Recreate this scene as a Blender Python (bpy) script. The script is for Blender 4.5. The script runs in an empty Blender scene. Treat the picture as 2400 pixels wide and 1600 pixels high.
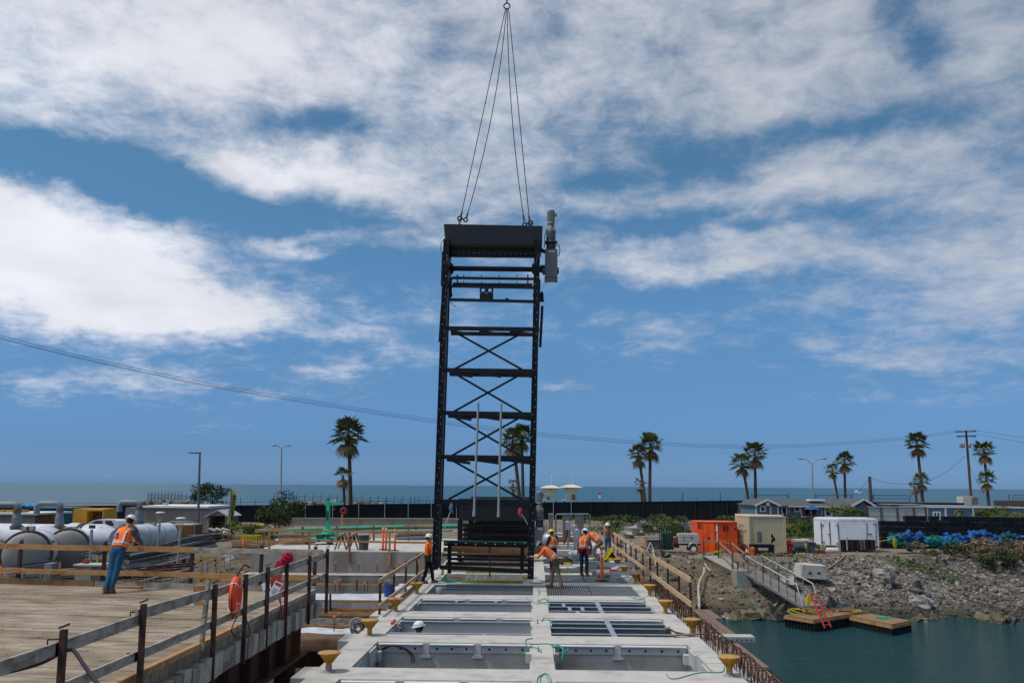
import bpy, math, random
from mathutils import Vector, Matrix
from mathutils.noise import noise as pnoise, fractal
R = math.radians
PI = math.pi
random.seed(7)
sc = bpy.context.scene
C = sc.collection
# ---------------------------------------------------------------- camera
F, CZ = 2000.0, 3.45
YAW, PITCH, ROLL = R(1.6), R(9.6), R(0.36)
cp, sp, cy_, sy_ = math.cos(PITCH), math.sin(PITCH), math.cos(YAW), math.sin(YAW)
fw = Vector((-sy_ * cp, cy_ * cp, sp))
rt0 = Vector((cy_, sy_, 0))
up0 = rt0.cross(fw)
rt = rt0 * math.cos(ROLL) + up0 * math.sin(ROLL)
up = up0 * math.cos(ROLL) - rt0 * math.sin(ROLL)
CAM = Vector((0, 0, CZ))
cam = bpy.data.cameras.new('camera')
co = bpy.data.objects.new('camera', cam)
C.objects.link(co)
co.matrix_world = Matrix.Translation(CAM) @ Matrix((rt, up, -fw)).transposed().to_4x4()
cam.sensor_width = 36
cam.lens = 36 * F / 2400
cam.clip_start = 0.1
cam.clip_end = 60000
sc.camera = co
def ray(px, py):
 return fw + rt * ((px - 1200) / F) + up * ((800 - py) / F)
def at(px, py, Y):
 d = ray(px, py)
 return CAM + d * (Y / d.y)
def az(px, py, z):
 d = ray(px, py)
 return CAM + d * ((z - CZ) / d.z)
# ---------------------------------------------------------------- world
SUN_AZ, SUN_EL = R(250), R(62)          # azimuth clockwise from +Y
w = bpy.data.worlds.new('World')
sc.world = w
w.use_nodes = True
nt = w.node_tree
nt.nodes.clear()
N = nt.nodes.new
L = nt.links.new
def mth(op, a, b=None, c=None, clamp=False):
 n = N('ShaderNodeMath')
 n.operation = op
 n.use_clamp = clamp
 for i, v in enumerate((a, b, c)):
  if v is None:
   continue
  if isinstance(v, (int, float)):
   n.inputs[i].default_value = v
  else:
   L(v, n.inputs[i])
 return n.outputs[0]
def vmt(op, a, b=None, sc_=None):
 n = N('ShaderNodeVectorMath')
 n.operation = op
 for i, v in enumerate((a, b)):
  if v is None:
   continue
  if isinstance(v, tuple):
   n.inputs[i].default_value = v
  else:
   L(v, n.inputs[i])
 if sc_ is not None:
  n.inputs['Scale'].default_value = sc_
 return n.outputs['Value'] if op == 'DOT_PRODUCT' else n.outputs[0]
tc = N('ShaderNodeTexCoord')
D = tc.outputs['Generated']
sep = N('ShaderNodeSeparateXYZ')
L(D, sep.inputs[0])
elev = mth('ARCSINE', sep.outputs[2])
azim = mth('ARCTAN2', sep.outputs[0], sep.outputs[1])
uv = N('ShaderNodeCombineXYZ')
L(azim, uv.inputs[0])
L(elev, uv.inputs[1])
zc = mth('ADD', mth('MAXIMUM', sep.outputs[2], 0.0), 0.22)
pl = N('ShaderNodeCombineXYZ')
L(mth('DIVIDE', sep.outputs[0], zc), pl.inputs[0])
L(mth('DIVIDE', sep.outputs[1], zc), pl.inputs[1])
def wnoise(vec, scale, detail, rough, off=0.0, dist=0.0):
 n = N('ShaderNodeTexNoise')
 n.inputs['Scale'].default_value = scale
 n.inputs['Detail'].default_value = detail
 n.inputs['Roughness'].default_value = rough
 n.inputs['Distortion'].default_value = dist
 L(vmt('ADD', vec, (off, off * .7, off * .3)), n.inputs['Vector'])
 return n
wn = wnoise(uv.outputs[0], 9.0, 5, .6, 3.1)
warp = vmt('MULTIPLY', vmt('SUBTRACT', wn.outputs['Color'], (.5, .5, .5)), (.13, .07, 0))
wuv = vmt('ADD', uv.outputs[0], warp)
fb = wnoise(pl.outputs[0], 2.2, 9, .62, 11.3, .25)
fine = wnoise(pl.outputs[0], 11, 9, .66, 4.7, .3)
def angs(px, py):
 d = ray(px, py).normalized()
 return math.atan2(d.x, d.y), math.asin(d.z)
BL = [  # px, py, rx, ry, amplitude: where cloud banks (+) and blue gaps (-) stand in the sky
 (60, 520, 330, 150, .95), (270, 640, 260, 110, .75), (520, 745, 250, 45, .75), (300, 720, 300, 50, .35),
 (640, 572, 80, 22, .42), (715, 608, 50, 14, .42), (560, 690, 120, 22, .2),
 (850, 790, 90, 18, .34), (620, 915, 110, 14, .38), (1320, 925, 110, 16, .38), (210, 895, 220, 34, .3),
 (780, 870, 100, 16, .3), (1560, 775, 130, 45, .33), (2150, 860, 160, 14, .3), (2170, 940, 230, 16, .26),
 (1660, 600, 420, 65, .62), (1950, 450, 420, 90, .55), (2250, 700, 330, 130, .5), (2380, 520, 200, 160, .35), (1480, 640, 250, 40, .3),
 (520, 380, 190, 50, .42), (760, 410, 220, 50, .42), (980, 480, 220, 70, .45), (950, 575, 180, 22, .2), (1280, 420, 260, 90, .25),
 (700, 285, 150, 40, -.62), (800, 265, 90, 30, -.3), (130, 370, 260, 50, -1.0), (330, 450, 170, 60, -.6), (250, 240, 150, 50, -.15),
 (1640, 400, 170, 40, -.55), (1850, 330, 200, 34, -.5), (2070, 290, 130, 40, -.5), (2150, 125, 70, 55, -.6), (2105, 20, 40, 50, -.5),
 (1080, 120, 80, 40, -.28), (1280, 40, 60, 60, -.35), (1380, 420, 110, 24, -.4), (1500, 530, 260, 30, -.6), (1950, 500, 260, 26, -.45),
 (2000, 560, 330, 26, -.3), (1850, 660, 240, 30, -.2), (650, 500, 330, 50, -.5), (1050, 640, 260, 40, -.35), (1200, 1080, 2600, 130, -.35)]
cov = None
for px, py, rx, ry, am in BL:
 if am < 0 and py < 560 and px > 600:
  am *= .74
 u, v = angs(px, py)
 d = vmt('MULTIPLY', vmt('SUBTRACT', wuv, (u, v, 0)), (F / rx, F / ry, 0))
 g = mth('MULTIPLY', mth('EXPONENT', mth('MULTIPLY', vmt('DOT_PRODUCT', d, d), -1.0)), am)
 cov = g if cov is None else mth('ADD', cov, g)
e0, e1 = angs(1200, 560)[1], angs(1200, 150)[1]
mr = N('ShaderNodeMapRange')
mr.interpolation_type = 'SMOOTHSTEP'
L(elev, mr.inputs[0])
mr.inputs[1].default_value = e0
mr.inputs[2].default_value = e1
mr.inputs[3].default_value = 0.0
mr.inputs[4].default_value = .70
cov = mth('ADD', cov, mr.outputs[0])
tot = mth('ADD', cov, mth('MULTIPLY', mth('SUBTRACT', fb.outputs[0], .5), 1.5))
tot = mth('ADD', tot, mth('MULTIPLY', mth('SUBTRACT', fine.outputs[0], .5), 1.15))
dens = N('ShaderNodeMapRange')
dens.interpolation_type = 'SMOOTHSTEP'
L(tot, dens.inputs[0])
dens.inputs[1].default_value = -.04
dens.inputs[2].default_value = 1.05
dens.inputs[3].default_value = 0
dens.inputs[4].default_value = .95
shade = mth('MULTIPLY_ADD', mth('SUBTRACT', wnoise(pl.outputs[0], 3.0, 7, .6, 31.0).outputs[0], .5), .5, .93)
leftb = mth('MULTIPLY_ADD', azim, -.30, .97)
shade = mth('MULTIPLY', shade, leftb)
ccol = N('ShaderNodeMix')
ccol.data_type = 'RGBA'
ccol.blend_type = 'MULTIPLY'
ccol.inputs[0].default_value = 1
ccol.inputs['A'].default_value = (8.1, 8.2, 8.8, 1)
cmb = N('ShaderNodeCombineXYZ')
for i in range(3):
 L(shade, cmb.inputs[i])
L(cmb.outputs[0], ccol.inputs['B'])
sky = N('ShaderNodeTexSky')
sky.sky_type = 'NISHITA'
sky.sun_disc = False
sky.sun_elevation = SUN_EL
sky.sun_rotation = SUN_AZ
sky.air_density = 1.0
sky.dust_density = 0.5
sky.ozone_density = 2.2
# the marine air is bluer towards the sea horizon
hz = mth('MULTIPLY', elev, 1 / R(25), clamp=True)
tint = N('ShaderNodeValToRGB')
els = tint.color_ramp.elements
els[0].position = .012
els[0].color = (.30, .57, 1.22, 1)
els[1].position = .8
els[1].color = (.54, .85, .92, 1)
for p_, c_ in ((.088, (.26, .475, .98, 1)), (.264, (.37, .59, .88, 1)), (.46, (.48, .76, .97, 1))):
 e_ = els.new(p_)
 e_.color = c_
L(hz, tint.inputs[0])
skt = N('ShaderNodeMix')
skt.data_type = 'RGBA'
skt.blend_type = 'MULTIPLY'
skt.inputs[0].default_value = 1
L(sky.outputs[0], skt.inputs['A'])
L(tint.outputs[0], skt.inputs['B'])
mixs = N('ShaderNodeMix')
mixs.data_type = 'RGBA'
L(mth('MULTIPLY', dens.outputs[0], mth('MINIMUM', mth('MAXIMUM', mth('MULTIPLY_ADD', azim, -.28, .96), .7), 1.0)), mixs.inputs[0])
L(skt.outputs['Result'], mixs.inputs['A'])
L(ccol.outputs['Result'], mixs.inputs['B'])
bg = N('ShaderNodeBackground')
bg.inputs[1].default_value = 0.1
L(mixs.outputs['Result'], bg.inputs[0])
wo = N('ShaderNodeOutputWorld')
L(bg.outputs[0], wo.inputs[0])
# ---------------------------------------------------------------- sun and exposure
sl = bpy.data.lights.new('sun', 'SUN')
sl.energy = 2.3
sl.angle = R(7)
sl.color = (1, .96, .9)
so = bpy.data.objects.new('sun', sl)
C.objects.link(so)
sd = Vector((math.sin(SUN_AZ) * math.cos(SUN_EL), math.cos(SUN_AZ) * math.cos(SUN_EL), math.sin(SUN_EL)))
so.rotation_euler = sd.to_track_quat('Z', 'Y').to_euler()
sc.view_settings.view_transform = 'Standard'
sc.view_settings.look = 'None'
sc.view_settings.exposure = 0.0
sc.view_settings.gamma = 1
sc.cycles.max_bounces = 6
sc.cycles.use_denoising = True
# ---------------------------------------------------------------- helpers
def setp(o, label=None, cat=None, group=None, kind=None):
 for k, v in (('label', label), ('category', cat), ('group', group), ('kind', kind)):
  if v:
   o[k] = v
 return o
def root(name, loc, label, cat, group=None, rz=0.0, kind=None):
 o = bpy.data.objects.new(name, None)
 C.objects.link(o)
 o.location = loc
 o.rotation_euler = (0, 0, rz)
 o.empty_display_size = .2
 return setp(o, label, cat, group, kind)
def copy_tree(o, parent=None):
 c = o.copy()
 C.objects.link(c)
 if parent:
  c.parent = parent
 for ch in o.children:
  copy_tree(ch, c)
 return c
def dup(o, loc, label=None, rz=None, scale=None, group=None):
 c = copy_tree(o)
 c.location = loc
 if rz is not None:
  c.rotation_euler = (0, 0, rz)
 if scale is not None:
  c.scale = (scale,) * 3 if isinstance(scale, (int, float)) else scale
 if label:
  c['label'] = label
 if group:
  c['group'] = group
 return c
def frame(d, hint=Vector((0, 0, 1))):
 d = d.normalized()
 if abs(d.dot(hint)) > .98:
  hint = Vector((0, 1, 0)) if abs(d.y) < .9 else Vector((1, 0, 0))
 a = d.cross(hint).normalized()
 return a, a.cross(d).normalized()      # a sideways, b "up"
class MB:
 def __init__(s):
  s.v, s.f, s.m, s.sm = [], [], [], []
  s.cm = 0
 def _add(s, vs, fs, smooth=False):
  n = len(s.v)
  s.v += [tuple(v) for v in vs]
  for f in fs:
   s.f.append([i + n for i in f])
   s.m.append(s.cm)
   s.sm.append(smooth)
 def box(s, c, d, rz=0.0, M=None):
  vs = []
  for k in range(8):
   p = Vector(((k & 1) - .5, ((k >> 1) & 1) - .5, (k >> 2) - .5))
   p = Vector((p.x * d[0], p.y * d[1], p.z * d[2]))
   if rz:
    p = Matrix.Rotation(rz, 3, 'Z') @ p
   if M is not None:
    p = M @ p
   vs.append(p + Vector(c))
  s._add(vs, [(0, 2, 3, 1), (4, 5, 7, 6), (0, 1, 5, 4), (2, 6, 7, 3), (0, 4, 6, 2), (1, 3, 7, 5)])
  return s
 def bb(s, x0, x1, y0, y1, z0, z1):
  return s.box(((x0 + x1) / 2, (y0 + y1) / 2, (z0 + z1) / 2), (abs(x1 - x0), abs(y1 - y0), abs(z1 - z0)))
 def bar(s, p, q, w_, h_, hint=Vector((0, 0, 1)), off=(0, 0)):
  p, q = Vector(p), Vector(q)
  a, b = frame(q - p, hint)
  o = a * off[0] + b * off[1]
  vs = []
  for e in (p, q):
   for i, j in ((-.5, -.5), (.5, -.5), (.5, .5), (-.5, .5)):
    vs.append(e + o + a * w_ * i + b * h_ * j)
  s._add(vs, [(3, 2, 1, 0), (4, 5, 6, 7), (0, 1, 5, 4), (1, 2, 6, 5), (2, 3, 7, 6), (3, 0, 4, 7)])
  return s
 def ibeam(s, p, q, w_, h_, t=.02, hint=Vector((0, 0, 1))):
  s.bar(p, q, w_, t, hint, (0, h_ / 2 - t / 2))
  s.bar(p, q, w_, t, hint, (0, -h_ / 2 + t / 2))
  s.bar(p, q, t * .8, h_ - 2 * t, hint)
  return s
 def path(s, pts, r, n=8, closed=False, caps=True, rs=None):
  pts = [Vector(p) for p in pts]
  m = len(pts)
  ds = []
  for i in range(m):
   a = pts[(i - 1) % m] if (closed or i > 0) else pts[i]
   b = pts[(i + 1) % m] if (closed or i < m - 1) else pts[i]
   d = b - a
   ds.append(d.normalized() if d.length > 1e-9 else Vector((0, 0, 1)))
  a, b = frame(ds[0])
  vs, fs = [], []
  for i in range(m):
   d = ds[i]
   a = (a - d * a.dot(d))
   a = a.normalized() if a.length > 1e-6 else frame(d)[0]
   b = a.cross(d)
   rr = rs[i] if rs else r
   for k in range(n):
    t = 2 * PI * k / n
    vs.append(pts[i] + a * math.cos(t) * rr + b * math.sin(t) * rr)
  rng = m if closed else m - 1
  for i in range(rng):
   j = (i + 1) % m
   for k in range(n):
    l = (k + 1) % n
    fs.append((i * n + k, i * n + l, j * n + l, j * n + k))
  s._add(vs, fs, True)
  if caps and not closed:
   s._add(vs[:n], [tuple(range(n))[::-1]])
   s._add(vs[-n:], [tuple(range(n))])
  return s
 def tube(s, p, q, r0, r1=None, n=10):
  return s.path([p, q], r0, n, rs=[r0, r0 if r1 is None else r1])
 def lathe(s, prof, c=(0, 0, 0), ax=(0, 0, 1), n=20, smooth=True):
  # prof: list of (radius, height) along ax
  ax = Vector(ax).normalized()
  a, b = frame(ax)
  c = Vector(c)
  vs, fs = [], []
  for r, h in prof:
   for k in range(n):
    t = 2 * PI * k / n
    vs.append(c + ax * h + (a * math.cos(t) + b * math.sin(t)) * max(r, 1e-4))
  for i in range(len(prof) - 1):
   for k in range(n):
    l = (k + 1) % n
    fs.append((i * n + k, i * n + l, (i + 1) * n + l, (i + 1) * n + k))
  s._add(vs, fs, smooth)
  if prof[0][0] > .001:
   s._add(vs[:n], [tuple(range(n))[::-1]])
  if prof[-1][0] > .001:
   s._add(vs[-n:], [tuple(range(n))])
  return s
 def torus(s, c, ax, R_, r, n=24, m=8, a0=0, a1=2 * PI):
  ax = Vector(ax).normalized()
  a, b = frame(ax)
  full = abs(a1 - a0 - 2 * PI) < 1e-6
  k = n if full else n + 1
  pts = [Vector(c) + (a * math.cos(a0 + (a1 - a0) * i / n) + b * math.sin(a0 + (a1 - a0) * i / n)) * R_ for i in range(k)]
  return s.path(pts, r, m, closed=full)
 def prism(s, poly, z0, z1):
  n = len(poly)
  vs = [(x, y, z0) for x, y in poly] + [(x, y, z1) for x, y in poly]
  s._add(vs, [tuple(range(n))[::-1], tuple(range(n, 2 * n))] + [(i, (i + 1) % n, n + (i + 1) % n, n + i) for i in range(n)])
  return s
 def extr(s, poly, d):
  n = len(poly)
  poly = [Vector(p) for p in poly]
  d = Vector(d)
  s._add(poly + [p + d for p in poly], [tuple(range(n))[::-1], tuple(range(n, 2 * n))] + [(i, (i + 1) % n, n + (i + 1) % n, n + i) for i in range(n)])
  return s
 def quad(s, a, b, c, d, smooth=False):
  s._add([a, b, c, d], [(0, 1, 2, 3)], smooth)
  return s
 def ell(s, c, r, n=12, m=8, M=None, amp=0.0, seed=0.0, sm=True):
  vs, fs = [], []
  c = Vector(c)
  r = Vector(r if isinstance(r, (tuple, Vector)) else (r, r, r))
  for i in range(m + 1):
   th = PI * i / m
   for k in range(n):
    ph = 2 * PI * k / n
    p = Vector((math.sin(th) * math.cos(ph), math.sin(th) * math.sin(ph), math.cos(th)))
    if amp:
     p = p * (1 + amp * pnoise(p * 1.7 + Vector((seed, seed * 1.3, 0))))
    p = Vector((p.x * r.x, p.y * r.y, p.z * r.z))
    if M is not None:
     p = M @ p
    vs.append(c + p)
  for i in range(m):
   for k in range(n):
    l = (k + 1) % n
    fs.append((i * n + k, (i + 1) * n + k, (i + 1) * n + l, i * n + l))
  s._add(vs, fs, sm)
  return s
 def build(s, name, mats, parent=None, world=False, rz=0.0, loc=None):
  if not isinstance(mats, (list, tuple)):
   mats = [mats]
  vs = s.v
  if world and parent:
   o = Vector((0, 0, 0))
   p = parent
   while p:
    o += p.location
    p = p.parent
   vs = [(x - o.x, y - o.y, z - o.z) for x, y, z in vs]
  me = bpy.data.meshes.new(name)
  me.from_pydata(vs, [], s.f)
  for m in mats:
   me.materials.append(m)
  me.polygons.foreach_set('material_index', s.m)
  me.polygons.foreach_set('use_smooth', s.sm)
  me.update()
  o = bpy.data.objects.new(name, me)
  C.objects.link(o)
  if parent:
   o.parent = parent
  if loc is not None:
   o.location = loc
  if rz:
   o.rotation_euler = (0, 0, rz)
  return o
# ---------------------------------------------------------------- materials
_M = {}
def mat(name, c, r=.75, metal=0.0, var=.12, sc_=2.0, c2=None, t2=.55, s2=1.2, bump=0.0, bs=20.0, spec=.3, stretch=(1, 1, 1), detail=5):
 if name in _M:
  return _M[name]
 m = bpy.data.materials.new(name)
 m.use_nodes = True
 t = m.node_tree
 b = t.nodes['Principled BSDF']
 b.inputs['Roughness'].default_value = r
 b.inputs['Metallic'].default_value = metal
 b.inputs['Specular IOR Level'].default_value = spec
 g = t.nodes.new('ShaderNodeTexCoord')
 mp = t.nodes.new('ShaderNodeMapping')
 mp.inputs['Scale'].default_value = stretch
 t.links.new(g.outputs['Object'], mp.inputs[0])
 def nz(scale, det, off):
  n = t.nodes.new('ShaderNodeTexNoise')
  n.inputs['Scale'].default_value = scale
  n.inputs['Detail'].default_value = det
  n.inputs['Roughness'].default_value = .62
  mm = t.nodes.new('ShaderNodeVectorMath')
  mm.inputs[1].default_value = (off, off, off)
  t.links.new(mp.outputs[0], mm.inputs[0])
  t.links.new(mm.outputs[0], n.inputs['Vector'])
  return n
 n1 = nz(sc_, detail, 0)
 rr = t.nodes.new('ShaderNodeMapRange')
 rr.inputs[1].default_value = .3
 rr.inputs[2].default_value = .7
 rr.inputs[3].default_value = 1 - var
 rr.inputs[4].default_value = 1 + var
 t.links.new(n1.outputs[0], rr.inputs[0])
 hs = t.nodes.new('ShaderNodeVectorMath')
 hs.operation = 'SCALE'
 col = t.nodes.new('ShaderNodeMix')
 col.data_type = 'RGBA'
 col.inputs['A'].default_value = (*c, 1)
 col.inputs['B'].default_value = (*(c2 or c), 1)
 col.inputs[0].default_value = 0
 if c2:
  n2 = nz(s2, 8, 13.7)
  r2 = t.nodes.new('ShaderNodeMapRange')
  r2.interpolation_type = 'SMOOTHSTEP'
  r2.inputs[1].default_value = t2 - .07
  r2.inputs[2].default_value = t2 + .07
  t.links.new(n2.outputs[0], r2.inputs[0])
  t.links.new(r2.outputs[0], col.inputs[0])
 t.links.new(col.outputs['Result'], hs.inputs[0])
 t.links.new(rr.outputs[0], hs.inputs['Scale'])
 t.links.new(hs.outputs[0], b.inputs['Base Color'])
 if bump:
  n3 = nz(bs, 4, 5.1)
  bp = t.nodes.new('ShaderNodeBump')
  bp.inputs['Strength'].default_value = bump
  bp.inputs['Distance'].default_value = .02
  t.links.new(n3.outputs[0], bp.inputs['Height'])
  t.links.new(bp.outputs[0], b.inputs['Normal'])
 _M[name] = m
 return m
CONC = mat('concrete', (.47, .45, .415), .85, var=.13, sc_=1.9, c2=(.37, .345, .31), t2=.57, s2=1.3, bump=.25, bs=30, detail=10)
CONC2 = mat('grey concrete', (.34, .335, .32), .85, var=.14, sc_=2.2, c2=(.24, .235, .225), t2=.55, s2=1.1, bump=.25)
CONC3 = mat('old concrete', (.30, .285, .26), .9, var=.16, sc_=.8, c2=(.21, .19, .165), t2=.54, s2=.7, bump=.2)
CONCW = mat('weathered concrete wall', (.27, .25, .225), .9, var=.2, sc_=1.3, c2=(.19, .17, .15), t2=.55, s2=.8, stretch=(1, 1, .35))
GALV = mat('galvanised steel', (.40, .43, .45), .42, .55, var=.1, sc_=6, c2=(.42, .46, .49), t2=.55, s2=5)
GALVD = mat('grey steel beam', (.17, .205, .225), .5, .4, var=.12, sc_=4)
GALVL = mat('pale channel steel', (.58, .58, .56), .5, .3, var=.1, sc_=4)
STEELB = mat('black painted steel', (.006, .007, .010), .5, .0, var=.25, sc_=3, c2=(.012, .013, .016), t2=.62, s2=4, spec=.3)
STEELB2 = mat('charcoal steel panel', (.011, .014, .020), .5, .0, var=.15, sc_=1.5, spec=.35)
BOLT = mat('bolt steel', (.35, .33, .30), .4, .8)
GEARG = mat('grey machine paint', (.16, .155, .155), .45, 0, var=.12, sc_=5, spec=.5)
GEARL = mat('pale motor paint', (.34, .32, .29), .5, 0, var=.1)
RUST = mat('rusty steel', (.075, .038, .028), .85, .1, var=.35, sc_=5, c2=(.16, .065, .03), t2=.56, s2=3, bump=.3)
RUSTD = mat('dark rusty post', (.06, .037, .032), .8, .1, var=.3, sc_=6, c2=(.11, .055, .035), t2=.58, s2=7, spec=.2)
RUSTG = mat('rusty girder', (.10, .045, .028), .85, .0, var=.4, sc_=1.2, c2=(.22, .09, .035), t2=.58, s2=1.0, bump=.3, stretch=(1, 1, .4))
YEL = mat('yellow paint', (.42, .225, .02), .55, var=.15, sc_=5, c2=(.36, .17, .03), t2=.58, s2=8)
YELTOP = mat('worn yellow paint', (.45, .255, .06), .7, var=.2, sc_=9, c2=(.36, .18, .07), t2=.52, s2=12)
WOODG = mat('weathered grey timber', (.34, .30, .25), .9, var=.25, sc_=5, c2=(.19, .155, .12), t2=.56, s2=2.5, bump=.3, stretch=(1, 1, 2.4))
WOODO = mat('orange formwork timber', (.40, .215, .085), .8, var=.2, sc_=5, c2=(.27, .13, .05), t2=.58, s2=2, bump=.2)
WOODP = mat('pale fresh timber', (.50, .33, .19), .8, var=.15, sc_=5, c2=(.42, .24, .11), t2=.58, s2=3, bump=.2)
WOODB = mat('brown timber', (.20, .115, .06), .85, var=.22, sc_=4, c2=(.11, .065, .04), t2=.56, s2=2, bump=.25)
WHITE = mat('white paint', (.72, .74, .77), .5, var=.06, sc_=1.5, spec=.4)
PIPEW = mat('white pipe wrap', (.54, .57, .62), .5, var=.10, sc_=1.2, c2=(.40, .42, .46), t2=.6, s2=1.5, spec=.4)
DOMEG = mat('dished grey end', (.26, .25, .235), .6, var=.12, sc_=2, c2=(.25, .235, .22), t2=.58, s2=1.6)
PVC = mat('grey plastic pipe', (.17, .20, .23), .5, var=.1, sc_=3, spec=.4)
ORG = mat('safety orange plastic', (.85, .13, .022), .5, var=.08, spec=.3)
ORGP = mat('orange metal paint', (.72, .085, .012), .5, var=.08, sc_=1.5, c2=(.58, .06, .01), t2=.58, s2=1.5)
REFL = mat('pale reflective band', (.75, .70, .66), .4)
BLACKR = mat('black rubber', (.02, .02, .022), .7)
GREENL = mat('green machine paint', (.02, .36, .23), .5, var=.1)
GREENP = mat('green pipe', (.03, .21, .15), .5, var=.12)
GREENR = mat('green rope', (.02, .33, .19), .8, var=.2)
REDR = mat('red rope', (.45, .015, .05), .8, var=.2)
TEALR = mat('teal net', (.015, .24, .19), .8, var=.25, sc_=4)
BLUER = mat('blue tarp', (.005, .06, .20), .6, var=.4, sc_=3, c2=(.008, .10, .29), t2=.55, s2=3)
TAN = mat('tan container paint', (.56, .475, .31), .6, var=.08, sc_=1, c2=(.45, .37, .24), t2=.62, s2=1.2)
DARKN = mat('dark mesh fabric', (.008, .012, .016), .8, var=.3, sc_=.8, spec=.2)
STEELP = mat('pale steel post', (.32, .36, .38), .5, .3)
GLASS = mat('dark window glass', (.03, .035, .04), .12, 0, var=.2, sc_=2, spec=.7)
BLUEH = mat('blue clapboard', (.085, .15, .215), .75, var=.08, sc_=1)
TRIM = mat('white trim', (.60, .62, .65), .6, var=.05)
SHING = mat('grey roof shingle', (.085, .09, .098), .9, var=.2, sc_=3, bump=.2)
BLUEP = mat('blue plastic', (.02, .06, .22), .5)
BINGR = mat('grey plastic bin', (.065, .08, .095), .6, var=.08)
REDP = mat('red paint', (.50, .02, .015), .5, var=.1)
LIME = mat('lime fibreglass', (.30, .36, .02), .6, var=.1)
# ---------------------------------------------------------------- setting: ground, water, sea
def sstep(a, b, x):
 t = max(0, min(1, (x - a) / (b - a)))
 return t * t * (3 - 2 * t)
def GH(x, y):
 if y > 178:
  return -.75 - 4.5 * sstep(178, 215, y)
 if x < 3.6:
  if y < 57.5 and x > -15:
   return -6.0
  z = -2.2 + 1.0 * sstep(52, 76, y) + .4 * sstep(76, 100, y)
  if x > -15:
   z = -.95 + .2 * sstep(60, 100, y)
  elif y < 20:
   z = -4.5
  return z + .12 * pnoise(Vector((x * .25, y * .25, 0)))
 n1 = pnoise(Vector((x * .22, y * .22, 3)))
 n2 = pnoise(Vector((x * .9, y * .9, 8)))
 n3 = pnoise(Vector((x * 2.6, y * 2.6, 5)))
 top = 58.2 + 1.0 * n1 + (.9 if x > 24 else 0)
 toe = 50.7 + .5 * n1
 t = (y - toe) / (top - toe)
 if t >= 1:
  return -1.0 + .3 * sstep(60, 112, y) + .05 * n2 * (1 - sstep(62, 70, y)) + (.55 * sstep(27, 36, x) * sstep(1.0, 1.3, t) * (1 - sstep(62, 75, y)))
 if t <= 0:
  return max(-7, -4.02 + .45 * (y - toe))
 return -4.02 + 3.02 * (t ** .92) + (.20 * n2 + .10 * n3) * min(1, 4 * (1 - t)) + .3 * n1 * math.sin(PI * t)
xs = [-900, -500, -250, -150, -100, -80, -60] + [-60 + 1.5 * i for i in range(1, 30)] + [-15.05, -15, -14.95, -12, -8, -4, 0, 3.55, 3.65]
xs += [4 + .3 * i for i in range(0, 120)] + [40 + 1.2 * i for i in range(1, 22)] + [75, 90, 120, 180, 300, 500, 900]
ys = [-60, -20, 0, 10, 19.9, 20.1, 30, 38, 42, 46] + [48 + .3 * i for i in range(0, 45)] + [62 + 1.5 * i for i in range(0, 36)] + [120, 140, 160, 178, 185, 192, 200, 207, 215, 240]
xs = sorted(set(xs))
ys = sorted(set(ys + [57.45, 57.55]))
g = MB()
vs = [(x, y, GH(x, y)) for y in ys for x in xs]
nx = len(xs)
fs = [(j * nx + i, j * nx + i + 1, (j + 1) * nx + i + 1, (j + 1) * nx + i) for j in range(len(ys) - 1) for i in range(nx - 1)]
g._add(vs, fs, True)
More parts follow.
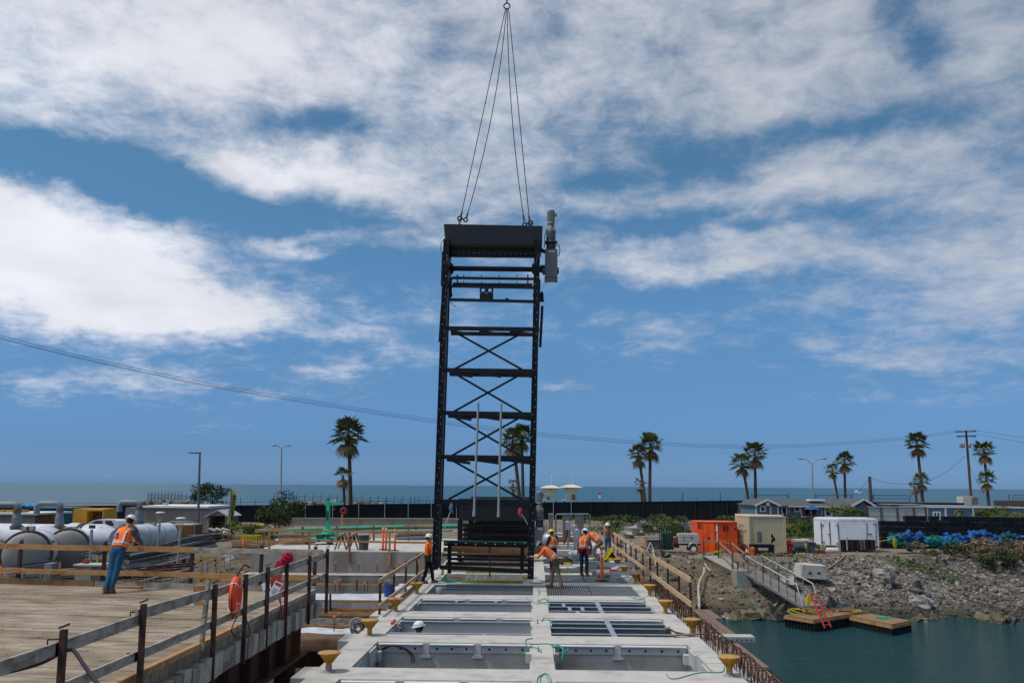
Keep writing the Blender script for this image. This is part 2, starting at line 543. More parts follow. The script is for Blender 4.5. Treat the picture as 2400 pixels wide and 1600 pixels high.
def ground_mat():
 m = bpy.data.materials.new('stony ground')
 m.use_nodes = True
 t = m.node_tree
 b = t.nodes['Principled BSDF']
 b.inputs['Roughness'].default_value = .95
 b.inputs['Specular IOR Level'].default_value = .15
 tcn = t.nodes.new('ShaderNodeTexCoord')
 def vor(sc_, rnd=1):
  v = t.nodes.new('ShaderNodeTexVoronoi')
  v.inputs['Scale'].default_value = sc_
  t.links.new(tcn.outputs['Object'], v.inputs['Vector'])
  return v
 def ramp(src, stops):
  r = t.nodes.new('ShaderNodeValToRGB')
  r.color_ramp.elements[0].position = stops[0][0]
  r.color_ramp.elements[0].color = (*stops[0][1], 1)
  r.color_ramp.elements[1].position = stops[-1][0]
  r.color_ramp.elements[1].color = (*stops[-1][1], 1)
  for p, c in stops[1:-1]:
   e = r.color_ramp.elements.new(p)
   e.color = (*c, 1)
  t.links.new(src, r.inputs[0])
  return r.outputs[0]
 def mx(f, a, c):
  n = t.nodes.new('ShaderNodeMix')
  n.data_type = 'RGBA'
  t.links.new(f, n.inputs[0])
  t.links.new(a, n.inputs['A'])
  t.links.new(c, n.inputs['B'])
  return n.outputs['Result']
 def sepx(c):
  s_ = t.nodes.new('ShaderNodeSeparateColor')
  t.links.new(c, s_.inputs[0])
  return s_.outputs[0]
 def mr_(src, a, c, lo=0, hi=1):
  r = t.nodes.new('ShaderNodeMapRange')
  r.interpolation_type = 'SMOOTHSTEP'
  r.inputs[1].default_value = a
  r.inputs[2].default_value = c
  r.inputs[3].default_value = lo
  r.inputs[4].default_value = hi
  t.links.new(src, r.inputs[0])
  return r.outputs[0]
 def noi(s_, d=6):
  n = t.nodes.new('ShaderNodeTexNoise')
  n.inputs['Scale'].default_value = s_
  n.inputs['Detail'].default_value = d
  n.inputs['Roughness'].default_value = .65
  t.links.new(tcn.outputs['Object'], n.inputs['Vector'])
  return n.outputs[0]
 stones = ramp(sepx(vor(6.5).outputs['Color']), [(0, (.04, .036, .032)), (.35, (.10, .088, .072)), (.65, (.16, .145, .12)), (.88, (.30, .28, .25)), (1, (.10, .075, .05))])
 stones2 = ramp(sepx(vor(2.6).outputs['Color']), [(0, (.05, .045, .04)), (.4, (.12, .105, .09)), (.8, (.18, .165, .145)), (1, (.36, .34, .31))])
 st = mx(mr_(noi(1.1), .45, .6), stones, stones2)
 dirt = ramp(noi(.9, 9), [(.3, (.085, .064, .042)), (.5, (.145, .115, .078)), (.7, (.21, .175, .125))])
 flat = ramp(noi(.35, 9), [(.3, (.14, .115, .085)), (.5, (.21, .18, .14)), (.7, (.28, .245, .20))])
 geo = t.nodes.new('ShaderNodeNewGeometry')
 sx = t.nodes.new('ShaderNodeSeparateXYZ')
 t.links.new(geo.outputs['Position'], sx.inputs[0])
 a = t.nodes.new('ShaderNodeMath')
 a.operation = 'MULTIPLY_ADD'
 t.links.new(noi(.5), a.inputs[0])
 a.inputs[1].default_value = 9
 t.links.new(sx.outputs[0], a.inputs[2])
 dirtier = mx(mr_(a.outputs[0], 15, 22, 1, 0), st, dirt)      # earthier near the deck, stonier to the right
 a2 = t.nodes.new('ShaderNodeMath')
 a2.operation = 'MULTIPLY_ADD'
 t.links.new(noi(1.6), a2.inputs[0])
 a2.inputs[1].default_value = .5
 t.links.new(sx.outputs[2], a2.inputs[2])
 bank = mx(mr_(a2.outputs[0], -1.0, -.72), dirtier, flat)
 wet = ramp(noi(2.5), [(.3, (.028, .027, .02)), (.7, (.07, .065, .045))])
 full = mx(mr_(a2.outputs[0], -3.5, -2.7, 1, 0), bank, wet)
 t.links.new(full, b.inputs['Base Color'])
 bp = t.nodes.new('ShaderNodeBump')
 bp.inputs['Strength'].default_value = .8
 bp.inputs['Distance'].default_value = .12
 t.links.new(vor(6.5).outputs['Distance'], bp.inputs['Height'])
 bp.invert = True
 t.links.new(bp.outputs[0], b.inputs['Normal'])
 return m
setp(g.build('ground', ground_mat()), kind='structure')
def water_mat(name, c, sc_, st, rough, dist, stretch=(1, 1, 1), spec=.5):
 m = bpy.data.materials.new(name)
 m.use_nodes = True
 t = m.node_tree
 b = t.nodes['Principled BSDF']
 b.inputs['Roughness'].default_value = rough
 b.inputs['Specular IOR Level'].default_value = spec
 tcn = t.nodes.new('ShaderNodeTexCoord')
 mp = t.nodes.new('ShaderNodeMapping')
 mp.inputs['Scale'].default_value = stretch
 t.links.new(tcn.outputs['Object'], mp.inputs[0])
 n = t.nodes.new('ShaderNodeTexNoise')
 n.inputs['Scale'].default_value = sc_
 n.inputs['Detail'].default_value = 5
 n.inputs['Roughness'].default_value = .6
 n.inputs['Distortion'].default_value = .4
 t.links.new(mp.outputs[0], n.inputs['Vector'])
 bp = t.nodes.new('ShaderNodeBump')
 bp.inputs['Strength'].default_value = st
 bp.inputs['Distance'].default_value = dist
 t.links.new(n.outputs[0], bp.inputs['Height'])
 t.links.new(bp.outputs[0], b.inputs['Normal'])
 n2 = t.nodes.new('ShaderNodeTexNoise')
 n2.inputs['Scale'].default_value = sc_ * .12
 n2.inputs['Detail'].default_value = 4
 t.links.new(mp.outputs[0], n2.inputs['Vector'])
 mx = t.nodes.new('ShaderNodeMix')
 mx.data_type = 'RGBA'
 mx.inputs['A'].default_value = (*c, 1)
 mx.inputs['B'].default_value = (c[0] * 1.7, c[1] * 1.35, c[2] * 1.2, 1)
 t.links.new(n2.outputs[0], mx.inputs[0])
 t.links.new(mx.outputs['Result'], b.inputs['Base Color'])
 return m
wm = MB()
wm.quad((3.7, -60, -3.77), (300, -60, -3.77), (300, 56, -3.77), (3.7, 56, -3.77))
wm.quad((-60, -60, -4.02), (3.7, -60, -4.02), (3.7, 56, -4.02), (-60, 56, -4.02))
setp(wm.build('lagoon_water', water_mat('lagoon water', (.007, .052, .062), 2.6, 1.0, .07, .30, (1, 2.2, 1), spec=.2)), kind='structure')
sm_ = MB()
sm_.quad((-30000, 190, -4), (30000, 190, -4), (30000, 40000, -4), (-30000, 40000, -4))
setp(sm_.build('sea', water_mat('sea water', (.004, .060, .095), .16, 1.0, .3, 1.6, (1, .4, 1), spec=.10)), kind='structure')
# rubble on the bank: uncountable small stones
rk = random.Random(3)
rub = MB()
for i in range(6500):
 x = 4.3 + 36 * rk.random() ** .9
 y = rk.uniform(49.2, 58.9)
 z = GH(x, y)
 s_ = rk.choice((.035, .045, .055, .07, .08, .10, .14)) * rk.uniform(.6, 1.25)
 if x < 17:
  if rk.random() < .45:
   continue
 if z > -.98:
  continue
 rub.cm = rk.choice((0, 0, 1, 1, 2, 3)) if z > -3.2 else rk.choice((3, 3, 1, 0))
 rub.ell((x, y, z + s_ * .25), (s_ * rk.uniform(.8, 1.5), s_ * rk.uniform(.7, 1.2), s_ * rk.uniform(.5, .9)), 5, 3, Matrix.Rotation(rk.uniform(0, 6), 3, 'Z') @ Matrix.Rotation(rk.uniform(-.6, .6), 3, 'X'), sm=False)
RK1 = mat('grey rock', (.155, .145, .13), .9, var=.25, sc_=1.5, c2=(.085, .08, .07), t2=.55, s2=2, bump=.6, bs=9)
RK2 = mat('brown rock', (.165, .13, .085), .9, var=.25, sc_=1.5, c2=(.12, .10, .07), t2=.55, s2=2, bump=.6, bs=9)
RK3 = mat('pale rock', (.31, .29, .265), .9, var=.2, sc_=1.5, c2=(.24, .23, .21), t2=.58, s2=2, bump=.5, bs=9)
RK4 = mat('wet dark rock', (.045, .045, .042), .7, var=.3, sc_=1.5, c2=(.09, .08, .05), t2=.58, s2=2, bump=.5, bs=9)
setp(rub.build('rubble', [RK1, RK2, RK3, RK4]), kind='stuff')
# ---------------------------------------------------------------- concrete intake deck
DX0, DX1, CX0, CX1, SX0, SX1 = -4.15, 3.83, -.07, .38, -3.53, 3.385
Y0, PIT_, OP = 17.12, 3.745, 2.76
rows = [(Y0 + PIT_ * k, Y0 + PIT_ * k + OP) for k in range(-3, 13)]
DEND = rows[-1][1] + 1.2
deck = root('intake_deck', (0, 30, 0), 'long pale concrete intake deck with rows of rectangular openings', 'deck')
sl_ = MB()
sl_.bb(DX0, SX0, 4, DEND, -1.0, 0)
sl_.bb(CX0, CX1, 4, DEND, -1.0, 0)
sl_.bb(SX1, DX1, 4, DEND, -1.0, 0)
prev = 4
for a, b in rows + [(DEND, 0)]:
 sl_.bb(SX0, CX0, prev, a, -1.0, 0)
 sl_.bb(CX1, SX1, prev, a, -1.0, 0)
 if a - prev < 1.2 and a < 30:
  sl_.bb(DX0 - .28, DX0, prev, a, -1.0, 0)
 prev = b
sl_.build('slab', CONC, deck, True)
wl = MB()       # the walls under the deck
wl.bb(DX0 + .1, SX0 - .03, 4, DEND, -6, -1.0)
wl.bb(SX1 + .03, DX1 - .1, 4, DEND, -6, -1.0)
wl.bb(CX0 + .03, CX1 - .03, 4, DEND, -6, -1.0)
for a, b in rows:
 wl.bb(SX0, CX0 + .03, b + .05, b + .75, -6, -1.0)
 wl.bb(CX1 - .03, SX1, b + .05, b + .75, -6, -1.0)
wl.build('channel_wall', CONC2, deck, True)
jn = MB()
for x0, x1, y in ((CX0, CX1, 18.2), (DX0, SX0, 18.9), (SX1, DX1, 17.9), (SX1, DX1, 25.7), (SX1, DX1, 29.5)):
 jn.bb(x0, x1, y, y + .018, 0, .002)
jn.build('joint', mat('dark joint', (.10, .09, .08)), deck, True)
HOLE = mat('hole dark', (.02, .022, .025))
def ledger(x0, x1, y, z1=-.03, h=.19, t=.03, lip=True, gaps=()):
 m = MB()
 n = max(2, int(round((x1 - x0) / .38)))
 segs = []
 a = x0
 for gx in list(gaps) + [None]:
  b = x1 if gx is None else gx - .08
  segs.append((a, b))
  a = (gx or 0) + .08
 for s0, s1 in segs:
  m.cm = 0
  m.bb(s0, s1, y - t, y, z1 - h, z1 - .02)
  if lip:
   m.cm = 2
   m.bb(s0, s1, y - .10, y, z1 - .02, z1)
  m.cm = 1
  k = max(1, int((s1 - s0) / .3))
  for i in range(k):
   cx = s0 + (i + .5) * (s1 - s0) / k
   m.lathe([(.028, 0), (.028, .004)], (cx, y - t - .004, z1 - h * .55), (0, 1, 0), 8, False)
 m.cm = 0
 for gx in gaps:
  m.bb(gx - .075, gx + .075, y - .05, y - .001, z1 - h * 1.25, z1 + .015)
  m.bb(gx - .12, gx + .12, y - .06, y - .001, z1 - h * 1.55, z1 - h * 1.25)
 return m.build('ledger_plate', [GALVL, HOLE, WHITE], deck, True)
for k, (a, b) in enumerate(rows):
 if a < 12 or a > 28:
  continue
 near = a < 19
 ledger(SX0 + .04, CX0 - .02, b - .001, gaps=(-2.43, -1.28) if near else (-2.1, -.95))
 ledger(CX1 + .02, SX1 - .04, b - .001, gaps=(1.83,) if near else ())
 m = MB()
 for x, s_ in ((SX0, 1), (CX0, -1), (CX1, 1), (SX1, -1)):
  for w_, ya, yb, za, zb_ in ((.03, a + .25, a + 1.1, -.42, -.07), (.05, a + 1.7, b - .36, -.34, -.03), (.14, b - .34, b - .14, -.36, -.16)):
   m = MB()
   m.bb(min(x, x + s_ * w_), max(x, x + s_ * w_), ya, yb, za, zb_)
   m.build('side_bracket', GALVL, deck, True)
def beam(name, pts, w_=.14, h_=.3, z=-.04, mt=None):
 m = MB()
 (x0, y0), (x1, y1) = pts
 m.cm = 0
 m.bar((x0, y0, z - .01), (x1, y1, z - .01), w_, .02)
 m.bar((x0, y0, z - h_ + .01), (x1, y1, z - h_ + .01), w_, .02)
 m.cm = 1
 m.bar((x0, y0, z - h_ / 2), (x1, y1, z - h_ / 2), .012, h_ - .04)
 return m.build(name, [GALV, mt or GALVD], deck, True)
WEB = mat('grey beam web', (.54, .55, .55), .5, .2, var=.06, sc_=2)
r1, r2, r3 = rows[4], rows[5], rows[6]
for y in (r1[1] - .5, r1[0] + .42):
 beam('cross_beam', ((SX0, y), (CX0, y)), mt=WEB)
beam('cross_beam', ((SX0, r2[1] - .75), (CX0, r2[1] - .75)), mt=WEB, h_=.36)
beam('cross_beam', ((SX0, r3[1] - .42), (CX0, r3[1] - .42)), mt=WEB, h_=.55, z=-.07)
for y in (23.0, 22.3, 21.45):
 beam('cross_beam', ((CX1, y), (SX1, y)), w_=.10, h_=.26)
beam('long_beam', ((1.88, r1[0]), (1.88, r1[1] - .04)), w_=.13, h_=.2, z=-.028)
for y in (26.85, 26.1, 25.25):
 beam('cross_beam', ((CX1, y), (SX1, y)), w_=.10, h_=.26)
beam('long_beam', ((1.88, r2[0]), (1.88, r2[1] - .04)), w_=.13, h_=.2, z=-.028)
for x, y0, y1 in ((.85, 26.15, 26.8), (1.0, 25.3, 26.05), (1.37, 25.3, 26.05), (1.2, 24.64, 25.2), (-2.4, 26.85, 27.3), (-1.2, 26.85, 27.3)):
 beam('short_beam', ((x, y0), (x, y1)), w_=.10, h_=.16, z=-.032)
for x, y0, y1 in ((-1.2, r1[0] + .02, r1[0] + .36),):
 beam('short_beam', ((x, y0), (x, y1)), w_=.10, h_=.16, z=-.032)
# rusty hoops of rebar cast into the right-hand edge
hoop = MB()
hoop.path([(0, 0, -.12), (0, 0, .23)] + [(.10 - .10 * math.cos(PI * i / 6), 0, .23 + .10 * math.sin(PI * i / 6)) for i in range(1, 7)] + [(.20, 0, -.12)], .010, 6)
h0 = hoop.build('rebar_hoop', RUST, deck)
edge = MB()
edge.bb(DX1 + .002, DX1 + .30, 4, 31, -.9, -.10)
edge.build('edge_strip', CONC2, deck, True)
rr_ = random.Random(5)
first = True
y = 13.5
cnt = 0
while y < 30.5 and cnt < 98:
 o = h0 if first else h0.copy()
 if not first:
  C.objects.link(o)
  o.parent = deck
 first = False
 o.location = (DX1 + .03 + rr_.uniform(0, .06), y - 30, rr_.uniform(-.03, .02))
 o.rotation_euler = (rr_.uniform(-.25, .25), rr_.uniform(-.12, .12), rr_.uniform(-.5, .5))
 y += .18 * rr_.uniform(.75, 1.25)
 cnt += 1
# ---------------------------------------------------------------- gratings laid in the openings
def grating(x0, x1, y0, y1, label, sp=.075):
 c = ((x0 + x1) / 2, (y0 + y1) / 2)
 t = root('steel_grating', (c[0], c[1], 0), label, 'grating', 'steel gratings laid in the deck openings')
 m = MB()
 x = x0 + .02
 while x < x1 - .02:
  m.bb(x, x + .012, y0, y1, -.055, -.006)
  x += sp
 m.build('bearing_bar', GALV, t, True)
 m = MB()
 for yy in (y0, y1 - .012):
  m.bb(x0, x1, yy + .001, yy + .013, -.055, -.004)
 k = max(1, int((y1 - y0) / .45))
 for i in range(1, k):
  yy = y0 + (y1 - y0) * i / k
  m.bb(x0, x1, yy, yy + .008, -.03, -.007)
 m.build('cross_bar', GALVD, t, True)
 return t
g3, g4, g5, g6 = rows[6], rows[7], rows[8], rows[9]
grating(CX1 + .02, 1.85, g3[0] + .02, g3[1] - .02, 'dark bar grating right of the centre beam, inner panel under the leaning worker')
grating(1.88, SX1 - .02, g3[0] + .02, g3[1] - .02, 'dark bar grating nearest on the right, outer panel beside the yellow bollards')
grating(SX0 + .02, CX0 - .02, g3[0] + .02, g3[0] + .45, 'narrow dark grating strip along the near edge of the opening before the tower')
grating(SX0 + .02, CX0 - .02, g3[1] - .32, g3[1] - .02, 'narrow dark grating strip along the far edge of the opening before the tower')
grating(CX1 + .02, 1.85, g4[0] + .02, g4[1] - .02, 'dark bar grating behind the leaning worker, under the tool pile')
grating(1.88, SX1 - .02, g4[0] + .02, g4[1] - .02, 'dark bar grating that carries the single orange delineator post')
grating(CX1 + .02, SX1 - .02, g5[0] + .02, g5[1] - .02, 'full width grating behind the worker in dark jeans')
grating(CX1 + .02, SX1 - .02, g6[0] + .02, g6[1] - .02, 'full width grating beside the yellow and black bag')
for k in range(10, 16):
 grating(CX1 + .02, SX1 - .02, rows[k][0] + .02, rows[k][1] - .02, ['grating in the far deck under the grey pedestals', 'grating in the far deck one opening behind the pedestals', 'grating in the far deck two openings behind the pedestals', 'grating near the far end of the deck', 'last but one grating at the far end of the deck', 'farthest grating at the end of the deck'][k - 10], .12)
# ---------------------------------------------------------------- timber platform on the left
PF = Vector((-5.25, 21.1, .9))
PDIR = Vector((-8.67, 1.2, 0)).normalized()
PN = Vector((-PDIR.y, PDIR.x, 0))
if PN.y > 0:
 PN = -PN
plat = root('timber_platform', (-15, 15, .9), 'weathered timber working platform carried on a rusty girder', 'platform')
rp = random.Random(11)
for part in range(1):
 m = MB()
 d = 0.0
 while d < 22:
  wdt = .295
  a = PF + PN * (d + .002) + PDIR * (.0)
  b = a + PDIR * 42
  # planks run parallel to the far edge; the right ends follow the straight edge X = -5.45
  def cut(p):
   t_ = (-5.27 - p.x) / PDIR.x
   return p + PDIR * t_
  p0, p1 = cut(a), cut(PF + PN * (d + wdt - .012))
  q0, q1 = b, PF + PN * (d + wdt - .012) + PDIR * 42
  zt = .9 + rp.uniform(-.008, .004)
  m.cm = 0
  vs = [Vector((v.x, v.y, zz)) for zz in (.62, zt) for v in (p0, q0, q1, p1)]
  m._add(vs, [(0, 3, 2, 1), (4, 5, 6, 7), (0, 1, 5, 4), (1, 2, 6, 5), (2, 3, 7, 6), (3, 0, 4, 7)])
  d += wdt
 PLM = mat('dirty platform boards', (.30, .242, .18), .95, var=.38, sc_=1.4, c2=(.20, .155, .105), t2=.52, s2=.35, bump=.5, bs=14, stretch=(1, 2.2, 1), detail=9)
 m.build('board', PLM, plat, True)
dirt = MB()
for i in range(700):
 x = rp.uniform(-13, -5.7)
 y = rp.uniform(9, 20)
 s_ = rp.uniform(.003, .011)
 dirt.ell((x, y, .9 + s_ * .4), (s_ * 1.4, s_, s_ * .7), 5, 3, sm=False)
dirt.build('grit', mat('grit', (.12, .09, .06), .95), plat, True)['kind'] = 'stuff'
m = MB()
y = 5.0
k = 0
while y < 21.1:
 n = rp.choice((2, 3, 3))
 out = rp.uniform(-.02, .10)
 hh = rp.uniform(.0, .05)
 for j in range(n):
  o2 = out + rp.uniform(-.025, .025)
  m.cm = rp.randrange(3)
  m.bb(-5.77, -5.18 + o2, y, y + .27, .36 + hh * .3, .70 + hh + rp.uniform(-.02, .02))
  y += .295
  if y > 21.1:
   break
m.build('mat_timber', [WOODG, mat('pale mat timber', (.40, .36, .30), .9, var=.25, sc_=5, bump=.3), mat('stained mat timber', (.26, .215, .165), .9, var=.3, sc_=4, bump=.3)], plat, True)
m = MB()
m.bb(-5.62, -5.54, 4, 20.9, -.36, .358)
m.bb(-5.78, -5.3, 4, 20.9, -.42, -.36)
m.bb(-5.78, -5.32, 4, 20.9, .3, .355)
y = 5.2
while y < 20.9:
 m.bb(-5.54, -5.34, y, y + .03, -.36, .3)
 y += 1.15
m.build('girder', RUSTG, plat, True)
m = MB()
m.bb(-9.5, -4.75, 20.95, 21.3, -.80, -.42)
m.bb(-9.5, -4.72, 20.85, 21.4, -.43, -.40)
m.bb(-9.5, -9.4, 20.95, 21.3, -6, -.8)
m.build('pile_cap', RUSTG, plat, True)
for x in (-5.9, -9.3, -14, -20):
 for y in (6, 13.5, 21.0):
  m = MB()
  m.tube((x, y, -7), (x, y, -.45), .25, n=14)
  m.build('pile', RUSTG, plat, True)
m = MB()
m.bb(-45, -5.97, 4, 4.3, .3, .6)
for y in (8, 12, 16, 20):
 m.bb(-45, -5.97, y, y + .3, .05, .55)
m.build('cross_girder', RUSTG, plat, True)
# ---------------------------------------------------------------- stepped excavation between platform and deck
XL, XR = -15.0, -4.14
pad = root('concrete_pad', (-9.5, 51, -1.05), 'pale raised concrete pad carrying the bin and the orange delineators', 'concrete pad')
m = MB()
m.bb(XL, XR, 46, 57.6, -6, 0)
m.build('block', CONC, pad, True)
m = MB()
m.bb(XL, XR, 45.93, 45.998, -1.05, -.03)
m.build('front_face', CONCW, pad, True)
ftg = root('concrete_footing', (-9.5, 45.2, -1.95), 'lower stepped concrete footing in front of the raised pad', 'footing')
m = MB()
m.bb(XL, XR, 44.5, 45.92, -6, -1.07)
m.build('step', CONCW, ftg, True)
m = MB()
m.bb(XL, XR, 44.42, 44.9, -1.068, -1.05)
m.build('top_strip', CONC, ftg, True)
flo = MB()
flo.bb(XL, XR, 41, 44.5, -6, -1.97)
flo.bb(XL, XR, 39, 41, -6, -2.32)
flo.bb(XL, XR, 35.5, 39, -6, -2.78)
flo.bb(XL, XR, 26, 35.5, -6, -3.6)
setp(flo.build('pit_ground', mat('shade-dark pit soil', (.055, .042, .03), .95, var=.3, sc_=1.5, c2=(.035, .027, .02), t2=.5, s2=1.0, bump=.5)), kind='structure')  # black-brown soil: the shadow of the void below is put into its colour
def sheet(name, x0, x1, pts, mt, label, cat, amp=.05, seed=0):
 # a sheet that follows the profile pts [(y, z)...], rumpled
 m = MB()
 prof = []
 for (ya, za), (yb, zb) in zip(pts, pts[1:]):
  for i in range(8):
   t_ = i / 8
   prof.append((ya + (yb - ya) * t_, za + (zb - za) * t_))
 prof.append(pts[-1])
 nx_ = int((x1 - x0) / .22) + 1
 vs = []
 for (yy, zz) in prof:
  for i in range(nx_):
   x = x0 + (x1 - x0) * i / (nx_ - 1)
   n_ = pnoise(Vector((x * 1.3, yy * 1.7, zz * 1.5 + seed)))
   vs.append((x, yy - amp * (1 + n_), zz + amp * 1.2 + amp * n_))
 fs = [(j * nx_ + i, j * nx_ + i + 1, (j + 1) * nx_ + i + 1, (j + 1) * nx_ + i) for j in range(len(prof) - 1) for i in range(nx_ - 1)]
 m._add(vs, fs, True)
 return setp(m.build(name, mt), label, cat)
SHEETW = mat('white plastic sheet', (.50, .525, .58), .5, var=.2, sc_=1.5, c2=(.34, .35, .37), t2=.6, s2=.8)
GEOT = mat('grey geotextile', (.27, .265, .285), .9, var=.18, sc_=1.5, c2=(.19, .18, .19), t2=.55, s2=1.2)
BURL = mat('brown burlap', (.13, .08, .048), .95, var=.2, sc_=3, c2=(.085, .05, .03), t2=.5, s2=1.5)
sheet('plastic_sheet', XL, XR, [(43.9, -1.95), (41.3, -1.95)], SHEETW, 'white plastic sheet below the concrete footing, beside the blue bucket', 'sheet', .05, 1)
sheet('geotextile', XL, XR, [(40.94, -1.98), (40.9, -2.35)], GEOT, 'grey geotextile hung over the middle step of the pit', 'fabric', .04, 2)
sheet('plastic_sheet', -13, XR, [(38.4, -2.76), (35.8, -2.76)], SHEETW, 'rumpled white plastic sheet lowest in the pit, behind the burlap', 'sheet', .08, 3)
sheet('burlap', -11, -7.5, [(36.3, -2.66), (35.42, -2.7), (35.35, -3.5)], BURL, 'brown burlap hung over the lowest step of the pit', 'fabric', .09, 4)
def wood(name, pts, w_, h_, mt, label, cat='beam', group=None):
 m = MB()
 m.bar(pts[0], pts[1], w_, h_)
 return setp(m.build(name, mt), label, cat, group)
GB = 'formwork beams across the pit'
for i, (y, z, h_, mt, lab) in enumerate((
  (44.33, -1.50, .09, WOODO, 'orange timber waler against the footing wall'),
  (41.08, -1.90, .12, WOODO, 'orange timber beam along the lip above the geotextile'),
  (40.70, -2.20, .11, WOODO, 'orange timber beam at the foot of the geotextile'),
  (39.9, -2.24, .10, WOODB, 'brown timber laid on the middle step of the pit'),
  (39.2, -2.20, .15, WOODO, 'bright orange timber on the edge of the middle step'),
  (38.86, -2.48, .30, WOODG, 'weathered plank face below the bright orange timber'),
  (38.80, -2.68, .09, WOODO, 'thin orange timber just above the lower white sheet'),
  (35.45, -2.76, .12, WOODO, 'orange timber at the lip of the lowest step'))):
 wood('timber_beam', ((XL, y, z), (XR + .01 * i, y, z)), .07 if h_ < .2 else .05, h_, mt, lab, 'beam', GB)
# ---------------------------------------------------------------- the hanging screen frame
TY, TD = 30.4, .80
def T(px, py, dy=0.0):
 return at(px, py, TY) + Vector((0, dy, 0))
tb = T(1137, 1340)
tow = root('screen_frame', (tb.x, TY + TD / 2, .05), 'tall black steel screen frame hanging from the crane over the deck', 'steel frame')
def part(name, m, mats, parent=tow, label=None):
 o = m.build(name, mats, parent, True)
 if label:
  o['label'] = label
 return o
def lx(y, side):       # photo column of the post centre line at photo row y
 if side < 0:
  return 1046 + (y - 586) * (1028 - 1046) / (1160 - 586) - (3 if y > 1200 else 0) * (y - 1200) / 140
 return 1259 + (y - 586) * (1247.5 - 1259) / (1160 - 586)
for side in (-1, 1):
 m = MB()
 p, q = T(lx(560, side), 560), T(lx(1340 if side < 0 else 1357, side), 1334 if side < 0 else 1356)
 X = Vector((1, 0, 0))
 m.bar(p, q, .05, .16, X)
 m.bar(p + X * .093, q + X * .093, .09, .03, X, (.03, 0))
 m.bar(p - X * .093, q - X * .093, .09, .03, X, (.03, 0))
 part('post', m, STEELB)
 m = MB()
 e = Vector((-side * .06, TD / 2, 0))
 m.bar(p + e, q + e, TD - .12, .025, X)
 e = Vector((-side * .05, TD, 0))
 m.bar(p + e, q + e, .06, .12, X)
 for t_ in (.05, .95):
  pass
 part('side_plate', m, STEELB)
 m = MB()
 n_ = 46
 for i in range(n_):
  c = p.lerp(q, (i + .5) / n_) + Vector((.03 * (1 if i % 3 else -1.6), -.027, 0))
  if c.z > 12.0:
   continue
  m.lathe([(.022, 0), (.022, -.02)], c, (0, 1, 0), 6, False)
 part('bolt_row', m, BOLT)
# top head box
m = MB()
a, b, c_, d_ = T(1040, 525), T(1272, 529.5), T(1270, 574), T(1044, 571)
dd = Vector((0, 1.25, 0))
m.extr([d_, c_, b, a], dd)
part('head_box', m, STEELB2)
m = MB()
f0, f1, f2, f3 = T(1045, 572), T(1269, 575), T(1262, 588), T(1050, 586)
bk = Vector((0, .95, 0))
m.extr([f0 + Vector((0, .35, 0)), f1 + Vector((0, .35, 0)), f2 + bk, f3 + bk][::-1], Vector((0, 0, -.02)))
m.bar(T(1046, 587, .55), T(1268, 589.5, .55), .03, .09)
part('head_flange', m, STEELB)
m = MB()
for i in range(17):
 c = T(1059 + 12.4 * i, 584.6 + i * .15, .51)
 m.lathe([(.022, 0), (.022, -.01)], c, (0, 1, 0), 6, False)
for y in (541, 551):
 m.lathe([(.03, 0), (.03, -.012)], T(1041.6, y), (0, 1, 0), 6, False)
for i in range(15):
 m.box(T(1050 + 15 * i, 525.2 + i * .28, .02), (.03, .03, .03))
part('bolt_row', m, BOLT)
def hb(name, x0, y0, x1, y1, h, dy=0.0, w_=.1, mt=STEELB):
 m = MB()
 m.bar(T(x0, y0, dy), T(x1, y1, dy), w_, h)
 return part(name, m, mt)
# cross channels with the slanting plates beneath
for (ya, yb, x0, x1) in ((769, 772, 1052, 1256), (867, 870, 1049, 1252), (967, 971, 1046, 1250), (1070, 1073, 1043, 1247), (1174, 1179, 1040, 1244)):
 m = MB()
 m.bar(T(x0 - 10, ya), T(x1 + 8, yb), .07, .15)
 part('cross_channel', m, STEELB)
 m = MB()
 W_ = x1 - x0
 for s0, s1 in ((.02, .29), (.35, .62), (.70, .98)):
  pa, pb = T(x0 + W_ * s0, ya + 7), T(x0 + W_ * s1, yb + 12)
  m.bar(pa, pb, .05, .10)
 m.bar(T(x0, ya + 3, TD), T(x1, yb + 3, TD), .07, .14)
 part('slat_plate', m, STEELB)
# X bracing (front plane) between the channels
ys_ = (776, 872, 973, 1076, 1176)
for i in range(4):
 ya, yb = ys_[i] + 2, ys_[i + 1] - 6
 xa0, xa1 = 1068 - 5 * i * .6, 1224 - i
 xb0, xb1 = 1058 - 5 * i * .6, 1226 - i
 m = MB()
 m.bar(T(xa0, ya, .12), T(xb1, yb, .12), .02, .075)
 part('brace', m, STEELB)
 m = MB()
 m.bar(T(xb0, yb, .20), T(xa1, ya, .20), .02, .075)
 part('brace', m, STEELB)
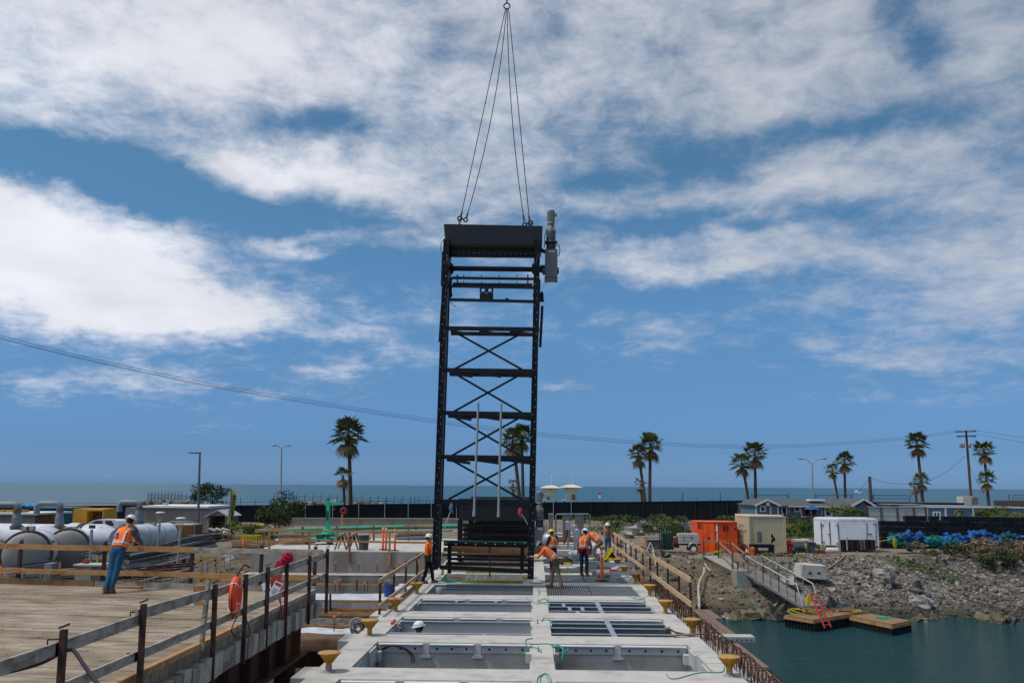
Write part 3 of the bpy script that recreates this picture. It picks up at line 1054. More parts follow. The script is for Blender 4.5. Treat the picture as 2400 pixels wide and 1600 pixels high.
# drive shaft and sprocket flanges
m = MB()
m.tube(T(1052, 621, .5), T(1268, 623.5, .5), .095, n=16)
part('shaft', m, STEELB)
for px in (1056, 1250):
 m = MB()
 c = T(px, 622, .5)
 sgn = 1 if px < 1150 else -1
 m.lathe([(.62, -.03), (.62, .03), (.25, .09), (.14, .18)] if sgn > 0 else [(.62, .03), (.62, -.03), (.25, -.09), (.14, -.18)], c - Vector((sgn * .12, 0, 0)), (1, 0, 0), 24, False)
 part('sprocket', m, STEELB)
m = MB()
for dy in (0.0,):
 for y in (648, 662):
  m.tube(T(1060, y, .2), T(1248, y + 2.5, .2), .052, n=10)
 for x, s_ in ((1060, -1), (1248, 1)):
  pts = [T(x, 648 + (2.5 if s_ > 0 else 0), .2), T(x + s_ * 4, 650, .2), T(x + s_ * 5, 654, .2), T(x + s_ * 5, 672, .2), T(x + s_ * 5, 684, .2), T(x + s_ * 3, 690, .2), T(x - s_ * -8, 693, .2)]
  m.path(pts, .05, 10)
 for i in range(5):
  for y in (644, 659.5):
   m.box(T(1086 + 45 * i * .93, y + i * .5, .2), (.03, .03, .13))
 for x in (1071, 1237):
  m.bar(T(x, 641, .16), T(x, 668, .16), .05, .04)
part('spray_pipe', m, STEELB)
hb('cross_tube', 1048, 669, 1256, 673, .085, .1)
hb('cross_tube', 1054, 701.5, 1252, 706, .10, .05)
m = MB()
# plate with two round holes
pc = T(1140, 686.5, .06)
s_ = 1 / 65.8
hw, ht = 16 * s_, 14.5 * s_
nseg = 16
for hx in (-.125, .125):
 # a half plate with one hole: fan of quads between a square and the circle
 cx = hx
 zc_ = .12
 sq = []
 ci = []
 for k in range(nseg):
  t_ = 2 * PI * k / nseg + PI / nseg
  ci.append((cx + .065 * math.cos(t_), zc_ + .065 * math.sin(t_)))
  u_, v_ = math.cos(t_), math.sin(t_)
  mxx = max(abs(u_), abs(v_))
  sq.append((cx + .125 * u_ / mxx, zc_ + .115 * v_ / mxx))
 for dy in (0, .02):
  vs = [pc + Vector((x, dy, z)) for x, z in sq] + [pc + Vector((x, dy, z)) for x, z in ci]
  m._add(vs, [(k, (k + 1) % nseg, nseg + (k + 1) % nseg, nseg + k) for k in range(nseg)])
m.box(pc + Vector((0, .01, -.115)), (.50, .02, .235))
part('holed_plate', m, STEELB)
m = MB()
m.box(T(1188, 700, .05), (.13, .06, .06))
m.path([T(1057, 706, .05), T(1059, 713, .05), T(1064, 717, .05), T(1069, 717, .05)], .012, 6)
part('cable_clip', m, STEELB)
# chain guide on the right post and left upper guard
m = MB()
m.bar(T(1271, 716, .1), T(1266, 812, .1), .12, .10, Vector((1, 0, 0)))
m.bar(T(1262, 655, .02), T(1257, 800, .02), .12, .16, Vector((1, 0, 0)))
part('chain_guide', m, STEELB)
m = MB()
m.bar(T(1039, 590, .1), T(1036, 668, .1), .2, .10, Vector((1, 0, 0)))
m.bar(T(1036, 710, .1), T(1030, 800, .1), .12, .09, Vector((1, 0, 0)))
part('chain_guide', m, STEELB)
m = MB()
m.ell(T(1040, 690, .1), (.10, .1, .13))
m.ell(T(1270, 693, .1), (.07, .1, .2))
m.box(T(1268, 703, .1), (.22, .12, .08))
m.path([T(1040, 560, .1), T(1034, 566, .1), T(1032, 578, .1), T(1034, 590, .1), T(1040, 597, .1)], .012, 6)
part('bearing', m, STEELB)
for x, yt, xb, yb in ((1121.5, 944, 1111.5, 1209), (1175, 946.5, 1168.5, 1210.5)):
 m = MB()
 m.tube(T(x, yt, -.12), T(xb, yb, -.12), .042, n=12)
 m.tube(T(xb + .4, yb - 12, -.12), T(xb, yb, -.12), .055, n=12)
 part('plastic_pipe', m, mat('pale pipe', (.33, .32, .32), .6), label='pale plastic pipe hanging down the front of the frame')
# bottom of the frame
hb('bottom_bar', 1030, 1329, 1246, 1339, .14, .1, .16)
hb('cross_tube', 1036, 1301, 1244, 1303, .06, .2)
hb('cross_tube', 1050, 1312, 1240, 1315, .065, .5)
hb('cross_tube', 1052, 1323.5, 1240, 1327, .055, .7)
m = MB()
m.tube(T(1040, 1272, .1), T(1236, 1276, .1), .10, n=14)
part('roller', m, STEELB)
m = MB()
for i in range(9):
 m.ell(T(1046 + 23 * i, 1272.5 + (2.5 if i % 2 else 0), .0), .03, 8, 6)
part('nozzle', m, BOLT)
hb('cross_tube', 1034, 1266, 1236, 1270, .035, .0, .03, mat('teal strap', (.02, .10, .09), .6))
for x in (1052, 1224):
 m = MB()
 m.bar(T(x, 1277, .3), T(x - 1, 1345, .3), .12, .13, Vector((1, 0, 0)))
 part('lower_bracket', m, STEELB)
m = MB()
m.bar(T(1147, 1280, .05), T(1148, 1352, .05), .02, .05, Vector((1, 0, 0)))
part('tie_rod', m, RUSTD)
for (x, y, x2, y2, col, nm) in ((1059, 1190, 1042, 1238, mat('blue rag', (.12, .16, .25), .9), 'blue tag rope'), (1220, 1200, 1237, 1228, mat('red rag', (.45, .05, .07), .9), 'red tag rope')):
 m = MB()
 m.tube(T(x + (0 if x < 1100 else 1), y, -.1), T(x2, y2, -.1), .016, n=6)
 r_ = part('tag_line', m, mat('pale rope', (.45, .43, .40), .9), label=nm + ' tied to the frame')
 m = MB()
 for k in range(5):
  m.ell(T(x - 1 + 2 * math.sin(k * 2.1), y - 5 + 3 * k, -.1), (.05, .05, .10), 8, 6, Matrix.Rotation(.6 * math.sin(k * 3), 3, 'Y'), amp=.5, seed=k)
 o = m.build('rope_bundle', col, r_, True)
def gearmotor(parent, o, sc_=1.0, tall=True):
 def P(x, z, y=0):
  return Vector(o) + Vector((x, y, z)) * sc_
 m = MB()
 poly = [(-.23, .14), (.23, .14), (.24, 1.2), (-.22, 1.2)]
 m.extr([P(x, z, -.2) for x, z in poly], Vector((0, .4, 0)) * sc_)
 m.extr([P(x, z, -.16) for x, z in [(-.24, 0), (-.17, 0), (-.17, .16), (-.24, .16)]], Vector((0, .32, 0)) * sc_)
 m.extr([P(x, z, -.16) for x, z in [(.17, 0), (.24, 0), (.24, .16), (.17, .16)]], Vector((0, .32, 0)) * sc_)
 m.box(P(0, .1, 0), Vector((.34, .34, .16)) * sc_)
 for z in (.32, .6, .62, 1.08):
  for x in (-.2, .2):
   m.lathe([(.02 * sc_, 0), (.02 * sc_, -.02)], P(x, z, -.2), (0, 1, 0), 6, False)
 m.lathe([(.16 * sc_, 0), (.16 * sc_, -.10 * sc_)], P(-.22, .42, 0), (1, 0, 0), 16)
 m.lathe([(.13 * sc_, 0), (.13 * sc_, .06 * sc_)], P(.23, .42, 0), (1, 0, 0), 16)
 g_ = m.build('gearbox', GEARG, parent, True)
 m = MB()
 m.box(P(.03, 1.10, -.205), Vector((.2, .006, .05)) * sc_)
 m.build('nameplate', WHITE, g_, True)
 m = MB()
 S = sc_
 m.lathe([(.16 * S, 0), (.18 * S, .02), (.17 * S, .25 * S), (.16 * S, .27 * S)], P(0, 1.2), (0, 0, 1), 18)
 m.lathe([(.25 * S, 0), (.25 * S, .05 * S), (.22 * S, .08 * S), (.14 * S, .1 * S)], P(0, 1.47), (0, 0, 1), 20)
 m.build('adapter', mat('dark machine grey', (.06, .06, .065), .45), parent, True)
 m = MB()
 m.lathe([(.14 * S, 0), (.18 * S, .06 * S), (.17 * S, .25 * S), (.19 * S, .3 * S), (.17 * S, .42 * S), (.12 * S, .55 * S), (.10 * S, .62 * S)], P(0, 1.57), (0, 0, 1), 18)
 m.build('reducer', GEARG, parent, True)
 m = MB()
 m.lathe([(.10 * S, 0), (.14 * S, .02), (.14 * S, .07 * S), (.12 * S, .09 * S)], P(0, 2.19), (0, 0, 1), 16)
 m.lathe([(.125 * S, .09 * S), (.135 * S, .10 * S), (.135 * S, .5 * S), (.14 * S, .51 * S), (.14 * S, .55 * S), (.05, .57 * S)], P(0, 2.19), (0, 0, 1), 16)
 for k in range(12):
  t_ = k * PI / 6
  m.box(P(.14 * math.cos(t_), 2.5, .14 * math.sin(t_)), (.012, .012, .36 * S))
 m.box(P(.19, 2.58, 0), Vector((.1, .08, .12)) * S)
 m.build('motor', GEARL if tall else mat('grey motor', (.27, .27, .26), .5), parent, True)
 m = MB()
 m.path([P(.17, 1.35, -.1), P(.3, 1.36, -.12), P(.33, 1.2, -.14), P(.30, 1.0, -.14), P(.24, .95, -.12)], .018, 6)
 m.path([P(-.17, 2.0, -.1), P(-.24, 1.7, -.12), P(-.22, 1.45, -.14), P(-.26, 1.25, -.14)], .014, 6)
 m.build('cable', BLACKR, parent, True)
 m = MB()
 m.ell(P(.12, 1.95, -.12), Vector((.06, .04, .06)) * S)
 m.build('label_sticker', YEL, parent, True)
gearmotor(tow, T(1292, 653.5, .45), 1.0)
m = MB()
m.bar(T(1266, 578, .4), T(1282, 585, .4), .1, .12)
m.bar(T(1266, 624, .4), T(1284, 624, .4), .2, .25)
part('motor_bracket', m, STEELB)
# slings and lifting tackle
ring = T(1187, -2, .5)
t = root('lifting_ring', ring, 'steel ring at the top of the four crane slings', 'lifting ring')
m = MB()
m.torus(ring, (0, 1, 0), .12, .025)
m.build('ring', RUSTD, t, True)
m = MB()
m.tube(ring + Vector((0, 0, .12)), ring + Vector((0, 0, 1.2)), .03)
m.build('shank', RUSTD, t, True)
SL = [((1184, 3), (1077, 500), 0, 'leftmost of the four crane slings'), ((1186, 5), (1090, 503), 9, 'slightly slack sling, second from the left'),
 ((1188, 5), (1228, 508), -6, 'slightly slack sling, third from the left'), ((1191, 3), (1241, 510), 0, 'rightmost of the four crane slings')]
for (a, b, sag, lab) in SL:
 m = MB()
 pts = []
 for i in range(17):
  t_ = i / 16
  pts.append(T(a[0] + (b[0] - a[0]) * t_ + sag * 4 * t_ * (1 - t_) * 1.5, a[1] + (b[1] - a[1]) * t_, .5))
 m.path(pts, .016, 6)
 m.tube(pts[-2].lerp(pts[-1], .55), pts[-1], .03, .035)
 setp(m.build('wire_sling', mat('wire rope', (.05, .06, .06), .6, .3)), lab, 'wire sling', 'crane slings')
for (x, y, sg) in ((1075, 502, 1), (1243, 513, -1)):
 c = T(x, y, .5)
 t = root('lifting_shackle', c, ('left' if sg > 0 else 'right') + ' rusty shackles and hook joining two slings to the frame', 'shackle')
 m = MB()
 m.torus(c, (0, 1, 0), .08, .03, 16, 6)
 m.torus(c + Vector((sg * .22, 0, -.06)), (0, 1, .3), .07, .028, 16, 6)
 m.bar(c + Vector((0, 0, -.02)), c + Vector((sg * .18, 0, -.03)), .05, .05)
 m.build('shackle', RUST, t, True)
 m = MB()
 top = T(x - 1 if sg > 0 else x + 1, 526, .5)
 for k in range(3):
  q_ = c.lerp(top, .25 + .22 * k)
  m.torus(q_, (k % 2, (k + 1) % 2, 0), .05, .018, 12, 6)
 m.torus(c.lerp(top, .85), (0, 1, 0), .075, .03, 14, 6, -PI * .9, PI * .8)
 m.build('chain_hook', RUST, t, True)
# ---------------------------------------------------------------- installed screens standing behind it
def installed(Yc, lab, drive=True):
 s_ = 60.6 * 33 / Yc / 60.6
 t = root('installed_screen', (-1.9, Yc, 0), lab, 'screen machine', 'black screens already standing in the deck')
 x0, x1 = -3.62, -.16
 m = MB()
 m.bb(x0 + .05, x1 - .05, Yc, Yc + 1.0, 1.85, 2.85)
 m.build('head_box', STEELB2, t, True)
 m = MB()
 for i in range(18):
  m.lathe([(.02, 0), (.02, -.012)], (x0 + .2 + i * .18, Yc, 2.68), (0, 1, 0), 6, False)
 m.build('bolt_row', BOLT, t, True)
 for x in (x0 + .08, x1 - .08):
  m = MB()
  m.bb(x - .08, x + .08, Yc + .02, Yc + .14, -.5, 1.85)
  m.bb(x - .08, x + .08, Yc + .8, Yc + .92, -.5, 1.85)
  m.build('post', STEELB, t, True)
 for k_, z in enumerate((1.62, 1.42, 1.2, .98, .76, .55, .34, .12)):
  m = MB()
  m.bb(x0 + .16, x1 - .16, Yc + .03 + .3 * (k_ % 2), Yc + .09 + .3 * (k_ % 2), z - .035, z + .035)
  m.build('cross_bar', STEELB, t, True)
 m = MB()
 for x in (x0 + .5, x0 + 1.0):
  m.extr([(x, Yc + .2, 1.85), (x + .12, Yc + .2, 1.85), (x + .22, Yc + .2, .9), (x - .05, Yc + .2, .9)], (0, .06, 0))
 m.build('guide_plate', STEELB, t, True)
 m = MB()
 for k_ in range(8):
  m.bb(x0 + .2, x1 - .2, Yc + .55, Yc + .6, .02 + .22 * k_, .14 + .22 * k_)
 m.build('basket_tray', STEELB, t, True)
 m = MB()
 m.bb(x0 + .2, x1 - .2, Yc + 1.1, Yc + 1.15, .0, 1.55)
 m.build('dark_backdrop', mat('dark brown board', (.17, .09, .045), .9, var=.4, sc_=2, stretch=(.3, 1, 3)), t, True)  # added backdrop, not a machine part: keeps the view between the bars dark
 if drive:
  gearmotor(t, Vector((.20, Yc + .4, .32)), 1.05, False)
installed(40.6, 'installed black screen with a grey drive, directly behind the hanging frame')
installed(48.1, 'second installed screen, behind the one with the visible drive', False)
# dunnage around the opening, in front of the installed screens
t = root('dunnage_frame', (-1.95, 32.4, 0), 'open orange timber frame under the hanging steel frame', 'timber frame')
Yd = 34.4
Yf = 31.3
def D_(px, py, dy=0):
 return at(px, py, Yd) + Vector((0, dy, 0))
for nm, a, b, w_, h_, mt in (('rail', (1040, 1287), (1242, 1291), .05, .145, WOODO), ('rail', (1044, 1321), (1242, 1325), .05, .08, WOODO), ('rail', (1046, 1307), (1240, 1309), .05, .05, WOODB), ('rail', (1046, 1317), (1240, 1319), .05, .045, WOODO), ('rail', (1036, 1351), (1080, 1353), .1, .10, WOODO),
 ('rail', (1224, 1353), (1250, 1354), .1, .10, WOODO), ('rail', (1056, 1338), (1232, 1339), .06, .05, WOODP)):
 m = MB()
 yy_ = Yf if b[1] < 1330 else Yd
 m.bar(at(*a, yy_), at(*b, yy_), w_, h_)
 m.build(nm, mt, t, True)
for x0, y0, x1, y1, w_ in ((1040, 1284, 1040, 1322, .03), (1038, 1333, 1037, 1350, .09), (1248, 1338, 1248, 1352, .09)):
 m = MB()
 m.bar(D_(x0, y0, -.03), D_(x1, y1, -.03), w_, w_, Vector((1, 0, 0)))
 m.build('upright', WOODO, t, True)
for i, (x0, x1, y, Yq, mt, lab) in enumerate(((1122, 1236, 1230, 52.5, WOODO, 'highest timber seen through the frame, below the head box'), (1105, 1234, 1245.5, 46.5, WOODB, 'second timber seen through the frame'),
 (1078, 1232, 1257.5, 44.3, WOODO, 'third timber seen through the frame, above the roller'), (1054, 1240, 1279.5, 38.2, WOODB, 'brown timber seen just below the roller'),
 (1060, 1236, 1297.5, 37.3, WOODB, 'brown timber seen between the lower black tubes'), (1062, 1236, 1308, 36.6, WOODO, 'orange timber seen between the lower black tubes'))):
 wood('timber', (at(x0, y, Yq), at(x1, y + 3, Yq)), .09, .12 if mt is WOODB else .09, mt, lab, 'timber', 'timbers stacked behind the frame')
m = MB()
lad = root('ladder', (-2.2, 32.9, .0), 'lime green ladder lying on its side below the hanging frame', 'ladder')
a0, a1 = at(1092, 1347, 32.2), at(1226, 1349, 32.2)
b0, b1 = at(1080, 1357, 31.75), at(1226, 1360, 31.75)
a0.z = a1.z = .34
b0.z = b1.z = .05
for p, q in ((a0, a1), (b0, b1)):
 m = MB()
 m.bar(p, q, .05, .09)
 m.build('side_rail', LIME, lad, True)
m = MB()
for i in range(7):
 t_ = .08 + i * .145
 m.tube(a0.lerp(a1, t_), b0.lerp(b1, t_), .016, n=8)
m.build('rung', GALV, lad, True)
# ---------------------------------------------------------------- guard rails
# the platform's near guard rail
gr = root('guardrail', (-5.4, 15, .9), 'weathered timber guardrail on rusty posts along the near edge of the platform', 'guardrail')
PX = [(150, 1475, -.02), (337, 1415, .02), (505, 1369, .06), (577, 1345, 0), (628.5, 1328, .03), (673, 1319, 0), (726.5, 1300.6, .02), (768, 1285, 0)]
XF = -5.17
tops = []
for px, py, ln in PX:
 d = ray(px, py)
 p = CAM + d * (XF / d.x)
 tops.append(p)
tops.insert(0, Vector((XF, tops[0].y - 1.9, tops[0].z)))
for i, p in enumerate(tops):
 m = MB()
 b = Vector((XF + .02, p.y + .03, .33))
 m.bar(b, p, .066, .062, Vector((0, 1, 0)))
 m.bar(p + Vector((-.05, 0, .02)), p + Vector((.05, 0, .06)), .05, .02)
 m.build('post', RUSTD, gr, True)
 if i < 4:
  m = MB()
  for z in (-.10, -.62):
   m.path([p + Vector((.0, 0, z)), p + Vector((-.16, -.02, z)), p + Vector((-.16, -.02, z - .09))], .012, 5)
  m.build('rail_clip', RUSTD, gr, True)
def rail(pts, z, w_, h_, name, mt, parent, side=-.06):
 for i in range(len(pts) - 1):
  a, b = pts[i], pts[i + 1]
  a = Vector((a.x + side, a.y, a.z + z))
  b = Vector((b.x + side, b.y, b.z + z))
  e = (b - a).normalized() * .06
  m = MB()
  m.bar(a - e, b + e, w_, h_, off=(0.0, 0.0))
  m.build(name, mt, parent, True)
near = tops
rail([near[0], near[1], near[2]], -.20, .04, .14, 'rail', WOODG, gr)
rail([near[2], near[3]], -.13, .042, .14, 'rail', WOODG, gr)
rail([near[3], near[5], near[8]], -.16, .041, .14, 'rail', WOODG, gr)
rail([near[0], near[2], near[5], near[8]], -.66, .04, .12, 'rail', WOODG, gr)
m = MB()
q = near[3] + Vector((-.07, -.13, .08))
m.bar(q, q + Vector((0, -.12, -1.05)), .05, .10, Vector((0, 1, 0)))
m.build('rail', WOODG, gr, True)
m = MB()
for k, (y0, y1) in enumerate(((6, 11.2), (11.25, 15.6), (15.65, 21.1))):
 m = MB()
 m.bb(-5.33, -5.24, y0, y1, .90, .99)
 m.build('kerb_board', WOODO if k < 2 else WOODG, gr, True)
# electric cable over the rail
m = MB()
pts = [az(-40, 1585, .93), at(0, 1578, 9.2), at(90, 1555, 9.6), at(140, 1530, 9.8), at(160, 1522, 9.75), at(175, 1526, 9.6), at(200, 1562, 9.2), at(232, 1606, 8.8)]
def smooth(pts, n=6):
 out = []
 P = [pts[0]] + list(pts) + [pts[-1]]
 for i in range(1, len(P) - 2):
  a, b, c, d = P[i - 1], P[i], P[i + 1], P[i + 2]
  for k in range(n):
   t_ = k / n
   out.append(.5 * ((2 * b) + (c - a) * t_ + (2 * a - 5 * b + 4 * c - d) * t_ * t_ + (3 * b - a - 3 * c + d) * t_ ** 3))
 out.append(P[-2])
 return out
m.path(smooth(pts), .022, 8)
setp(m.build('power_cable', BLACKR), 'thick black cable draped over the first rusty rail post', 'cable')
# life ring
c = at(552, 1396, 15.0)
lr = root('life_ring', c, 'orange life ring hanging on the platform guardrail', 'life ring')
axl = Vector((1, .16, 0)).normalized()
m = MB()
a_, b_ = frame(axl)
pts = []
rs = []
for i in range(36):
 t_ = 2 * PI * i / 36
 pts.append(c + a_ * .265 * math.cos(t_) + b_ * .265 * math.sin(t_))
m.path(pts, .068, 12, closed=True)
m.build('ring', mat('life ring orange', (.85, .09, .025), .5, c2=(.75, .07, .02), s2=2), lr, True)
m = MB()
for k in range(4):
 t_ = PI / 4 + k * PI / 2
 d_ = a_ * math.cos(t_) + b_ * math.sin(t_)
 m.torus(c + d_ * .265, d_.cross(axl), .070, .010, 14, 5)
m.build('band', WHITE, lr, True)
m = MB()
pts = [c + (a_ * math.cos(t_) + b_ * math.sin(t_)) * (.345 + .02 * math.sin(t_ * 4)) - Vector((0, .0, .01)) for t_ in [2 * PI * i / 30 for i in range(30)]]
m.path(pts, .008, 5, closed=True)
m.path(smooth([c + Vector((.05, 0, -.33)), c + Vector((.0, -.1, -.55)), c + Vector((.12, -.1, -.66)), c + Vector((.28, 0, -.62)), c + Vector((.2, 0, -.36))]), .010, 5)
m.path(smooth([c + Vector((0, 0, .32)), c + Vector((.08, .1, .5)), c + Vector((.12, .3, .45))]), .014, 5)
m.build('cord', BLACKR, lr, True)
# bundle of red rope and the warning tag on the rail
c = near[6] + Vector((.0, 0, .10))
rb = root('rope_bundle', c, 'bundle of crimson rope knotted round a rusty rail post', 'rope')
m = MB()
rr2 = random.Random(4)
for k in range(22):
 ax = Vector((rr2.uniform(-1, 1), rr2.uniform(-1, 1), rr2.uniform(-1, 1)))
 m.torus(c + Vector((rr2.uniform(-.07, .07), -.05, rr2.uniform(-.06, .05))), ax, rr2.uniform(.05, .11), .013, 14, 5)
m.build('knot', REDR, rb, True)
m = MB()
for k in range(9):
 x = -.12 - .04 * k + .08
 m.path(smooth([c + Vector((-.02 - .02 * k, -.08, -.05)), c + Vector((-.08 - .03 * k * .8, -.1, -.35)), c + Vector((-.10 - .02 * k, -.1, -.6)), c + Vector((-.05, -.1, -.95)), c + Vector((-.01, -.08, -1.3 - .03 * k)), c + Vector((.02, -.06, -.9)), c + Vector((.0, -.06, -.4))], 4), .010, 5)
m.build('strand', REDR, rb, True)
tg = root('warning_tag', c + Vector((-.2, -.14, -.6)), 'white and red safety tags hanging from the crimson rope', 'safety tag')
for k, (rx, rz, ox) in enumerate(((-.35, 0, -.12), (.45, 0, .06))):
 M_ = Matrix.Rotation(rx, 3, 'Y')
 m = MB()
 cc = c + Vector((-.22 + ox, -.15 - .02 * k, -.62 + .02 * k))
 m.box(cc, (.17, .006, .30), M=M_)
 o = m.build('tag', WHITE, tg, True)
 m = MB()
 m.box(cc + M_ @ Vector((0, -.006, .10 if k else -.02)), (.13, .004, .06 if k else .03), M=M_)
 m.build('printed_band', REDP if k else BLACKR, o, True)
 m = MB()
 for j in range(4):
  m.box(cc + M_ @ Vector((0, -.006, -.0 - .035 * j)), (.12 - .02 * (j % 2), .004, .010), M=M_)
 m.build('printed_line', BLACKR, o, True)
# far guard rail of the platform (behind the leaning worker)
fg = root('guardrail', (-12, 22, .9), 'timber guardrail along the far edge of the platform behind the leaning worker', 'guardrail')
def on_far(px, off=-.06):
 # point above the platform's far edge in photo column px
 d = ray(px, 1300)
 p0 = PF - PN * off * -1
 # intersect in plan
 det = d.x * (-PDIR.y) - d.y * (-PDIR.x)
 s_ = (p0.x * (-PDIR.y) - p0.y * (-PDIR.x)) / det
 return Vector((d.x * s_, d.y * s_, 0))
cols = [-260, -105, 45, 243, 449, 612, 738]
pp = [on_far(x, .0) + Vector((0, 0, 0)) for x in cols]
for k, p in enumerate(pp):
 m = MB()
 m.bar((p.x, p.y + .05, .45), (p.x, p.y + .05, 1.96), .07, .09, Vector((0, 1, 0)))
 m.bar((p.x - .03, p.y + .05, 1.96), (p.x + .04, p.y + .05, 2.01), .05, .02)
 m.build('post', RUSTD, fg, True)
for z, h_ in ((1.83, .13), (1.23, .12)):
 for k in range(0, len(pp) - 1):
  a, b = pp[k], pp[k + 1]
  e = (b - a).normalized() * .2
  m = MB()
  m.bar((a.x - (e.x if k % 2 else 0), a.y - .03 - .003 * k, z + .01 * (k % 2)), (b.x + (e.x if k % 2 else 0), b.y - .03 - .003 * k, z + .01 * (k % 2)), .04, h_)
  m.build('rail', WOODO if k < 4 else WOODG, fg, True) if z > 1.5 else m.build('rail', WOODO, fg, True)
for k, (x0, x1, mt, zt) in enumerate(((-260, 230, WOODB, .14), (232, 540, WOODG, .12), (542, 745, WOODG, .14))):
 a, b = on_far(x0), on_far(x1)
 m = MB()
 m.bar((a.x, a.y - .06, .905 + zt / 2), (b.x, b.y - .06, .905 + zt / 2), .05, zt)
 m.build('toe_board', mt, fg, True)
m = MB()
a, b = on_far(280), on_far(350)
m.bar((a.x, a.y - .25, .93), (b.x, b.y - .25, .93), .1, .04)
setp(m.build('plank', WOODO), 'loose orange plank by the feet of the leaning worker', 'plank')
# block nailed behind the crossing rails
m = MB()
q_ = at(474, 1377, 17.0)
m.bb(q_.x - .13, q_.x + .13, 16.9, 17.0, q_.z - .06, q_.z + .06)
m.build('block', WOODO, gr, True)
m = MB()
m.bb(q_.x - .1, q_.x + .14, 16.9, 17.0, q_.z - .32, q_.z - .24)
m.build('block', WOODO, gr, True)
# deck guard rails
dl = root('guardrail', (-4.35, 28, 0), 'fresh timber guardrail on rusty posts along the left edge of the deck', 'guardrail')
ysl = [23.9, 26.2, 28.6, 31.2, 33.9]
for y in ysl:
 m = MB()
 m.bb(-4.24, -4.18, y - .03, y + .03, -.05, 1.02)
 m.build('post', RUSTD, dl, True)
for k, (y0, y1) in enumerate(((23.4, 28.7), (28.5, 35.0))):
 for z in (.93, .27):
  m = MB()
  m.bb(-4.175 - .004 * k, -4.135 - .004 * k, y0, y1, z - .055 + .01 * k, z + .055 + .01 * k)
  m.build('rail', WOODP, dl, True)
m = MB()
m.bb(-4.14, -4.10, 24.9, 31, .002, .1)
m.build('toe_board', WOODO, dl, True)
dr = root('guardrail', (4.5, 38, 0), 'long fresh timber guardrail on rusty posts along the right edge of the deck', 'guardrail')
yy = 24.4
k = 0
while yy < 53:
 m = MB()
 m.bb(4.24, 4.30, yy - .03, yy + .03, -.25, 1.08)
 o = m.build('post', RUSTD if yy < 42 else mat('red post', (.25, .02, .02), .7), dr, True)
 yy += 1.9 + (k % 3) * .25
 k += 1
for z in (.97, .33):
 for k, (y0, y1) in enumerate(((24.0, 30.6), (30.4, 38.2), (38.0, 46.5), (46.3, 53.5))):
  m = MB()
  m.bb(4.195 - .004 * k, 4.235 - .004 * k, y0, y1, z - .07 + .012 * (k % 2), z + .07 + .012 * (k % 2))
  m.build('rail', WOODP, dr, True)
fm = root('formwork', (4.2, 35, 0), 'timber edge formwork along the right side of the deck behind the rebar hoops', 'formwork')
for k, (y0, y1) in enumerate(((20.3, 27.0), (27.05, 36), (36.05, 47), (47.05, 58))):
 m = MB()
 m.bb(4.14, 4.18, y0, y1, -.34, -.02 + .02 * (k % 2))
 m.build('form_board', (WOODP, WOODO, WOODP, WOODP)[k], fm, True)
m = MB()
y = 21
while y < 58:
 m.bb(4.18, 4.235, y, y + .09, -.34, .02)
 y += 1.3
m.build('stiffener', WOODO, fm, True)
# starter bars and tangled wire in front of the form
m = MB()
for k in range(60):
 y = rr_.uniform(30, 52)
 x = rr_.uniform(3.87, 4.1)
 pts = [Vector((x + rr_.uniform(-.06, .06), y + rr_.uniform(-.5, .5) * j / 3, -.05 + .1 * math.sin(j * 1.4 + k))) for j in range(4)]
 m.path(smooth(pts, 3), .010, 5)
o = setp(m.build('tangled_rebar', mat('pale rust wire', (.30, .20, .13), .9)), 'tangle of thin rusty tie wire along the right edge of the deck', 'wire')
# walkway beyond the right edge
wk = root('side_walkway', (4.8, 24, -.5), 'brown plank walkway hung below the right edge of the deck', 'walkway')
for k, (y0, y1, z, x0, x1) in enumerate(((26.7, 28.6, -.42, 4.45, 5.6), (22.6, 26.6, -.40, 4.42, 5.35), (19.6, 22.5, -.40, 4.42, 5.1), (14, 19.5, -.40, 4.40, 4.95))):
 for j in range(4):
  wdt = (x1 - x0) / 4
  m = MB()
  m.bb(x0 + wdt * j + .008, x0 + wdt * (j + 1) - .008, y0, y1, z - .05, z + .006 * (j % 2))
  m.build('plank', mat('faded brown plank', (.19, .13, .10), .9, var=.2, sc_=4), wk, True)
m = MB()
for y in (15, 18.5, 21, 23.5, 25.4, 27, 28.3):
 m.bb(4.36, 4.9, y, y + .08, -.62, -.48)
m.build('bracket', RUSTD, wk, True)
m = MB()
p0, p1 = az(1672, 1489, -.28), az(1765, 1490, -.28)
al = root('scaffold_plank', p0, 'pale aluminium scaffold plank sticking out over the water', 'scaffold plank')
m.bar(p0, p1, .42, .03)
m.build('deck_sheet', mat('pale plank top', (.42, .40, .33), .7), al, True)
m = MB()
for s_ in (-1, 1):
 m.bar(p0 + Vector((0, s_ * .2, -.06)), p1 + Vector((0, s_ * .2, -.06)), .03, .10)
m.build('side_rail', GALV, al, True)
m = MB()
for i in range(6):
 m.lathe([(.02, 0), (.02, -.01)], (p0 + Vector((0, -.218, -.06))).lerp(p1 + Vector((0, -.218, -.06)), .3 + .12 * i), (0, 1, 0), 6, False)
m.build('rivet', HOLE, al, True)
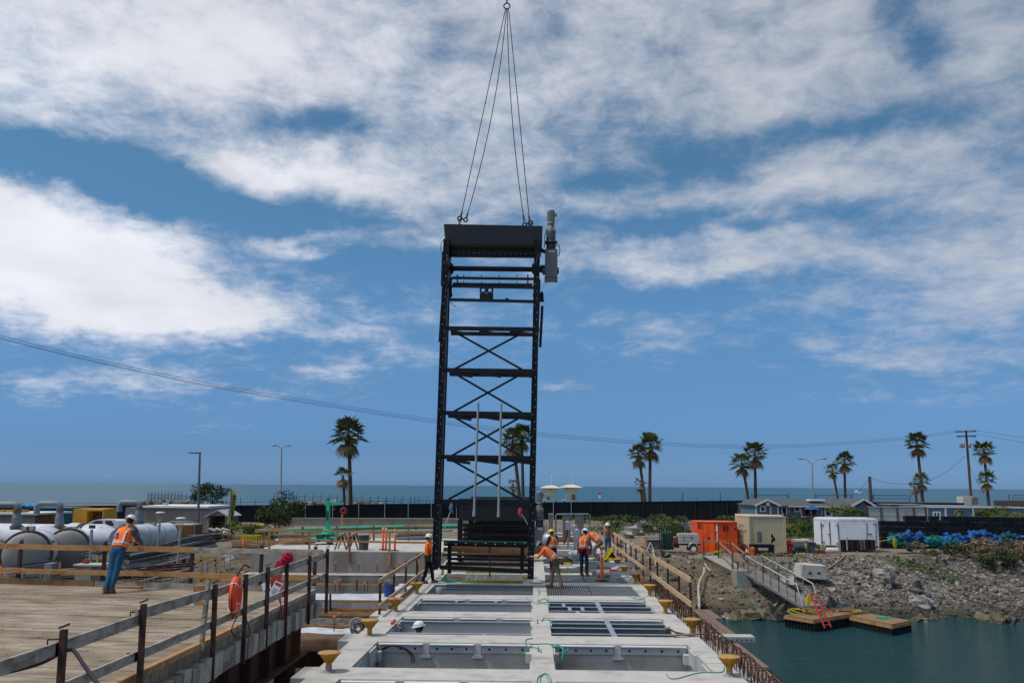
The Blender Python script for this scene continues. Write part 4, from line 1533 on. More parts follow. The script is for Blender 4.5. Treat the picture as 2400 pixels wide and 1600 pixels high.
# ---------------------------------------------------------------- yellow mushroom bollards along both edges
def bollard(loc, label, conc=False, s=1.0):
 t = root('yellow_bollard', loc, label, 'bollard', 'yellow mushroom shaped posts along both deck edges')
 t.scale = (.86, .86, .92)
 m = MB()
 m.lathe([(.068, .012), (.066, .20), (.085, .225), (.225, .352)], n=18)
 for k in range(8):
  a = k * PI / 4
  d = Vector((math.cos(a), math.sin(a), 0))
  m.extr([d * .06 + Vector((0, 0, .17)), d * .075 + Vector((0, 0, .17)), d * .222 + Vector((0, 0, .340)), d * .10 + Vector((0, 0, .340))], Vector((-d.y, d.x, 0)) * .012)
 m.build('stem', YEL, t)
 m = MB()
 m.lathe([(.228, .353), (.248, .357), (.248, .378), (.235, .384), (.1, .386), (.0, .386)], n=24)
 m.build('cap', YELTOP, t)
 m = MB()
 m.lathe([(.15, .001), (.14, .022), (.072, .03), (.0715, .11)] if conc else [(.13, .001), (.12, .014), (.09, .02)], n=16)
 m.build('base', CONC2 if conc else CONC3, t)
 return t
BP = [(770, 1573, 'yellow bollard nearest the camera on the left edge, with a grey grouted foot', 1), (866, 1488, 'yellow bollard on the left edge, second from the camera', 0),
 (927, 1432, 'yellow bollard on the left edge, third from the camera, at the end of the guardrail', 0), (977, 1391, 'yellow bollard on the left edge by the feet of the worker holding the frame', 0),
 (1710, 1583, 'yellow bollard nearest the camera on the right edge, by the rusty hoops', 1), (1623, 1485, 'yellow bollard on the right edge, second from the camera, beside the scaffold plank', 0),
 (1560, 1437, 'yellow bollard on the right edge, third from the camera, with green twine', 0), (1523, 1396, 'yellow bollard on the right edge, fourth from the camera, at the outer grating', 0),
 (1490, 1366, 'yellow bollard on the right edge, fifth from the camera', 0), (1463, 1347, 'yellow bollard on the right edge, sixth from the camera', 0), (1447, 1328, 'yellow bollard on the right edge, seventh from the camera, past the black and yellow bag', 0),
 (1431, 1309, 'yellow bollard on the right edge by the woman in jeans', 0), (1411, 1296, 'farthest but one yellow bollard, behind the kneeling workers', 0), (1402, 1283, 'farthest yellow bollard, partly behind the orange delineator', 0)]
for px, py, lab, cc in BP:
 p = az(px, py, 0)
 p.z = .0
 bollard(p, lab, bool(cc))
# green twine left lying about
def twine(pts, lab, r_=.008, z=.012, mt=None, cat='twine', name='green_twine', grp='green twine lying on the deck'):
 m = MB()
 for st in pts:
  m.path(smooth([az(x, y, z) for x, y in st], 5), r_, 5)
 return setp(m.build(name, mt or GREENR), lab, cat, grp)
twine([[(1258, 1600), (1262, 1585), (1280, 1577), (1291, 1590), (1290, 1606)], [(1268, 1606), (1266, 1588), (1278, 1578), (1288, 1600)]], 'loop of green twine at the bottom edge of the centre beam')
twine([[(1562, 1578), (1570, 1588), (1590, 1588), (1640, 1575), (1690, 1574), (1698, 1562)]], 'long strand of green twine trailing to the nearest right bollard', .009)
twine([[(1232, 1508), (1233, 1498), (1249, 1495)], [(1240, 1509), (1262, 1508), (1290, 1508), (1310, 1514), (1325, 1522), (1332, 1518), (1325, 1526), (1310, 1530)], [(1225, 1534), (1235, 1521), (1250, 1516), (1266, 1521), (1268, 1528)], [(1290, 1510), (1312, 1512), (1320, 1525), (1316, 1545)]], 'tangle of green twine across the centre beam at the nearest openings', .011)
twine([[(1270, 1456), (1275, 1447), (1288, 1450), (1292, 1458)], [(1268, 1452), (1284, 1452), (1296, 1458)]], 'short green twine where the second openings meet the centre beam')
twine([[(1234, 1401), (1244, 1408), (1262, 1414), (1284, 1408), (1278, 1402), (1264, 1408), (1282, 1416)], [(1276, 1400), (1286, 1412), (1288, 1425)]], 'green twine looped over the centre beam by the third openings')
twine([[(1262, 1394), (1268, 1384), (1281, 1386), (1285, 1402)]], 'thin dark green loop of twine beside the inner grating', .006)
twine([[(1484, 1400), (1496, 1398), (1510, 1402), (1494, 1403), (1484, 1401)], [(1475, 1398), (1500, 1404), (1512, 1399)]], 'green twine heap at the far corner of the third right opening')
twine([[(1022, 1355), (1045, 1352), (1070, 1358), (1100, 1356), (1080, 1362), (1040, 1362), (1028, 1358)], [(1030, 1352), (1060, 1361), (1095, 1360)], [(1024, 1361), (1050, 1357), (1078, 1362)]], 'pale green rope lying in front of the timber frame on the left', .014, mt=TEALR)
twine([[(1228, 1360), (1245, 1354), (1270, 1360), (1290, 1357), (1265, 1366), (1240, 1364)], [(1188, 1360), (1200, 1352), (1228, 1356), (1260, 1352)]], 'grey green rope coiled beside the boots of the leaning worker', .012, mt=mat('dull green rope', (.10, .17, .12), .9))
twine([[(1452, 1364), (1462, 1354), (1480, 1352), (1474, 1362), (1456, 1366)], [(1445, 1358), (1470, 1350), (1490, 1356)]], 'pale green twine on the outer grating of the fourth row', .010)
for px, py, lab in ((1263, 1388, 'small grey lifting stub on the centre beam beside the grating'), (1262, 1412, 'small grey lifting stub on the centre beam by the third openings'), (1260, 1460, 'small grey lifting stub on the centre beam by the second openings'), (1262, 1526, 'small grey lifting stub on the centre beam by the nearest openings')):
 p = az(px, py, 0)
 m = MB()
 m.bb(p.x - .012, p.x + .012, p.y - .02, p.y + .02, .0, .10)
 m.lathe([(.03, 0), (.03, .012)], (p.x, p.y, 0), n=8)
 setp(m.build('lifting_stub', GALVD), lab, 'lifting stub', 'lifting stubs on the centre beam')
p = az(1029, 1391, 0)
m = MB()
m.lathe([(.07, 0), (.10, .02), (.105, .16), (.09, .2)], (p.x, p.y, 0), n=12)
setp(m.build('concrete_plug', CONC2), 'short grey concrete plug standing on the deck beside the long grating strip', 'concrete plug')
def text(body, size, loc, mt, parent, rot=(PI / 2, 0, 0), name='lettering', bold=.0):
 cu = bpy.data.curves.new(name, 'FONT')
 cu.body = body
 cu.size = size
 cu.extrude = .004
 cu.offset = bold
 cu.align_x = 'CENTER'
 tmp = bpy.data.objects.new('tmp', cu)
 C.objects.link(tmp)
 dg = bpy.context.evaluated_depsgraph_get()
 me = bpy.data.meshes.new_from_object(tmp.evaluated_get(dg))
 bpy.data.objects.remove(tmp)
 me.materials.clear()
 me.materials.append(mt)
 o = bpy.data.objects.new(name, me)
 C.objects.link(o)
 o.parent = parent
 o.location = loc
 o.rotation_euler = rot
 return o
# ---------------------------------------------------------------- foliage builders
LEAF = [mat('dark leaf', (.018, .035, .012), .7, var=.3, sc_=2), mat('mid leaf', (.045, .075, .02), .7, var=.3, sc_=2), mat('light leaf', (.10, .13, .035), .7, var=.3, sc_=2)]
LEAFB = [mat('fresh dark leaf', (.03, .065, .015), .7, var=.3), mat('fresh leaf', (.075, .13, .022), .7, var=.3), mat('yellow green leaf', (.19, .20, .03), .7, var=.3)]
DRY = [mat('dry stem', (.11, .08, .045), .9, var=.3), mat('dry grass', (.22, .165, .09), .9, var=.3), mat('pink dry grass', (.30, .20, .15), .9, var=.3)]
PURP = mat('purple flower', (.11, .08, .16), .8, var=.3)
BARK = mat('bark', (.09, .065, .05), .9, var=.3, sc_=4, bump=.3)
def leaves(m, rg, c, r, n, size, clumps=14, up=.2, thin=.45):
 cl = []
 for k in range(clumps):
  th, ph = rg.uniform(0, 2 * PI), math.acos(rg.uniform(-.55, 1))
  q = rg.uniform(.35, 1.0) ** .6
  cl.append((Vector((math.sin(ph) * math.cos(th) * r[0] * q, math.sin(ph) * math.sin(th) * r[1] * q, math.cos(ph) * r[2] * q)), rg.uniform(.22, .42), rg.choice((0, 0, 1, 1, 2))))
 for i in range(n):
  cc, rr, tone = rg.choice(cl)
  d = Vector((rg.gauss(0, 1), rg.gauss(0, 1), rg.gauss(0, 1))).normalized() * rr * rg.uniform(.5, 1.1)
  p = Vector(c) + cc + Vector((d.x * r[0], d.y * r[1], d.z * r[2]))
  a = Vector((rg.uniform(-1, 1), rg.uniform(-1, 1), rg.uniform(-.4, 1) + up)).normalized()
  b = a.cross(Vector((rg.uniform(-1, 1), rg.uniform(-1, 1), rg.uniform(-1, 1)))).normalized()
  s_ = size * rg.uniform(.6, 1.3)
  m.cm = min(2, max(0, tone + rg.choice((-1, 0, 0, 1)) * (rg.random() < .5)))
  m._add([p - a * s_, p + b * s_ * thin, p + a * s_, p - b * s_ * thin], [(0, 1, 2, 3)])
def bush(name, c, r, n, size, mats, label, cat='bush', group=None, trunk=True, seed=1, clumps=14):
 rg = random.Random(seed)
 t = root(name, (c[0], c[1], c[2] - r[2]), label, cat, group)
 m = MB()
 leaves(m, rg, c, r, n, size, clumps)
 m.build('foliage', mats, t, True)
 if trunk:
  m = MB()
  b0 = Vector((c[0], c[1], c[2] - r[2]))
  for k in range(5):
   e = Vector(c) + Vector((rg.uniform(-.5, .5) * r[0], rg.uniform(-.5, .5) * r[1], rg.uniform(-.2, .5) * r[2]))
   mid = b0.lerp(e, .5) + Vector((rg.uniform(-.1, .1), 0, 0))
   m.path([b0, mid, e], .05, 6, rs=[.07, .045, .015])
  m.build('stem', BARK, t, True)
 return t
PG = [mat('palm green', (.075, .095, .03), .6, var=.3, sc_=1), mat('palm light green', (.18, .19, .06), .6, var=.3, sc_=1), mat('palm dead frond', (.20, .14, .08), .9, var=.3, sc_=1), mat('palm stalk', (.17, .14, .06), .8)]
def palm(ct, base_px, rpx, Y, seed, label, trunk_r=.2, nf=38, group='palm trees along the shore', dead=.26):
 rg = random.Random(seed)
 sc_ = Y / F
 c = at(ct[0], ct[1], Y)
 b = at(base_px, 1180, Y)
 b.z = -.7
 Rr = rpx * sc_ * 1.3
 t = root('palm_tree', b, label, 'palm tree', group)
 m = MB()
 pts = []
 rs = []
 n = 9
 for i in range(n):
  u = i / (n - 1)
  bend = (c.x - b.x) * (u ** 1.4)
  pts.append(Vector((b.x + bend, Y, b.z + (c.z - b.z) * u)))
  rs.append(trunk_r * (1.25 - .45 * u) * (1.3 if i == 0 else 1))
 m.path(pts, .2, 9, rs=rs)
 m.build('trunk', BARK, t, True)
 m = MB()
 for k in range(nf):
  u = (k + rg.random()) / nf
  el = R(72 - 130 * u)          # top fronds upright, lowest hanging
  az_ = k * 2.399 + rg.uniform(-.2, .2)
  isdead = u > 1 - dead
  ln = Rr * rg.uniform(.72, 1.0) * (.75 if isdead else 1)
  d = Vector((math.cos(az_) * math.cos(el), math.sin(az_) * math.cos(el), math.sin(el)))
  pet = ln * (.5 if not isdead else .35)
  o = c - Vector((0, 0, Rr * .15 * u + (Rr * .25 if isdead else 0)))
  e = o + d * pet
  m.cm = 3 if not isdead else 2
  w_ = .03
  a, bb_ = frame(d)
  m._add([o - a * w_, o + a * w_, e + a * w_, e - a * w_], [(0, 1, 2, 3)])
  m.cm = 2 if isdead else (1 if rg.random() < .3 else 0)
  nb = 13
  fl = ln - pet
  for j in range(nb):
   th = R(-100 + 200 * j / (nb - 1)) + rg.uniform(-.05, .05)
   dd = (d * math.cos(th) + a * math.sin(th) * .9)
   L_ = fl * rg.uniform(.85, 1.2) * (1 - .25 * abs(j - nb / 2) / nb)
   side = dd.cross(bb_).normalized() * fl * .10
   mid = e + dd * L_ * .55 - Vector((0, 0, .06 * L_))
   tip = e + dd * L_ - Vector((0, 0, (.28 if not isdead else .55) * L_))
   m._add([e, mid + side, tip, mid - side], [(0, 1, 2, 3)])
 m.build('crown', PG, t, True)
 if dead > .2:
  m = MB()
  for k in range(60):
   a = rg.uniform(0, 2 * PI)
   h = rg.uniform(.1, .5) * Rr
   p = c - Vector((0, 0, h)) + Vector((math.cos(a), math.sin(a), 0)) * trunk_r * .8
   q = p + Vector((math.cos(a) * .35, math.sin(a) * .35, -.9)) * Rr * .27
   s_ = Vector((-math.sin(a), math.cos(a), 0)) * .10
   m._add([p, p.lerp(q, .6) + s_, q, p.lerp(q, .6) - s_], [(0, 1, 2, 3)])
  m.build('dead_skirt', PG[2], t, True)
 return t
palm((816, 1014), 822, 43, 130, 1, 'tallest palm, standing alone left of the steel frame', .28, 46)
palm((804, 1113), 808, 25, 128, 2, 'short shabby palm in front of the tall one left of the steel frame', .2, 22, dead=.5)
palm((1202, 1030), 1219, 33, 130, 3, 'leaning palm seen through the steel frame, behind the white pipe', .26, 40)
palm((1223, 1018), 1226, 30, 133, 4, 'straight palm seen through the steel frame against its right post', .24, 40)
palm((1202, 1132), 1205, 15, 128, 5, 'tiny sparse palm seen low through the steel frame', .16, 14, dead=.5)
palm((1525, 1040), 1522, 31, 132, 6, 'straight taller palm of the pair right of the lifeguard towers', .24, 42)
palm((1496, 1062), 1513, 27, 129, 7, 'leaning palm of the pair right of the lifeguard towers', .22, 34)
palm((1501, 1134), 1506, 17, 127, 8, 'tiny palm at the foot of the pair right of the lifeguard towers', .15, 14, dead=.5)
palm((1769, 1060), 1771, 30, 130, 9, 'straight taller palm of the pair above the blue cottage', .22, 34)
palm((1738, 1082), 1757, 27, 128, 10, 'leaning palm of the pair left of the blue cottage', .2, 32)
palm((1979, 1078), 1981, 23, 135, 11, 'taller palm of the small pair behind the cottage roof', .2, 34)
palm((1950, 1099), 1967, 18, 134, 12, 'leaning palm of the small pair behind the cottage roof', .17, 24)
palm((2149, 1036), 2163, 27, 130, 13, 'tall palm left of the wooden power pole', .22, 40)
palm((2159, 1124), 2162, 21, 126, 14, 'middle sized palm below the tall one left of the power pole', .2, 28)
palm((2143, 1141), 2151, 15, 124, 15, 'lowest brown palm of the three left of the power pole', .16, 18, dead=.5)
palm((2306, 1054), 2317, 25, 130, 16, 'tall palm right of the wooden power pole', .2, 36)
palm((2311, 1120), 2317, 22, 127, 17, 'lower palm below the tall one right of the power pole', .2, 28)
# ---------------------------------------------------------------- street lamps, poles and wires
LAMPM = mat('lamp post grey', (.13, .14, .15), .5, .3)
t = root('street_lamp', at(463, 1260, 70), 'grey street lamp with one flat arm pointing left, nearest street lamp', 'street lamp', 'street lamps')
p0, p1 = at(463, 1262, 70), at(468.5, 1060, 70)
m = MB()
m.path([p0, p1], .1, 10, rs=[.12, .08])
m.build('pole', LAMPM, t, True)
m = MB()
m.bar(at(471, 1061, 70), at(459, 1061, 70), .1, .10)
m.build('arm', LAMPM, t, True)
m = MB()
m.box(at(452, 1061, 70), (.62, .3, .12))
m.build('lamp_head', mat('lamp head', (.22, .23, .24), .4, .3), t, True)
def twin(px, ytop, ybase, hw, Y, lab, lean=0):
 t = root('street_lamp', at(px, ybase, Y), lab, 'street lamp', 'street lamps')
 m = MB()
 m.path([at(px - lean, ybase, Y), at(px, ytop + hw * .45, Y)], .1, 8, rs=[.13, .09])
 m.build('pole', mat('pale lamp post', (.26, .26, .26), .6), t, True)
 for s_ in (-1, 1):
  m = MB()
  pts = [at(px, ytop + hw * .5, Y), at(px + s_ * hw * .35, ytop + hw * .15, Y), at(px + s_ * hw * .7, ytop + hw * .02, Y), at(px + s_ * hw * .85, ytop, Y)]
  m.path(smooth(pts, 4), .055, 6)
  m.build('arm', mat('pale lamp post', (.3, .3, .3)), t, True)
  m = MB()
  m.ell(at(px + s_ * hw * .93, ytop + .6, Y), (.42, .2, .12), 8, 5)
  m.build('lamp_head', mat('lamp head', (.3, .3, .3)), t, True)
twin(660, 1043, 1178, 18, 125, 'pale street lamp with two curved arms, left of the tall lone palm', 2)
twin(1904, 1074, 1170, 30, 135, 'pale street lamp with two curved arms, above the cottage roof', 0)
PW = mat('pole timber', (.10, .06, .045), .9, var=.2, sc_=2)
Yp = 120
pb, pt = at(2277, 1182, Yp), at(2264, 1008, Yp)
pb.z = -.7
t = root('power_pole', pb, 'tall brown timber power pole with two crossarms and transformers', 'power pole')
m = MB()
m.path([pb, pt], .15, 10, rs=[.2, .14])
m.build('pole', PW, t, True)
for y in (1011.5, 1022):
 m = MB()
 m.bar(at(2240 + (3 if y > 1015 else 0), y, Yp - .2), at(2288, y - 1, Yp - .2), .12, .16)
 m.build('crossarm', PW, t, True)
m = MB()
for x in (2243, 2250, 2280, 2286):
 for y in (1009, 1025):
  m.lathe([(.05, 0), (.07, .05), (.04, .16)], at(x, y, Yp - .2), n=8)
m.build('insulator', GEARG, t, True)
for x in (2252, 2258, 2273):
 m = MB()
 m.lathe([(.10, -.35), (.19, -.3), (.19, .3), (.12, .38), (.04, .5)], at(x, 1043, Yp - .25), n=12)
 m.build('transformer', mat('transformer grey', (.3, .31, .31), .5), t, True)
t = root('timber_post', at(2041, 1178, 108), 'short thick brown timber post behind the cottage', 'post')
m = MB()
m.path([at(2041, 1182, 108), at(2038, 1116, 108)], .3, 10, rs=[.22, .19])
m.build('pole', PW, t, True)
def wire(pts, Ya, Yb, xa, xb, r_, lab, name='power_line'):
 m = MB()
 q = []
 for x, y in smooth([Vector((a, b, 0)) for a, b in pts], 8) and [(v.x, v.y) for v in smooth([Vector((a, b, 0)) for a, b in pts], 8)]:
  u = (x - xa) / (xb - xa)
  q.append(at(x, y, 1 / ((1 - u) / Ya + u / Yb)))
 m.path(q, r_, 5)
 return setp(m.build(name, mat('wire dark', (.03, .035, .04), .6)), lab, 'power line', 'overhead wires')
base = [(-500, 655), (0, 786), (250, 847), (504, 900), (740, 940), (1000, 980), (1240, 1011), (1420, 1027), (1550, 1036), (1700, 1042.5), (1850, 1042), (2000, 1034), (2130, 1022.5), (2243, 1008)]
wire(base, 45, 120, -500, 2243, .013, 'upper wire of the three long overhead wires')
wire([(x, y + 7.5 * (1 - .3 * max(0, (x - 1240)) / 1000)) for x, y in base], 45.3, 120, -500, 2243, .013, 'lowest wire of the three long overhead wires')
wire([(x, y + 5.5 * (1 - .5 * max(0, (x - 0)) / 2243)) for x, y in base], 46, 120, -500, 2243, .011, 'middle wire of the three long overhead wires')
wire([(2286, 1008), (2340, 1016), (2400, 1026), (2600, 1064)], 120, 100, 2286, 2600, .02, 'upper wire running off to the right from the power pole')
wire([(2286, 1017), (2340, 1026), (2400, 1037), (2600, 1078)], 120, 100, 2286, 2600, .02, 'lower wire running off to the right from the power pole')
wire([(2262, 1068), (2225, 1100), (2180, 1124), (2130, 1133), (2080, 1131), (2045, 1121)], 120, 108, 2262, 2045, .02, 'sagging wire from the power pole to the short post')
wire([(2266, 1072), (2285, 1118), (2306, 1155)], 120, 120, 2262, 2400, .018, 'thin guy wire right of the power pole')
wire([(2035, 1124), (2022, 1140), (2008, 1155), (2000, 1158)], 108, 112, 2035, 2000, .018, 'short wire going down left from the short post')
# ---------------------------------------------------------------- dark screened fence
FP = [(-260, 1187, 1240, 92), (60, 1186, 1239, 94), (330, 1184.5, 1236, 96), (560, 1184, 1233, 98), (716, 1184, 1222, 100), (780, 1183, 1221, 101), (841, 1182, 1220, 102), (902, 1181, 1218, 103), (957, 1180.5, 1217, 104), (1011, 1180, 1216, 105),
 (1070, 1179, 1216, 106), (1130, 1178.5, 1216, 107), (1190, 1178, 1217, 107.5), (1250, 1177.5, 1217, 108), (1297, 1177, 1217, 108.5), (1339, 1176.5, 1217, 109), (1385, 1176, 1217, 109.5), (1430, 1176, 1218, 110), (1466, 1176, 1218, 110), (1508, 1175.5, 1219, 110), (1552, 1175, 1219, 110), (1594, 1174.5, 1219, 110), (1630, 1174, 1219, 110), (1667, 1173.5, 1219, 110), (1705, 1173, 1219, 110), (1742, 1173, 1219, 110)]
mf = root('screened_fence', at(1000, 1217, 104), 'long chain link fence covered in dark windscreen along the beach road', 'fence')
m = MB()
P_ = [(at(x, a, Y), at(x, b, Y)) for x, a, b, Y in FP]
for (a, b), (c, d) in zip(P_, P_[1:]):
 e = Vector((0, .05, 0))
 m._add([b, d, c, a, b + e, d + e, c + e, a + e], [(0, 1, 2, 3), (7, 6, 5, 4), (3, 2, 6, 7), (0, 4, 5, 1)])
m.build('windscreen', DARKN, mf, True)
for i, ((a, b), f_) in enumerate(zip(P_, FP)):
 vis = 3 < i < 11 or f_[0] in (1297, 1339) or i == len(P_) - 1
 m = MB()
 m.tube(b - Vector((0, .06, .2)), a + Vector((0, -.06, .1)), .045 if vis else .03, n=6)
 m.build('post', STEELP if vis else mat('dark post', (.03, .035, .04)), mf, True)
 if i > 5:
  m = MB()
  m.bar(a + Vector((0, 0, .05)), a + Vector((.30, 0, .5)), .03, .03)
  m.build('barb_arm', mat('dark post', (.03, .035, .04)), mf, True)
m = MB()
for (a, b), (c, d) in zip(P_, P_[1:]):
 m.bar(a + Vector((0, -.03, .02)), c + Vector((0, -.03, .02)), .04, .04)
m.build('top_rail', mat('dark post', (.03, .035, .04)), mf, True)
# second taller rail fence behind, with barbed arms
rf = root('rail_fence', at(850, 1190, 140), 'thin dark rail fence with barbed arms beyond the screened fence', 'fence')
m = MB()
m.bar(at(500, 1176.5, 135), at(1040, 1174, 135), .05, .05)
m.bar(at(-50, 1181, 125), at(420, 1178, 125), .05, .05)
m.build('rail', mat('dark post', (.03, .035, .04)), rf, True)
for i, x in enumerate(range(530, 1040, 34)):
 m = MB()
 m.tube(at(x, 1190, 135), at(x, 1170 - (6 if i % 4 == 1 else 0), 135), .04, n=5)
 m.build('post', mat('dark post', (.03, .035, .04)), rf, True)
def iron(px0, px1, yt0, yt1, yb, Y, n, lab, mesh=True):
 t = root('security_fence', at((px0 + px1) / 2, yb, Y), lab, 'fence')
 for i in range(n):
  u = i / (n - 1)
  x = px0 + (px1 - px0) * u
  yt = yt0 + (yt1 - yt0) * u
  m = MB()
  m.path([at(x, yb + 6, Y), at(x, yt + 3, Y), at(x + 3, yt - 3, Y)], .045, 5)
  m.build('post', mat('dark post', (.03, .035, .04)), t, True)
 m = MB()
 k = n * 5
 for i in range(k):
  u = i / (k - 1)
  x = px0 + (px1 - px0) * u
  m.bar(at(x, yb, Y), at(x, yt0 + (yt1 - yt0) * u + 4, Y), .02 if mesh else .012, .02)
 for w_ in (0, .5, 1):
  m.bar(at(px0, yt0 + 4 + (yb - yt0 - 4) * w_, Y), at(px1, yt1 + 4 + (yb - yt1 - 4) * w_, Y), .04, .04)
 m.build('pickets', mat('dark post', (.03, .035, .04)), t, True)
iron(347, 425, 1154, 1155, 1176, 150, 11, 'dark picket security fence on the rocks left of the near street lamp')
iron(425, 472, 1155, 1166, 1178, 150, 5, 'receding end of the picket security fence by the near street lamp')
iron(676, 1000, 1158, 1166, 1180, 150, 18, 'long chain link security fence behind the lone tall palm', False)
# rock revetment behind the fence
rv = MB()
rg = random.Random(8)
for (x0, x1, yy, Y, n) in ((290, 470, 1180, 145, 150), (650, 900, 1182, 146, 160)):
 for i in range(n):
  x = rg.uniform(x0, x1)
  e = math.sin(PI * (x - x0) / (x1 - x0)) ** .5
  c = at(x, yy + 2 - rg.uniform(0, 7) * e, Y + rg.uniform(-2, 3))
  rv.cm = rg.choice((0, 1, 2))
  rv.ell(c, (rg.uniform(.3, .8), rg.uniform(.3, .7), rg.uniform(.2, .5)), 6, 4, sm=False)
rv.cm = 1
for (x0, x1, yy, Y) in ((280, 480, 1184, 147), (640, 910, 1185, 148)):
 rv.extr([at(x0, yy + 6, Y), at(x1, yy + 6, Y), at(x1 - 20, yy, Y), at(x0 + 20, yy - 1, Y)], (0, 4, 0))
setp(rv.build('rock_revetment', [RK1, RK2, RK3]), kind='stuff')
# concrete parapet below the fence
t = root('parapet_wall', at(850, 1230, 94), 'low tan concrete parapet wall below the screened fence', 'wall')
m = MB()
a, b = at(640, 1221, 93), at(1250, 1216, 95)
m.bar((a.x, a.y, -.55), (b.x, b.y, -.50), .4, .8)
m.build('wall', mat('tan concrete', (.30, .27, .215), .9, var=.15, sc_=1, c2=(.22, .19, .14), t2=.6, s2=.8), t, True)
m = MB()
m.bar((a.x, a.y - .22, -.12), (b.x, b.y - .22, -.07), .12, .12)
m.build('coping', mat('tan coping', (.36, .32, .25), .9), t, True)
# lifeguard towers on the beach
def lifeguard(px, Y, s, lab, num, left=False):
 c = at(px, 1176, Y)
 z0 = c.z
 t = root('lifeguard_tower', (c.x, Y, z0), lab, 'lifeguard tower', 'lifeguard towers')
 LW = mat('lifeguard pale teal', (.56, .62, .55), .6, var=.05)
 m = MB()
 for i, (w0, w1, za, zb) in enumerate(((1.3, 1.3, .5, 2.0), (1.3, 1.85, 2.0, 3.4))):
  a = [(-w0 * s, -w0 * s), (w0 * s, -w0 * s), (w0 * s, w0 * s), (-w0 * s, w0 * s)]
  b = [(-w1 * s, -w1 * s), (w1 * s, -w1 * s), (w1 * s, w1 * s), (-w1 * s, w1 * s)]
  m._add([(x, y, za * s) for x, y in a] + [(x, y, zb * s) for x, y in b], [(0, 1, 5, 4), (1, 2, 6, 5), (2, 3, 7, 6), (3, 0, 4, 7), (0, 3, 2, 1), (4, 5, 6, 7)])
 m.build('cabin', LW, t)
 m = MB()
 w_ = 2.75 * s
 m._add([(-w_, -w_, 3.4 * s), (w_, -w_, 3.4 * s), (w_, w_, 3.4 * s), (-w_, w_, 3.4 * s), (-.7 * s, -.7 * s, 4.05 * s), (.7 * s, -.7 * s, 4.05 * s), (.7 * s, .7 * s, 4.05 * s), (-.7 * s, .7 * s, 4.05 * s)],
 [(0, 1, 5, 4), (1, 2, 6, 5), (2, 3, 7, 6), (3, 0, 4, 7), (0, 3, 2, 1), (4, 5, 6, 7)])
 m.build('roof', mat('cream roof', (.62, .58, .48), .6), t)
 m = MB()
 m.bb(-2.2 * s, 2.2 * s, -1.6 * s, 1.6 * s, .38 * s, .5 * s)
 m.build('deck', LW, t)
 m = MB()
 for x in (-2.1, -1.05, 0, 1.05, 2.1):
  m.bb((x - .03) * s, (x + .03) * s, -1.6 * s, -1.54 * s, .5 * s, 1.5 * s)
 for z in (1.0, 1.5):
  m.bb(-2.15 * s, 2.15 * s, -1.61 * s, -1.56 * s, (z - .03) * s, (z + .03) * s)
 m.build('railing', mat('pale railing', (.35, .42, .42)), t)
 for x in (-1.5, 1.5):
  m = MB()
  m.tube((x * s, 0, .38 * s), (x * 1.1 * s, 0, -3.2), .12)
  m.build('leg', GALVD, t)
 m = MB()
 m.lathe([(.28 * s, 0), (.28 * s, .03)], (0 if left else -1.0 * s, -1.8 * s, 3.0 * s), (0, -1, 0), 14)
 m.build('round_emblem', mat('yellow emblem', (.55, .45, .03)), t)
 m = MB()
 m.bb(-.9 * s if left else .1 * s, -.25 * s if left else 1.0 * s, -1.66 * s, -1.62 * s, .6 * s, (1.25 if left else 1.75) * s)
 pn = m.build('number_board', mat('board brown', (.16, .08, .05)) if left else mat('board dark', (.03, .035, .03)), t)
 text(num, (.6 if left else 1.1) * s, ((-.57 if left else .55) * s, -1.68 * s, (.72 if left else .78) * s), mat('cream number', (.6, .5, .3)), pn)
 m = MB()
 m.tube((.3 * s, 0, 4.0 * s), (.3 * s, 0, 6.2 * s), .03, n=5)
 m.ell((.3 * s, 0, 6.2 * s), .14, 6, 4)
 m.build('antenna', WHITE, t)
lifeguard(1338, 178, .87, 'lifeguard tower with the large number board, right of the drive unit', '32')
lifeguard(1290, 183, .86, 'lifeguard tower half hidden behind the grey drive unit', '31', True)
t = root('beach_sign', at(1405, 1176, 150), 'small red and white sign on a thin post above the dark fence', 'sign')
m = MB()
m.tube(at(1405.5, 1180, 150), at(1405.5, 1155, 150), .04, n=6)
m.build('post', STEELP, t, True)
m = MB()
m.box(at(1405.5, 1157, 149.9), (.4, .03, .35))
m.build('sign_face', REDP, t, True)
m = MB()
m.box(at(1405.5, 1163, 149.9), (.34, .03, .5))
m.build('sign_panel', WHITE, t, True)
# volleyball nets
NP = mat('blue post', (.01, .16, .26), .6)
for i, (x0, x1, Y, lab, xp0, xp1) in enumerate(((1767, 1845, 176, 'beach volleyball net above the left end of the cottage', 1762, 1848), (1916, 1994, 176, 'beach volleyball net above the right half of the cottage roof', 1911, 1997), (2045, 2126, 176, 'beach volleyball net left of the three palms', 2047, 2132), (2374, 2450, 176, 'beach volleyball net at the right edge, above the brown panel fence', 2365, 2460))):
 t = root('volleyball_net', at((x0 + x1) / 2, 1176, Y), lab, 'volleyball net', 'beach volleyball nets')
 for x in (xp0, xp1):
  m = MB()
  m.tube(at(x, 1186, Y), at(x, 1157, Y), .13, n=7)
  m.build('post', NP, t, True)
 m = MB()
 ya, yb = 1160, 1168.5
 m.bar(at(x0, ya, Y), at(x1, ya, Y), .04, .10)
 m.bar(at(x0, yb, Y), at(x1, yb, Y), .04, .07)
 m.bar(at(x0, ya, Y), at(x0, yb, Y), .08, .08)
 m.bar(at(x1, ya, Y), at(x1, yb, Y), .08, .08)
 for j in range(1, 40):
  m.bar(at(x0 + (x1 - x0) * j / 40, ya, Y), at(x0 + (x1 - x0) * j / 40, yb, Y), .012, .012)
 m.build('net', mat('dark net', (.04, .045, .05)), t, True)
